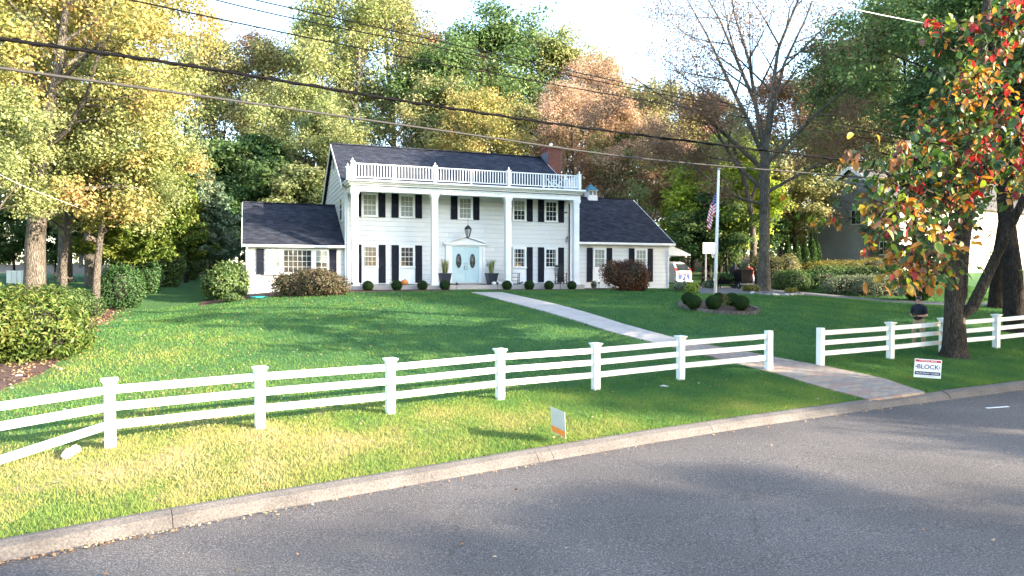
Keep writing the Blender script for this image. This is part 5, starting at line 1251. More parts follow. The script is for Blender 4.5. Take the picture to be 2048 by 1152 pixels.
for s in (-1, 1):
    for y0_, y1_ in ((.62, 1.45), (1.52, 2.35), (2.42, 3.2)):
        m = MB(); m.add([(s * .945, y0_ + (.1 if y0_ < 1 else 0), 1.14), (s * .945, y1_, 1.14), (s * .78, y1_ - (.25 if y1_ > 3 else 0), 1.58), (s * .78, y0_ + .2 * (y0_ < 1), 1.58)], [(0, 1, 2, 3)]); m.v = [(x + s * .025, y, z) for x, y, z in m.v]; m.build('side_window', glass_m, car)
    m = MB(); m.add([(s * .66, -.012, .98), (s * .93, .05, .98), (s * .90, .16, 1.32), (s * .72, .08, 1.32)], [(0, 1, 2, 3)]); m.v = [(x, y - .02, z) for x, y, z in m.v]; m.build('tail_lamp', tail_m, car)
    for y_ in (.95, 3.65):
        wl = empty('wheel', (s * .88, y_, .36)); wl.parent = car; wl.rotation_euler = (0, PI / 2, 0)
        MB().lathe([(.22, -.11), (.34, -.12), (.37, -.09), (.37, .09), (.34, .12), (.22, .11)], 20).build('tyre', rubber_m, wl)
        mm = MB(); mm.lathe([(0, .10 * s), (.06, .11 * s), (.22, .09 * s), (.23, -.09 * s)], 20)
        for k in range(6): a = k * PI / 3; mm.bar((.05 * math.cos(a), .05 * math.sin(a), .115 * s), (.21 * math.cos(a), .21 * math.sin(a), .105 * s), .05, .02)
        mm.build('rim', chrome_m, wl)
        MB().lathe([(.40, -.02), (.44, .0), (.44, .02)], 20).build('wheel_arch', black_m, wl)
m = MB(); m.box(-.62, .62, -.04, -.012, .52, .84); m.build('blue_lettered_panel', blue_m, car)
m = MB(); m.box(-.62, .70, -.04, -.008, .86, .97); m.build('red_stripe', pink_m, car)
for zz, w_ in ((.74, .22), (.61, .32)):
    m = MB(); x = -w_
    while x < w_: k = R.uniform(.03, .07); m.box(x, x + k, -.046, -.041, zz - .025, zz + R.uniform(.01, .03)); x += k + .018
    m.build('lettering', signw_m, car)
m = MB(); m.box(-.88, .88, -.10, .05, .34, .45); m.build('bumper', gray_m, car)
m = MB(); m.tube([(-.70, .7, 1.80), (-.70, 2.3, 1.80)], .02, 5); m.tube([(.70, .7, 1.80), (.70, 2.3, 1.80)], .02, 5); m.build('roof_rail', chrome_m, car)
# basketball hoop
hp = at(1411, 575, 49); hp.z = h1(hp.x, hp.y)
t = empty('basketball_hoop', hp, math.radians(12), 'white basketball backboard on a pole at the back of the driveway', 'basketball hoop')
m = MB(); m.tube([(0, 0, 0), (0, 0, 2.9)], .05, 8); m.bar((0, 0, 2.6), (0, -.5, 2.75), .06); m.build('pole', gray_m, t)
m = MB(); m.box(-.5, .5, -.55, -.50, 2.35, 3.12); m.build('backboard', white, t); m = MB(); 
for b_ in ((-.2, .2, 2.85, 2.87), (-.2, .2, 2.55, 2.57), (-.2, -.18, 2.57, 2.85), (.18, .2, 2.57, 2.85)): m.box(b_[0], b_[1], -.556, -.551, b_[2], b_[3])
m.build('target_square', signg_m, t)
m = MB(); m.tube([(.25 + .22 * math.cos(a), -.78 + .22 * math.sin(a), 2.45) for a in np.linspace(0, 2 * PI, 17)], .015, 5, False); m.build('rim', orange_m, t)
m = MB()
for k in range(12):
    a = k * PI / 6; m.bar((.25 + .22 * math.cos(a), -.78 + .22 * math.sin(a), 2.45), (.25 + .13 * math.cos(a + .5), -.78 + .13 * math.sin(a + .5), 2.05), .022); m.bar((.25 + .22 * math.cos(a), -.78 + .22 * math.sin(a), 2.45), (.25 + .13 * math.cos(a - .5), -.78 + .13 * math.sin(a - .5), 2.05), .022)
m.build('net', white, t); m = MB(); m.box(-.4, .4, -.35, .35, 0, .14); m.build('base', black_m, t)
# black dump cart with load of cut branches
def bigcart():
    p = at(1487, 577, 45.5); p.z = h1(p.x, p.y) + .04
    t = empty('utility_cart', p, math.radians(8), 'black utility cart with upright tub on the driveway near the big trunk', 'cart')
    m = MB(); m.add([(-.34, -.35, .35), (.34, -.35, .35), (.34, .5, .35), (-.34, .5, .35), (-.46, -.5, 1.25), (.46, -.5, 1.25), (.46, .65, 1.25), (-.46, .65, 1.25)], [(0, 1, 5, 4), (1, 2, 6, 5), (2, 3, 7, 6), (3, 0, 4, 7), (3, 2, 1, 0)]); m.build('tub', cartblack_m, t, bevel=.04)
    m = MB(); m.bar((-.48, -.5, 1.27), (.48, -.5, 1.27), .06); m.bar((-.48, .65, 1.27), (.48, .65, 1.27), .06); m.bar((-.48, -.5, 1.27), (-.48, .65, 1.27), .06); m.bar((.48, -.5, 1.27), (.48, .65, 1.27), .06); m.build('rim', rubber_m, t)
    m = MB(); m.bar((-.45, -.45, .33), (.45, -.45, .33), .06); m.build('axle', gray_m, t)
    for s in (-1, 1):
        w_ = empty('wheel', (s * .42, -.2, .24)); w_.parent = t; w_.rotation_euler = (0, PI / 2, 0); MB().lathe([(.10, -.06), (.22, -.07), (.24, 0), (.22, .07), (.10, .06)], 14).build('tyre', rubber_m, w_); MB().lathe([(0, .05), (.1, .05), (.1, -.05), (0, -.05)], 10).build('hub', gray_m, w_)
    return p
bigcart()
p = at(1450, 577, 46); p.z = h1(p.x, p.y) + .04
t = empty('wheelbarrow', p, math.radians(-20), 'low black wheelbarrow tipped on the driveway behind the flagpole', 'wheelbarrow')
m = MB(); m.add([(-.45, -.3, .3), (.35, -.3, .3), (.35, .3, .3), (-.45, .3, .3), (-.75, -.42, .62), (.55, -.42, .62), (.55, .42, .62), (-.75, .42, .62)], [(0, 1, 5, 4), (1, 2, 6, 5), (2, 3, 7, 6), (3, 0, 4, 7), (3, 2, 1, 0)]); m.build('tray', cartblack_m, t)
m = MB(); m.bar((-1.5, -.3, .75), (.6, -.12, .25), .04); m.bar((-1.5, .3, .75), (.6, .12, .25), .04); m.build('handle', wood_m, t)
w_ = empty('wheel', (.6, 0, .2)); w_.parent = t; w_.rotation_euler = (PI / 2, 0, 0); MB().lathe([(0, -.04), (.17, -.05), (.2, 0), (.17, .05), (0, .04)], 14).build('tyre', rubber_m, w_)
m = MB(); m.bar((-.3, -.28, 0), (-.3, -.28, .4), .03); m.bar((-.3, .28, 0), (-.3, .28, .4), .03); m.build('leg', blackm_m, t)
shrub('branch_pile', p + Vector((.1, .3, .35)), .95, .6, .6, 2200, .13, 'green', 'heap of cut leafy branches on the wheelbarrow', cat='branches', seed=61, stems=True)
shrub('branch_pile', at(1420, 576, 46.5) * 1.0 + Vector((0, 0, .0)), .7, .5, .5, 1200, .12, 'silver', 'pale clippings heaped on the driveway left of the flagpole', cat='branches', seed=62, stems=False)
t = empty('garden_pole', at(1426, 552, 45.5), 0, 'long pale pole pruner leaning across behind the flagpole', 'garden tool'); m = MB(); m.bar((-1.35, 0, .28), (.3, 0, .05), .035); m.build('shaft', wood_m, t); m = MB(); m.bar((-.5, .1, .55), (.0, .1, -.1), .02); m.build('saw_blade', gray_m, t)
# iron fence pieces in the distance
def ironfence(A, B, label):
    t = empty('iron_fence', A, 0, label, 'fence', 'black iron fences beyond the driveway'); d = B - A; n = int(d.length / .13)
    m = MB()
    for z in (.15, 1.15): m.bar(Vector((0, 0, z)), d + Vector((0, 0, z)), .03)
    m.build('rail', blackm_m, t); pk = MB().box(-.012, .012, -.012, .012, 0, 1.3).mesh('picket', blackm_m)
    for k in range(n + 1): link('picket', pk, None, t, d * (k / n))
def gr(x, y): return Vector((x, y, h1(x, y)))
ironfence(gr(16.0, 51), gr(20.3, 51), 'black iron picket fence left of the big trunk, beyond the driveway')
ironfence(gr(20.6, 52.5), gr(23.6, 53.5), 'black iron picket fence between the big trunk and the arborvitae')
# pale board fence and tractor in the far left
t = empty('board_fence', gr(-27.6, 38.5), 0, 'weathered pale board fence glimpsed behind the left trunks', 'fence'); bm_ = MB().box(0, .27, -.015, .015, 0, .75).mesh('board', whitef)
for k in range(6): link('board', bm_, None, t, (k * .28 - .9, k * .02, 0), (0, 0, 0))
t = empty('garden_tractor', gr(-19.2, 46), .3, 'dark garden tractor with orange trim parked far left behind the wing', 'tractor')
m = MB(); m.box(-.4, .4, -.9, 0, .35, .85); m.box(-.3, .3, -1.0, -.901, .4, .7); m.build('hood', shut_m, t, bevel=.05); m = MB(); m.box(-.25, .25, .35, .8, .55, .65); m.box(-.25, .25, .8, .9, .55, 1.0); m.build('seat', black_m, t)
m = MB(); m.box(-.5, .5, -.7, .9, .25, .34); m.build('mower_deck', orange_m, t)
for (x, y, r_) in ((-.45, -.6, .2), (.45, -.6, .2), (-.48, .55, .3), (.48, .55, .3)):
    w_ = empty('wheel', (x, y, r_)); w_.parent = t; w_.rotation_euler = (0, PI / 2, 0); MB().lathe([(0, -.07), (r_ * .9, -.09), (r_, 0), (r_ * .9, .09), (0, .07)], 14).build('tyre', rubber_m, w_)
# hose coil, rocks, small items
p = gp(517, 597); t = empty('garden_hose', p + Vector((0, 0, .03)), 0, 'coiled teal garden hose on the ground by the left wing', 'hose')
m = MB(); q = [((.34 + .05 * math.sin(i * .37)) * math.cos(i * .42), (.28 + .04 * math.cos(i * .5)) * math.sin(i * .42), .02 + .012 * (i // 15)) for i in range(75)] + [(.6, .1, .02), (1.0, .3, .02), (1.6, .2, .02)]; m.tube(q, .018, 5); m.build('tube', hose_m, t)
def rock(loc, s, mat, label, name='rock', seed=0, cat='rock', group=None):
    bm = bmesh.new(); bmesh.ops.create_icosphere(bm, subdivisions=3, radius=1); g = random.Random(seed); k = [(Vector((g.gauss(0, 1), g.gauss(0, 1), g.gauss(0, 1))).normalized(), g.uniform(.6, .95)) for _ in range(9)]
    for v_ in bm.verts:
        for nn, dd in k:
            e = v_.co.dot(nn) - dd
            if e > 0: v_.co -= nn * e
        v_.co = Vector((v_.co.x * s[0], v_.co.y * s[1], v_.co.z * s[2]))
    me = bpy.data.meshes.new(name); bm.to_mesh(me); bm.free(); o = link(name, me, mat, None, loc, (0, 0, g.uniform(0, 3)))
    return tag(o, label, cat, group) if label else o
rock(gp(138, 915) + Vector((0, 0, .05)), (.17, .10, .10), stonel_m, 'jagged pale rock in the grass left of the leftmost whole fence post', seed=4)
rock(gp(150, 906) + Vector((0, 0, .05)), (.11, .09, .10), stonel_m, 'smaller pale rock touching the jagged rock by the left fence', seed=5)
rock(gp(1327, 774) + Vector((0, 0, .02)), (.13, .09, .03), stonel_m, 'small flat white cover in the grass below the middle fence span', seed=6, name='flat_stone')
rock(gp(38, 754), (.10, .08, .07), stonel_m, 'pale stone in the mulch at the far left edge', seed=7)
t = empty('stone_border', gp(1550, 591), 0, 'row of rough gray stones edging the bed of the big trunk', 'edging'); g = np.random.default_rng(5); base = resample(TREEBED_N, 24)
st = [rock((0, 0, 0), (.17, .13, .12), stone_m if k else stonel_m, None, 'stone', seed=30 + k) for k in range(3)]
for o in st: o.parent = t
for k, (x, y) in enumerate(base):
    o = st[k] if k < 3 else st[int(g.integers(0, 3))].copy()
    if k >= 3: COL.objects.link(o)
    o.parent = t; o.location = Vector((x, y, h1(x, y) + .05)) - t.location; o.rotation_euler = (0, 0, g.uniform(0, 6)); o.scale = Vector((1, 1, 1)) * g.uniform(.7, 1.25)
# road paint mark
mk = gp(1995, 803); m = MB(); m.box(-.35, .35, -.04, .04, 0, .004); tag(m.build('paint_mark', white, None, Vector((mk.x, mk.y, h1(mk.x, mk.y) - .145)), (0, 0, .3)), kind='structure')
# ------------------------------------------------------------------ neighbour house
NH = empty('neighbour_house', gr((1797 - 1024) / F * 54, 54), 0, 'gray-sided two-storey house with brick and sunlit front, seen through the leaves at right', 'house')
# gable wall from corner (local 0,0) going back-left; facade going right
ang = math.atan2(60 - 54, (1617 - 1797) / F * 57 - 0)       # direction of the gable wall
A0 = Vector(((1797 - 1024) / F * 54, 54)); A1 = Vector((26.5, 61.1)); gd = (A1 - A0); GL = gd.length; gd.normalize(); fd = Vector((-gd.y, gd.x)); 
if fd.x < 0: fd = -fd
NH.rotation_euler = (0, 0, math.atan2(fd.y, fd.x)); NZ = -.4
# local x = facade direction, local +y = gable direction (back-left)
sy = 1 if (Vector((-fd.y, fd.x))).dot(gd) > 0 else -1
m = MB(); m.box(0, 24, 0, sy * GL, NZ, 5.6); nw = m.build('wall', gray_m, NH)
m = MB(); m.add([(0, 0, 5.6), (0, sy * GL, 5.6), (0, sy * GL / 2, 8.6), (24, 0, 5.6), (24, sy * GL, 5.6), (24, sy * GL / 2, 8.6)], [(0, 1, 2), (5, 4, 3), (0, 2, 5, 3), (1, 4, 5, 2)]); m.build('gable', gray_m, NH)
for s, y0_ in ((1, 0), (-1, GL)):
    m = MB(); W2 = GL / 2 + .4; a_ = math.atan2(3.0, GL / 2)
    m.add([(-.4, sy * (y0_ - s * .4), 5.38), (24.4, sy * (y0_ - s * .4), 5.38), (24.4, sy * GL / 2, 8.72), (-.4, sy * GL / 2, 8.72), (-.4, sy * (y0_ - s * .4), 5.52), (24.4, sy * (y0_ - s * .4), 5.52), (24.4, sy * GL / 2, 8.86), (-.4, sy * GL / 2, 8.86)], [(0, 1, 2, 3), (4, 5, 6, 7), (0, 4, 5, 1), (0, 3, 7, 4), (1, 5, 6, 2)])
    m.build('roof', shingle2_m, NH)
    m = MB(); m.bar((-.44, sy * (y0_ - s * .45), 5.35), (-.44, sy * GL / 2, 8.72), .05, .26); m.build('rake_board', white, NH)
bdm = {}
for i in range(34):                            # gable siding courses
    z = NZ + .9 + i * .22; 
    if z > 8.3: break
    a_, b_ = (2.6, GL) if z < 5.5 else (GL / 2 * (z - 5.5) / 3.1, GL - GL / 2 * (z - 5.5) / 3.1)
    if z < 5.5: a_ = 2.6
    m = MB(); m.add([(-.035, sy * a_, z), (-.035, sy * b_, z), (-.01, sy * b_, z + .22), (-.01, sy * a_, z + .22), (0, sy * a_, z), (0, sy * b_, z)], [(0, 1, 2, 3), (4, 5, 1, 0)]); m.build('siding_board', gray_m, nw)
m = MB(); m.box(-.03, 0, sy * 0 if sy > 0 else sy * 2.55, sy * 2.55 if sy > 0 else 0, NZ, 5.4); bw = m.build('brick_wall', mortar_m, NH)
bb = MB(); z = NZ + .1; r = 0
while z < 5.3:
    y_ = .02 + (r % 2) * .12
    while y_ < 2.4: bb.box(-.045, -.031, min(sy * y_, sy * (y_ + .215)), max(sy * y_, sy * (y_ + .215)), z, z + .07); y_ += .235
    z += .09; r += 1
tag(bb.build('brick', brickn_m, bw), kind='stuff')
m = MB(); m.box(-.04, 0, min(sy * 2.6, sy * GL), max(sy * 2.6, sy * GL), NZ, .45); m.build('foundation', conc_m, NH)
for y_, z_, w_, h_ in ((3.6, 4.0, .8, 1.1), (1.2, 1.4, .6, 1.0), (4.2, .0, .7, .35), (6.2, .0, .7, .35)):
    m = MB(); m.box(-.09, -.046, min(sy * (y_ - w_ / 2 - .07), sy * (y_ + w_ / 2 + .07)), max(sy * (y_ - w_ / 2 - .07), sy * (y_ + w_ / 2 + .07)), z_ - .07, z_ + h_ + .07); w = m.build('window', white, NH)
    bx('pane', glass_m, w, -.095, -.091, min(sy * (y_ - w_ / 2), sy * (y_ + w_ / 2)), max(sy * (y_ - w_ / 2), sy * (y_ + w_ / 2)), z_, z_ + h_)
    m = MB(); m.box(-.10, -.096, sy * y_ - .015, sy * y_ + .015, z_, z_ + h_); m.box(-.1, -.096, min(sy * (y_ - w_ / 2), sy * (y_ + w_ / 2)), max(sy * (y_ - w_ / 2), sy * (y_ + w_ / 2)), z_ + h_ / 2 - .015, z_ + h_ / 2 + .015); m.build('muntin', white, w)
m = MB(); m.tube([(-.1, sy * (GL - .1), 5.4), (-.1, sy * (GL - .1), 0)], .06, 6); m.tube([(-.12, sy * (GL - .9), 7.2), (-.12, sy * (GL - .9), .3)], .07, 6); m.build('downspout', white, NH)
for y_, z_, w_, h_ in ((.35, .6, .35, .6), (.9, .35, .5, .7)): bx('meter_box', gray_m if y_ < .5 else white, NH, -.25, -.046, min(sy * y_, sy * (y_ + w_)), max(sy * y_, sy * (y_ + w_)), z_, z_ + h_)
m = MB(); m.box(0.05, 24, -.05 if sy > 0 else 0, 0 if sy > 0 else .05, NZ, 5.5); fc = m.build('front_wall', pale_m, NH)
yy = -.05 if sy > 0 else .05
for i in range(22):
    z = .1 + i * .24; m = MB(); m.add([(.1, yy - sy * .03, z), (23.9, yy - sy * .03, z), (23.9, yy - sy * .006, z + .24), (.1, yy - sy * .006, z + .24), (.1, yy, z), (23.9, yy, z)], [(0, 1, 2, 3), (4, 5, 1, 0)]); m.build('siding_board', pale_m, fc)
bx('corner_board', white, NH, -.06, .09, min(yy - sy * .05, 0), max(yy - sy * .05, 0), NZ, 5.5)
for x_, z_ in ((2.2, .9), (5.5, .9), (9.5, .9), (2.2, 3.6), (5.5, 3.6), (9.5, 3.6), (14, .9), (18.5, .9), (14, 3.6), (18.5, 3.6)):
    m = MB(); ya, yb = sorted((yy - sy * .04, yy - sy * .08)); m.box(x_ - .55, x_ + .55, ya, yb, z_ - .08, z_ + 1.4); w = m.build('window', white, NH)
    ya, yb = sorted((yy - sy * .085, yy - sy * .081)); bx('pane', glass_m, w, x_ - .45, x_ + .45, ya, yb, z_, z_ + 1.3); ya, yb = sorted((yy - sy * .095, yy - sy * .086)); bx('muntin', white, w, x_ - .45, x_ + .45, ya, yb, z_ + .63, z_ + .68)
# ------------------------------------------------------------------ people
def skinned(name, J, E_, root, mat, parent, sub=2, smooth=True):
    names = list(J); me = bpy.data.meshes.new(name); me.from_pydata([J[k][0] for k in names], [(names.index(a), names.index(b)) for a, b in E_], [])
    o = bpy.data.objects.new(name, me); COL.objects.link(o); s = o.modifiers.new('skin', 'SKIN'); s.use_smooth_shade = True
    for i, k in enumerate(names):
        r_ = J[k][1]; me.skin_vertices[0].data[i].radius = r_ if isinstance(r_, tuple) else (r_, r_)
        me.skin_vertices[0].data[i].use_root = (k == root)
    sb = o.modifiers.new('sub', 'SUBSURF'); sb.levels = sub; sb.render_levels = sub
    dg = bpy.context.evaluated_depsgraph_get(); m2 = bpy.data.meshes.new_from_object(o.evaluated_get(dg)); bpy.data.objects.remove(o)
    m2.materials.clear(); m2.materials.append(mat); m2.polygons.foreach_set('use_smooth', [True] * len(m2.polygons))
    return link(name, m2, None, parent)
def person(loc, rz, label, shirt, pants, hold=True, bend=0.0, hat=black_m, sleeve='short', scale=1.0, hood=False):
    t = empty('person', loc, rz, label, 'person'); t.scale = (scale,) * 3
    V = Vector
    def rot(p, piv=V((0, 0, .95))):
        q = V(p) - piv; c, s = math.cos(bend), math.sin(bend); return tuple(V((q.x, q.y * c - q.z * s, q.y * s + q.z * c)) + piv)
    # facing -y
    J = {'pel': ((0, 0, .95), (.15, .11)), 'bel': (rot((0, -.005, 1.08)), (.145, .105)), 'che': (rot((0, 0, 1.30)), (.165, .115)), 'sho': (rot((0, .01, 1.44)), (.12, .085)), 'nec': (rot((0, 0, 1.52)), .055), 'hea': (rot((0, -.015, 1.60)), .075),
         'hm': (rot((0, -.02, 1.68)), (.078, .095)), 'ht': (rot((0, -.01, 1.755)), (.062, .075))}
    E_ = [('pel', 'bel'), ('bel', 'che'), ('che', 'sho'), ('sho', 'nec'), ('nec', 'hea'), ('hea', 'hm'), ('hm', 'ht')]
    for s, n in ((-1, 'l'), (1, 'r')):
        J['hip' + n] = ((s * .09, 0, .88), .095); J['kne' + n] = ((s * .13, -.05 if s < 0 else .03, .50), .062); J['ank' + n] = ((s * .14, .02 if s < 0 else .08, .09), .045); J['toe' + n] = ((s * .16, -.15 if s < 0 else -.09, .035), .038)
        J['sh' + n] = (rot((s * .19, .01, 1.42)), .06); 
        if hold: J['elb' + n] = (rot((s * .245, .03, 1.13)), .043); J['wri' + n] = (rot((s * .09, -.25, 1.12)), .029); J['pal' + n] = (rot((s * .055, -.32, 1.135)), (.03, .022))
        else: J['elb' + n] = (rot((s * .25, -.06, 1.15)), .043); J['wri' + n] = (rot((s * .22, -.28, 1.0)), .029); J['pal' + n] = (rot((s * .20, -.35, .96)), (.03, .022))
        E_ += [('pel', 'hip' + n), ('hip' + n, 'kne' + n), ('kne' + n, 'ank' + n), ('ank' + n, 'toe' + n), ('sho', 'sh' + n), ('sh' + n, 'elb' + n), ('elb' + n, 'wri' + n), ('wri' + n, 'pal' + n)]
    body = skinned('body', J, E_, 'pel', skin_m, t)
    for s, n in ((-1, 'l'), (1, 'r')):                     # fingers
        pw_ = V(J['pal' + n][0]); wr = V(J['wri' + n][0]); d = (pw_ - wr).normalized(); side = d.cross(V((0, 0, 1))).normalized()
        m = MB()
        for k in range(4):
            o_ = side * (k - 1.5) * .018; L = (.055, .068, .062, .05)[k]; m.tube([pw_ + o_, pw_ + o_ + d * (.03 + L * .4), pw_ + o_ + d * (.03 + L * .7) + V((0, 0, -.02)), pw_ + o_ + d * (.03 + L * .65) + V((0, 0, -.045))], [.010, .009, .0085, .007], 6)
        ts = -s; m.tube([pw_ + V((ts * .02, 0, .005)) - d * .03, pw_ + V((ts * .045, 0, .015)) , pw_ + V((ts * .045, 0, .015)) + d * .03], [.011, .010, .008], 6)
        m.build('hand', skin_m, t, smooth=True)
    # clothes: shells lifted off the body surface, chosen by the nearest limb
    bme = body.data; nv = len(bme.vertices); co = np.empty(nv * 3); bme.vertices.foreach_get('co', co); co = co.reshape(-1, 3); no = np.array([tuple(v_.normal) for v_ in bme.vertices])
    fc = [tuple(p_.vertices) for p_ in bme.polygons]; cen = np.array([co[list(f_)].mean(0) for f_ in fc])
    best = np.full(len(fc), 9.0); bone = np.zeros(len(fc), int); par = np.zeros(len(fc))
    for i_, (a_, b_) in enumerate(E_):
        A_, B_ = np.array(J[a_][0]), np.array(J[b_][0]); d_ = B_ - A_; tt = ((cen - A_) @ d_) / (d_ @ d_); tc_ = np.clip(tt, 0, 1); ra = J[a_][1]; rad_ = (ra[0] if isinstance(ra, tuple) else ra)
        dist = np.linalg.norm(cen - (A_ + tc_[:, None] * d_), axis=1) / rad_ ** .5; m_ = dist < best; best[m_] = dist[m_]; bone[m_] = i_; par[m_] = tt[m_]
    def pick(rule): return [k_ for k_ in range(len(fc)) if rule(E_[bone[k_]], par[k_])]
    lim = .78 if sleeve == 'short' else 9
    def isshirt(e_, t_):
        n_ = e_[0] + '-' + e_[1]
        if n_ in ('bel-che', 'che-sho'): return True
        if n_ == 'pel-bel': return t_ > .2
        if n_ == 'sho-nec': return t_ < .6
        if n_ in ('sho-shl', 'sho-shr'): return True
        if n_ in ('shl-elbl', 'shr-elbr'): return t_ < lim
        if n_.startswith('elb'): return sleeve != 'short' and t_ < .9
        return False
    def istr(e_, t_):
        n_ = e_[0] + '-' + e_[1]
        if n_ == 'pel-bel': return t_ < .95
        if n_.startswith('pel-hip') or n_.startswith('hip') : return True
        if n_.startswith('kne'): return t_ < .96
        return False
    def isshoe(e_, t_): return e_[0].startswith('ank') or (e_[0].startswith('kne') and t_ > .94)
    for nm, rule, mt_, off in (('trousers', istr, pants, .016), ('shirt', isshirt, shirt, .022), ('shoe', isshoe, shoe_m, .012)):
        ks = pick(rule); used_ = sorted({i for k_ in ks for i in fc[k_]}); ix = {v_: i for i, v_ in enumerate(used_)}
        cl_ = bpy.data.meshes.new(nm); cl_.from_pydata([tuple(co[v_] + no[v_] * off) for v_ in used_], [], [tuple(ix[i] for i in fc[k_]) for k_ in ks]); cl_.polygons.foreach_set('use_smooth', [True] * len(cl_.polygons)); link(nm, cl_, mt_, t)
    p = V(J['nec'][0]); m = MB(); m.lathe([(.080, -.045), (.078, .0), (.064, .028), (.058, .02)], 12, tuple(p)); m.build('collar', shirt, t)
    m = MB(); m.lathe([(.172, .985), (.174, 1.012)], 16); m.v = [(x, y * .78, z) for x, y, z in m.v]; m.build('belt', black_m, t)
    hc = V(J['hm'][0])
    m = MB()                                               # face: nose, ears, eyes, mouth
    m.add([tuple(hc + V(q)) for q in ((-.014, -.088, -.035), (.014, -.088, -.035), (0, -.118, -.03), (0, -.09, .015))], [(0, 1, 2), (0, 2, 3), (1, 3, 2)]); m.build('nose', skin_m, t)
    for s in (-1, 1): bxm = MB().lathe([(0, -.03), (.014, -.015), (.018, .01), (0, .03)], 6, tuple(hc + V((s * .082, .0, -.015)))); bxm.build('ear', skin_m, t)
    for s in (-1, 1): MB().lathe([(0, -.005), (.007, 0), (0, .005)], 6, tuple(hc + V((s * .03, -.088, .012)))).build('eye', black_m, t)
    bx('mouth', surf('lip', (.35, .13, .11), None, 5, .6) if 'lip' not in MATS else MATS['lip'], t, hc.x - .022, hc.x + .022, hc.y - .094, hc.y - .088, hc.z - .062, hc.z - .054)
    m = MB(); m.lathe([(.086, .02), (.092, .05), (.085, .085), (.06, .115), (0, .128)], 14); m.v = [(x, y * 1.15, z) for x, y, z in m.v]
    if not hood: m.v += [(-.075, -.08, .035), (.075, -.08, .035), (.06, -.17, .02), (-.06, -.17, .02), (-.075, -.08, .048), (.075, -.08, .048), (.06, -.17, .028), (-.06, -.17, .028)]; b_ = len(m.v) - 8; m.f += [(b_, b_ + 3, b_ + 2, b_ + 1), (b_ + 4, b_ + 5, b_ + 6, b_ + 7), (b_ + 2, b_ + 3, b_ + 7, b_ + 6), (b_ + 1, b_ + 2, b_ + 6, b_ + 5), (b_, b_ + 4, b_ + 7, b_ + 3)]; m.mi += [0] * 5
    m.build('cap', hat, t, tuple(hc), smooth=True)
    if not hood: MB().lathe([(.080, -.045), (.088, .02)], 12, tuple(hc + V((0, .012, 0)))).build('hair', hair_m, t)
    else: MB().lathe([(.10, -.16), (.115, -.06), (.11, .04), (.07, .12), (0, .145)], 12, tuple(hc + V((0, .025, 0)))).build('hood', shirt, t)
    return t
pl_ = gp(1838, 697, 20); px_, py_ = (1838 - 1024) / F * 23.9, 23.9
person(Vector((px_, py_, h1(px_, py_))), math.radians(-52), 'man in black cap, navy polo and khaki trousers standing behind the right fence', polo_m, khaki_m, True)
t = empty('remote_controller', Vector((px_, py_, h1(px_, py_))), math.radians(-52), 'dark drone controller held in front by the man in the navy polo', 'controller')
m = MB(); m.box(-.085, .085, -.40, -.32, 1.135, 1.165); m.build('casing', black_m, t, bevel=.008)
for s in (-1, 1):
    m = MB(); m.tube([(s * .045, -.345, 1.166), (s * .045, -.35, 1.185)], .006, 6); m.build('stick', gray_m, t)
m = MB(); m.box(-.07, .07, -.42, -.405, 1.16, 1.24); m.build('screen', glass_m, t)
# emblem on the polo
p = at(1467, 576, 46.8); p.z = h1(p.x, p.y) + .04
person(p, math.radians(150), 'person in dark hooded jacket bending behind the black cart', polo_m, polo_m, False, .45, polo_m, 'long', 1.0, True)
p = at(1503, 576, 46.3); p.z = h1(p.x, p.y) + .04
person(p, math.radians(-60), 'person in red-orange jacket mostly hidden right of the black cart', red_m, gray_m, False, .5, black_m, 'long', .98)
# ------------------------------------------------------------------ trees
treemesh('mapleA', 11, 18, .26, 22000, .24, .50, bark=barkl_m, bare=.25, spread=.36, nbr=(15, 6, 5))
treemesh('mapleB', 12, 18, .24, 20000, .24, .50, bark=barkl_m, bare=.30, spread=.32, nbr=(13, 6, 5), up=.35)
treemesh('oak', 13, 18, .32, 28000, .25, .52, bare=.22, spread=.42, nbr=(16, 7, 4))
treemesh('tall', 14, 24, .34, 26000, .24, .5, bark=barkl_m, bare=.35, spread=.27, nbr=(18, 7, 5), up=.3)
treemesh('sparse', 15, 18, .22, 26000, .19, .42, bark=barkl_m, bare=.2, spread=.40, nbr=(13, 7, 6), up=.35)
treemesh('under', 16, 9, .14, 15000, .26, .40, bare=.15, spread=.40, nbr=(11, 6, 4))
MH = dict(mapleA=18.5, mapleB=19, oak=19, tall=25, sparse=19.5, under=9.6)
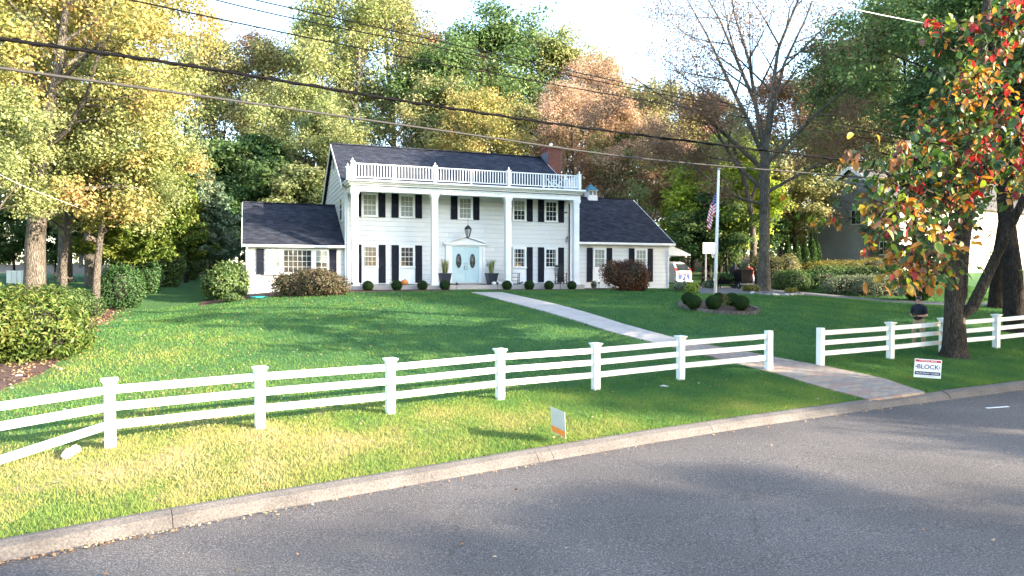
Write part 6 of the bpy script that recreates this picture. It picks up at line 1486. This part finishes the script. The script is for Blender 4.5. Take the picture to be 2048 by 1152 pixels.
BT = [ # px, top y, Y, mesh, palette, label
 (372, 120, 66, 'mapleB', 'yelgreen', 'yellow-green tree behind the left trees, first of the woodland'),
 (440, 128, 72, 'mapleA', 'olive', 'olive woodland tree rising where the sky first opens at left'),
 (505, 105, 76, 'mapleB', 'red', 'reddish woodland tree left of the tallest tree'),
 (560, 95, 70, 'sparse', 'olive', 'thin-crowned olive tree just left of the tallest woodland tree'),
 (640, 60, 80, 'tall', 'green', 'green tall tree half behind the tallest woodland tree'),
 (715, -45, 68, 'tall', 'yelgreen', 'tallest pale yellow-green woodland tree, reaching the top of the photo'),
 (785, -20, 74, 'tall', 'olive', 'second tallest woodland tree, right of the tallest and just lower'),
 (610, 190, 60, 'mapleA', 'yelgreen', 'bright yellow-green tree above the gap left of the main roof'),
 (700, 215, 57, 'mapleB', 'yelgreen', 'yellow-green tree directly above the left end of the main ridge'),
 (868, 128, 78, 'mapleA', 'red', 'red-pink woodland tree between the tallest tree and the domed green tree'),
 (820, 195, 62, 'oak', 'olive', 'olive oak above the left half of the main roof'),
 (1018, 42, 72, 'oak', 'green', 'big domed green tree standing above the middle of the roof'),
 (955, 125, 70, 'oak', 'green', 'lower left shoulder tree beside the domed green tree'),
 (1088, 118, 74, 'mapleA', 'yelgreen', 'yellow-green tree at the right side of the domed green tree'),
 (905, 205, 60, 'mapleB', 'olive', 'olive-yellow tree above the middle of the main ridge'),
 (985, 215, 58, 'mapleA', 'yellow', 'golden tree behind the ridge, left of the chimney'),
 (1060, 225, 66, 'mapleB', 'olive', 'dull yellow tree just left of the brick chimney'),
 (1175, 125, 70, 'sparse', 'pink', 'tall pink-russet tree behind and above the chimney'),
 (1235, 160, 66, 'sparse', 'pink', 'pink-russet tree right of the chimney with visible pale limbs'),
 (1145, 185, 60, 'sparse', 'pink', 'russet tree directly behind the chimney'),
 (1210, 215, 57, 'sparse', 'pink', 'pale-trunked pink tree above the cupola'),
 (1290, 195, 64, 'mapleA', 'olive', 'golden olive tree behind the right wing roof'),
 (1270, 260, 56, 'mapleB', 'yelgreen', 'yellow-green tree close behind the right wing ridge'),
 (1345, 200, 70, 'mapleB', 'yellow', 'yellow tree behind and right of the right wing'),
 (1335, 290, 58, 'sparse', 'pink', 'low russet tree at the end of the right wing'),
 (1400, 215, 74, 'mapleA', 'red', 'dark red tree behind the bright lime tree'),
 (1475, 195, 78, 'mapleB', 'olive', 'olive-brown woodland tree directly left of the big trunk'),
 (1560, 190, 74, 'mapleA', 'red', 'rust woodland tree right behind the big trunk'),
 (1620, 140, 72, 'oak', 'olive', 'broad olive-gold tree behind the left corner of the gray house'),
 (1700, 180, 76, 'mapleA', 'green', 'green tree behind the gray house roof'),
 (1800, 120, 78, 'oak', 'green', 'dark green tree behind the right of the gray house'),
 (1900, 90, 80, 'tall', 'green', 'tall green tree far behind the sunlit house front'),
 (2010, 110, 76, 'mapleA', 'yelgreen', 'yellowing tree at the far right edge behind the house'),
]
for i, (px, ty, Y, key, mt, lab) in enumerate(BT):
    x = (px - 1024) / F * Y; z = h1(x, Y); zt = CAMZ + (548 - ty) / F * Y; s = (zt - z) / MH[key]
    put_tree(key, 'woodland_tree', (x, Y, z - .1), mt, lab, group='woodland trees behind the houses', rz=i * 1.7, sc=s * R.uniform(.95, 1.12), scz=s)
UT = [(-60, 380, 44, 'deep', 'dark tree filling the extreme left background'), (30, 420, 46, 'green', 'green understory tree behind the thick left trunk'), (110, 430, 47, 'deep', 'dark understory tree between the left trunks'), (180, 420, 46, 'green', 'green understory tree behind the slender left trunk'), (250, 440, 50, 'deep', 'dark understory tree behind the left hedge'), (320, 400, 58, 'green', 'green understory tree past the far left lawn'),
      (410, 330, 56, 'deep', 'dark understory tree behind the blue-green pine'), (455, 300, 58, 'green', 'green understory tree left of the wing roof'), (505, 290, 60, 'deep', 'dark green tree above the left wing roof'), (555, 330, 55, 'green', 'mid green tree close behind the left wing ridge'),
      (610, 345, 54, 'yelgreen', 'small yellow-green tree in the notch left of the main gable'), (640, 285, 59, 'olive', 'brownish olive understory tree beside the main gable'), (480, 390, 53, 'deep', 'lowest dark tree at the left wing corner'),
      (1385, 300, 60, 'green', 'dark green tree behind the backboard'), (1440, 290, 55, 'lime', 'bright lime-green tree lit by the sun left of the big trunk'), (1420, 325, 53, 'lime', 'lower lime-green tree just behind the flag'), (1475, 340, 54, 'lime', 'lime tree between the flag and the big trunk'), (1405, 395, 51.5, 'green', 'green shade tree behind the flagpole'), (1455, 400, 51, 'green', 'dark green spreading tree right of the flagpole'),
      (1375, 430, 52, 'deep', 'dark evergreen behind the parked car'), (1510, 400, 56, 'deep', 'dark green tree behind the black cart'), (1590, 330, 58, 'olive', 'olive understory tree right of the big trunk'), (1560, 395, 62, 'olive', 'small gold tree above the iron fence')]
for i, (px, ty, Y, mt, lab) in enumerate(UT):
    x = (px - 1024) / F * Y; z = h1(x, Y); zt = CAMZ + (548 - ty) / F * Y; s = (zt - z) / MH['under']
    put_tree('under', 'understory_tree', (x, Y, z - .1), mt, lab, group='understory trees behind the houses', rz=i * 2.1, sc=s * 1.15, scz=s)
# far wood that reads as one mass
g = np.random.default_rng(21); n = 42000
x = g.uniform(-95, 110, n); y = 92 + g.uniform(0, 12, n) + 4 * np.sin(x * .2); top = 13 + 3 * np.sin(x * .11) + 2.5 * np.sin(x * .37 + 1) + g.normal(0, 1.0, n); z = 2.0 + (top + 2) * g.random(n) ** .8
m_ = crownmesh('far_wood', np.c_[x, y, z], .85, 5, G['olive']); tag(link('far_wood', m_), 'distant autumn wood closing the view behind all the trees', 'wood', kind='stuff')
segs = []
for i in range(150):
    x_ = g.uniform(-90, 100); y_ = g.uniform(62, 90); z_ = 4.2; hh = g.uniform(8, 15); segs.append((x_, y_, z_ - .5, x_ + g.normal(0, .5), y_, z_ + hh, .16, .07))
tag(link('wood_trunks', npmesh('wood_trunks', *tubes(segs, 5), barkl_m)), 'slender pale trunks standing far back in the wood', 'trunks', kind='stuff')
# ---- left edge trees
treemesh('leftA', 31, 17, .40, 80000, .15, .36, bark=barkl_m, bare=.2, spread=.42, nbr=(22, 7, 5), up=.1)
treemesh('leftB', 32, 12, .20, 40000, .15, .34, bark=barkl_m, bare=.32, spread=.36, nbr=(15, 6, 5), up=.1)
def pxg(px, Y): x = (px - 1024) / F * Y; return Vector((x, Y, h1(x, Y) - .1))
put_tree('leftA', 'roadside_tree', pxg(68, 29), 'yellow', 'large golden maple with thick pale trunk at the left edge', sc=1.0)
put_tree('leftA', 'roadside_tree', pxg(-110, 30), 'yelgreen', 'yellow-green maple just outside the left edge, crown reaching in', rz=2.2, sc=1.0)
put_tree('leftA', 'roadside_tree', pxg(185, 40), 'yellow', 'tall golden maple behind the pale slender left trunk', rz=4.0, sc=.95, scz=1.05)
put_tree('leftA', 'roadside_tree', pxg(130, 42), 'yelgreen', 'yellow-green maple deeper behind the golden maple', rz=1.0, sc=1.0, scz=1.15)
put_tree('leftB', 'roadside_tree', pxg(190, 30.6), 'yelgreen', 'slender pale-trunked tree with yellow-green leaves by the mulch bed', sc=.85)
put_tree('leftB', 'roadside_tree', pxg(128, 32), 'olive', 'thin dark-trunked tree between the two pale left trunks', rz=2, sc=.8)
put_tree('leftB', 'roadside_tree', pxg(-30, 24), 'yelgreen', 'small yellow-green tree at the extreme left edge', rz=3, sc=.75)
# conifers: drooping sprays
def conifer(key, seed, Ht, rad, n, ls, tiers):
    g = np.random.default_rng(seed); segs = [(0, 0, -.2, 0, 0, Ht * .5, .2, .12), (0, 0, Ht * .5, 0, 0, Ht, .12, .02)]; P = []; W = []
    for i in range(tiers):
        t = .24 + .74 * (i / tiers); z = Ht * t; L0 = rad * (1 - t) ** .75 + .25; k = int(g.integers(6, 9))
        for j in range(k):
            a = 2 * PI * j / k + i * .9 + g.normal(0, .2); L = L0 * g.uniform(.7, 1.2); e = g.uniform(.05, .35); d = np.array([math.cos(a), math.sin(a), e]); p0 = np.array([0, 0, z]); p1 = p0 + d * L
            segs.append((*p0, *p1, .035, .01)); m = max(30, int(n * L / (rad * tiers * 5))); tt = g.random(m) ** .7; w = .12 + .42 * (1 - tt) * L * .5; sd = np.array([-math.sin(a), math.cos(a), 0])
            P.append(p0 + d * (L * tt)[:, None] + sd * (g.normal(0, .55, m) * w)[:, None] + np.array([0, 0, 1]) * (g.normal(0, .09, m) + .10 * tt ** 2)[:, None]); W.append(np.full(m, g.random()))
    C = np.concatenate(P); TREES[key] = (woodmesh('trunk', segs, barkd_m), crownmesh('crown', C, ls, seed, G['pine'], up=.9, aspect=.28, clump=np.concatenate(W)))
conifer('pine', 41, 10, 3.0, 26000, .30, 17)
conifer('yew', 42, 9, 3.2, 30000, .26, 20)
put_tree('pine', 'white_pine', pxg(432, 47), 'pine', 'pale blue-green white pine standing left of the house wing', sc=.78, scz=.72)
put_tree('pine', 'white_pine', pxg(385, 52), 'pine', 'taller pale white pine behind the left pine', rz=2, sc=.85, scz=1.25)
put_tree('yew', 'conifer', pxg(318, 41), 'yew', 'sunlit yellow-green conifer left of the white pines', sc=1.0, scz=1.05)
put_tree('yew', 'conifer', pxg(260, 36), 'yew', 'green conifer with drooping sprays behind the slender pale trunk', rz=1.4, sc=.9, scz=.9)
put_tree('yew', 'conifer', pxg(372, 46), 'yew', 'darker conifer between the sunlit conifer and the pine', rz=2.4, sc=.8, scz=.75)
# ---- big fan-shaped tree with the thick trunk
rr = random.Random(3); L_ = []
for dx, dz, L, rf, z in ((-.95, .62, 8.5, .40, .72), (-.8, 1.0, 10.5, .42, .86), (-.5, 1.5, 11.5, .45, .94), (-.26, 2.0, 12.5, .46, .97), (-.05, 2.0, 13.0, .48, 1.0), (.15, 2.0, 12.5, .48, .99), (.42, 1.6, 11.5, .42, .95), (.75, 1.0, 9.5, .40, .90), (.9, .45, 7.0, .32, .70), (-1.0, .25, 7.0, .30, .62)):
    L_.append((dx, rr.uniform(-.35, .35), dz, L, rf, z))
segs, tips = skeleton(51, 20, .36, levels=3, nbr=(1, 8, 6), up=.30, crook=.11, limbs=(8.8, L_))
g = np.random.default_rng(52)
lo = tips[tips[:, 2] < 11.5]; hi = tips
C1, c1 = leafpts(lo, 15000, .38, 53); C2, c2 = leafpts(hi, 30000, .5, 54)
C = np.r_[C1, C2]; cl = np.r_[c1, c2]; TREES['fan'] = (woodmesh('trunk', segs, barkl_m), crownmesh('crown', C, .125, 55, G['brown'], clump=cl))
put_tree('fan', 'shade_tree', pxg(1528, 42.5), 'brown', 'tall nearly bare tree with thick gray trunk and fan of upright limbs', sc=1.0)
t = empty('leaning_tree', pxg(1504, 50), 0, 'crooked pale trunk leaning left behind the big gray trunk', 'tree')
sg = []; q = [(0, 0, 0), (.1, 0, 3), (-.2, 0, 6), (-.8, 0, 8.5), (-1.6, 0, 10.5)]
for a_, b_, r_ in zip(q[:-1], q[1:], (.28, .25, .22, .16)): sg.append((*a_, *b_, r_, r_ - .04))
sg += [(-.2, 0, 6, 1.0, 0, 9.5, .14, .06), (-.8, 0, 8.5, -2.4, .3, 9.6, .09, .04)]; link('trunk', woodmesh('trunk', sg, barkl_m), None, t)
C, cl = leafpts(np.array([(-1.6, 0, 10.5), (1, 0, 9.5), (-2.4, .3, 9.6), (-.8, 0, 11)]), 2500, .8, 9); link('crown', crownmesh('crown', C, .2, 3, G['olive'], clump=cl), None, t)
# ---- green trees at upper right
treemesh('greenR', 61, 15, .26, 46000, .20, .45, bark=barkd_m, bare=.47, spread=.44, nbr=(16, 7, 5), up=.12)
treemesh('shadeT', 64, 14, .28, 26000, .26, .45, bark=barkd_m, bare=.2, spread=.36, nbr=(16, 7, 4), up=.12)
put_tree('greenR', 'green_tree', pxg(1838, 46), 'green', 'dark green tree spreading over the corner of the gray house', sc=1.15, scz=1.1)
put_tree('greenR', 'green_tree', pxg(1990, 37), 'green', 'large dark green tree filling the top right, behind the colourful leaves', rz=2, sc=1.15, scz=1.15)
put_tree('greenR', 'green_tree', pxg(2250, 33), 'green', 'green tree just beyond the right edge, branches reaching in', rz=4, sc=1.0, scz=1.2)
# dark right trunk
P_ = pxg(2030, 27.5)
treemesh('rightT', 63, 14, .36, 26000, .18, .42, bark=barkd_m, bare=.38, spread=.40, nbr=(14, 6, 5), up=.12)
put_tree('rightT', 'dark_trunk_tree', P_, 'green', 'dark thick-trunked tree at the right edge behind the fence', sc=1.0)
# ---- roadside trees right of the picture whose shade falls on the lawn
for i, (x, y, s, z) in enumerate(((36, 5.5, .72, .80), (34, 10.5, .8, .78), (38, 15.5, .9, .86), (33, 19.5, .85, .95), (38, 23.5, 1.0, 1.35), (34, 28, .95, 1.35), (40, 31.5, 1.0, 1.3), (46, 27, .9, 1.5), (36.5, 35.5, .7, 1.0))):
    put_tree('shadeT', 'green_tree', (x, y, h1(x, y) - .1), 'green', 'leafy green shade tree beyond the right edge of the view', group='shade trees beyond the right edge', rz=i * 1.1, sc=s, scz=z)
for i, (x, y, s) in enumerate(((36, -4.2, .95), (28, -2.2, .68), (22, -.8, .48), (31, -6.2, .85), (36, -11.5, 1.4), (44, -15, 1.5), (28, -10, 1.0), (44, -9.5, 1.1))):
    put_tree('leftB', 'green_tree', (x, y, h1(x, y) - .1), 'green', 'thin roadside tree standing across the road from the fence', group='roadside trees across the road', rz=i, sc=s * 1.1, scz=s)
for i, (x, y, s) in enumerate(((-26, -24, 1.1), (-15, -28, 1.2), (-4, -25, 1.05), (7, -29, 1.25), (17, -26, 1.1), (-37, -20, 1.1))):
    put_tree('shadeT', 'green_tree', (x, y, h1(x, y) - .1), 'yelgreen', 'leafy yard tree standing on the far side of the road', group='yard trees on the far side of the road', rz=i, sc=s)
# ---- colourful large-leaved tree on the right
tb = Vector(((1912 - 1024) / F * 22.4, 22.4, 0)); tb.z = h1(tb.x, tb.y) - .05
ft = empty('autumn_tree', tb, 0, 'forked tree with large red, orange and green leaves before the right fence', 'tree')
fr = random.Random(8); fs = []; ftip = []
def chain(pts, r0_, r1_):
    n = len(pts) - 1
    for i in range(n): fs.append((*pts[i], *pts[i + 1], r0_ + (r1_ - r0_) * i / n, r0_ + (r1_ - r0_) * (i + 1) / n))
def wob(a, b, n, w):
    return [Vector(a).lerp(Vector(b), i / n) + (Vector((fr.gauss(0, w), fr.gauss(0, w), fr.gauss(0, w))) if 0 < i < n else Vector()) for i in range(n + 1)]
def loc(px, py, Y): return at(px, py, Y) - tb

stem = [Vector((-.05, 0, 1.5)), loc(1908, 560, 22.3), loc(1918, 480, 22.1), loc(1928, 380, 21.8), loc(1950, 240, 21.2), loc(1960, 60, 20.8), loc(1985, -120, 20.5)]; 
lim2 = [Vector((.0, .0, 1.35)), loc(1945, 615, 22.2), loc(1968, 565, 22.0), loc(1995, 505, 21.8), loc(2030, 430, 21.2), loc(2080, 320, 20.5)]; 
lim3 = [Vector((.12, .15, 1.5)), loc(1926, 590, 22.7), loc(1930, 500, 23), loc(1945, 380, 23.4), loc(1990, 200, 23.8)]; 
LEAFN = []                                     # twig end points for leaves
def limb(a, b, r_, sub, n=7, spread=1.0):
    pts = wob(a, b, n, .10); chain(pts, r_, .02)
    d = (Vector(b) - Vector(a)); 
    for k in range(sub):
        t_ = .25 + .75 * (k + fr.random()) / sub; i = min(int(t_ * n), n - 1); q = pts[i].lerp(pts[i + 1], t_ * n - i)
        e = q + (d.normalized() * .5 + Vector((fr.gauss(0, .7), fr.gauss(0, .6), fr.gauss(-.1, .6)))).normalized() * fr.uniform(.6, 1.5) * spread
        pp_ = wob(q, e, 4, .05); chain(pp_, .018, .006)
        for j in range(1, 5): LEAFN.append(pp_[j])
        for _ in range(3):
            q2 = pp_[fr.randint(1, 4)]; e2 = q2 + Vector((fr.gauss(0, 1), fr.gauss(0, 1), fr.gauss(-.2, .8))).normalized() * fr.uniform(.25, .6); chain([q2, (q2 + e2) / 2 + Vector((0, 0, .03)), e2], .009, .004); LEAFN.append(e2); LEAFN.append((q2 + e2) / 2)
ends = [(1730, 340, 15.5), (1765, 420, 15), (1845, 470, 15.5), (1690, 445, 17.5), (1800, 300, 16), (1850, 380, 16), (1900, 300, 16), (1840, 535, 16), (1780, 520, 15.5), (1820, 560, 16.5),
        (1905, 200, 17), (1890, 100, 18), (1950, 150, 17), (1990, 60, 17), (2040, 20, 17), (2040, 160, 17), (2000, 260, 16.5), (2060, 330, 17), (1950, 330, 16), (2080, 240, 17), (1860, 240, 17.5), (1740, 510, 16), (1780, 370, 17)]
for k, (px, py, Y) in enumerate(ends):
    e = loc(px, py, Y); cand = stem[1:] + lim2[2:]; s = min(cand, key=lambda c: (c - e).length * (1 if c.z < e.z + 1.5 else 1.6)); limb(s, e, .05, 12)
fs = [s_ for s_ in fs if s_[6] > .03 or s_[2] + tb.z > 2.35]
mt = MB(); low = [Vector((0, 0, -.25)), Vector((0, 0, -.05)), Vector((0, 0, .12)), Vector((0, 0, .35)), Vector((-.02, 0, .8))]
mt.tube(low + stem, [.60, .54, .43, .37, .34] + list(np.linspace(.29, .10, len(stem))), 20); mt.tube([Vector((0, 0, .9))] + lim2, [.14] + list(np.linspace(.21, .10, len(lim2))), 12); mt.tube([Vector((.0, 0, .9))] + lim3, [.12] + list(np.linspace(.15, .08, len(lim3))), 10)
from mathutils import noise as mno
for i_, c_ in enumerate(mt.v):
    q_ = Vector(c_); rr_ = Vector((q_.x, q_.y, 0)); a_ = math.atan2(q_.y, q_.x); k_ = .10 * math.exp(-max(0, q_.z) * 2.2) * math.sin(5 * a_ + 1) * 1.5 + .05 * mno.noise(q_ * 2.2)
    if rr_.length > .15 and q_.z < 1.6: mt.v[i_] = tuple(q_ + rr_ * k_)
mt.build('trunk', bark_m, ft, smooth=True)
link('branches', woodmesh('branches', fs, bark_m, 6), None, ft)
bt = MB(); q = loc(1938, 628, 22.0); 
rk = rock((0, 0, 0), (.06, .035, .13), wood_m, None, 'pruning_scar', 3); rk.parent = ft; rk.location = Vector((.10, -.27, 1.25))
pal = [('leaf_large_green', [(.05, .11, .015), (.08, .15, .02)]), ('leaf_large_dark', [(.03, .06, .02), (.05, .08, .03)]), ('leaf_large_lime', [(.20, .27, .02), (.28, .32, .03)]), ('leaf_large_orange', [(.48, .17, .02), (.55, .24, .03)]), ('leaf_large_red', [(.42, .02, .02), (.50, .05, .03)]), ('leaf_large_amber', [(.42, .28, .03), (.30, .16, .03)]), ('leaf_large_bronze', [(.16, .07, .03), (.22, .10, .05)])]
pal = [leafmat(a, [c[0], c[1], c[0]], nscale=4, trans=.42, gloss=.07) for a, c in pal]; wts = [.30, .17, .14, .14, .09, .08, .08]
outl = [(0, 0), (.2, .19), (.42, .29), (.64, .29), (.84, .17), (1, 0)]
def leafv(L, w, bend_):
    v = []; 
    for t_, h_ in outl: v.append((t_ * L, 0, -bend_ * t_ * t_ * L))
    for t_, h_ in outl[1:-1]: v.append((t_ * L, h_ * w * L, -bend_ * t_ * t_ * L + .25 * h_ * L))
    for t_, h_ in outl[1:-1]: v.append((t_ * L, -h_ * w * L, -bend_ * t_ * t_ * L + .25 * h_ * L))
    return v
LFACE = [(0, 1, 6), (1, 2, 7, 6), (2, 3, 8, 7), (3, 4, 9, 8), (4, 5, 9), (0, 10, 1), (1, 10, 11, 2), (2, 11, 12, 3), (3, 12, 13, 4), (4, 13, 5)]
lv = []
for b_ in (.15, .4, .7):
    me = bpy.data.meshes.new('leaf'); me.from_pydata(leafv(.24, 1.0, b_), [], LFACE); me.materials.append(pal[0]); me.polygons.foreach_set('use_smooth', [True] * len(me.polygons)); lv.append(me)
inst = []
for p in LEAFN:
    if p.z + tb.z < 2.66 or (p.x + tb.x > 11.6 and p.z + tb.z < 4.3 and fr.random() < .85): continue
    for _ in range(2 if fr.random() < .5 else 1):
        a = fr.uniform(0, 2 * PI); M = Matrix.Rotation(a, 4, 'Z') @ Matrix.Rotation(fr.gauss(.55, .45), 4, 'Y') @ Matrix.Rotation(fr.gauss(0, .7), 4, 'X'); s = fr.uniform(.6, 1.2); inst.append((p + Vector((fr.gauss(0, .04), fr.gauss(0, .04), fr.gauss(0, .04))), M, s))
def vis(i):
    w = inst[i][0] + tb; inframe = abs(w.x / w.y) < .74 and (w.z - 3) / w.y < .40; return (0 if inframe else 1, w.y)
order = sorted(range(len(inst)), key=vis); near = order[:300]; rest = order[300:]
clus = {}
def pickm(p):
    key = (round(p.x * 1.6), round(p.y * 1.2), round(p.z * 1.6)); 
    if key not in clus: clus[key] = fr.choices(range(7), wts)[0]
    return clus[key] if fr.random() < .68 else fr.choices(range(7), wts)[0]
for i in near:
    p, M, s = inst[i]; o = bpy.data.objects.new('leaf', fr.choice(lv)); COL.objects.link(o); o.parent = ft; o.location = p; o.rotation_euler = M.to_euler(); o.scale = (s, s, s)
    o.material_slots[0].link = 'OBJECT'; o.material_slots[0].material = pal[pickm(p)]
mb = MB(); base_ = [Vector(v_) for v_ in leafv(.24, 1.0, .35)]
for i in rest:
    p, M, s = inst[i]; mb.cur = pickm(p); mb.add([tuple(p + (M @ (v_ * s))) for v_ in base_], LFACE)
me = bpy.data.meshes.new('foliage'); me.from_pydata(mb.v, [], mb.f)
for m_ in pal: me.materials.append(m_)
me.polygons.foreach_set('material_index', mb.mi); me.update(); tag(link('foliage', me, None, ft), kind='stuff')
# ------------------------------------------------------------------ fallen leaves
g = np.random.default_rng(77)
def litter(name, x, y, dz, size, label, seed):
    z = H(x, y) + dz; n = len(x); N = g.normal(0, .5, (n, 3)) + [0, 0, 1.2]
    tag(link(name, crownmesh(name, np.c_[x, y, z], size, seed, G['litter'], N=N, aspect=.8)), label, 'fallen leaves', kind='stuff')
n = 2600; x = g.normal(-11, 4.5, n); y = g.uniform(13, 36, n); ok = mask_ok(x, y); litter('fallen_leaves', x[ok], y[ok], .03, .055, 'fallen leaves scattered over the left lawn', 1)
n = 500; x = g.uniform(-12, 20, n); y = Yc(x) + g.uniform(.2, 4, n); ok = mask_ok(x, y); litter('fallen_leaves', x[ok], y[ok], .035, .06, 'sparse fallen leaves on the sunlit verge', 2)
n = 420; x = g.uniform(-9, 14, n); x = np.where(g.random(n) < .5, -5.6 + g.normal(0, 1.0, n), x); v = -.36 - abs(g.normal(0, .05, n)); litter('fallen_leaves', x, Yc(x) + v * 1.15, -.13, .042, 'dry leaves gathered in the gutter along the kerb', 3)
n = 60; x = g.uniform(-8, 16, n); v = -g.uniform(.5, 7, n); litter('fallen_leaves', x, Yc(x) + v, -.12, .06, 'single leaves lying on the road', 4)
n = 1800; P = resample(BED_R, 200); k = g.integers(0, 200, n); x = P[k, 0] - abs(g.normal(0, 1.3, n)); y = P[k, 1] + g.normal(0, .8, n); litter('fallen_leaves', x, y, .06, .08, 'leaves lying on the left mulch bed', 5)
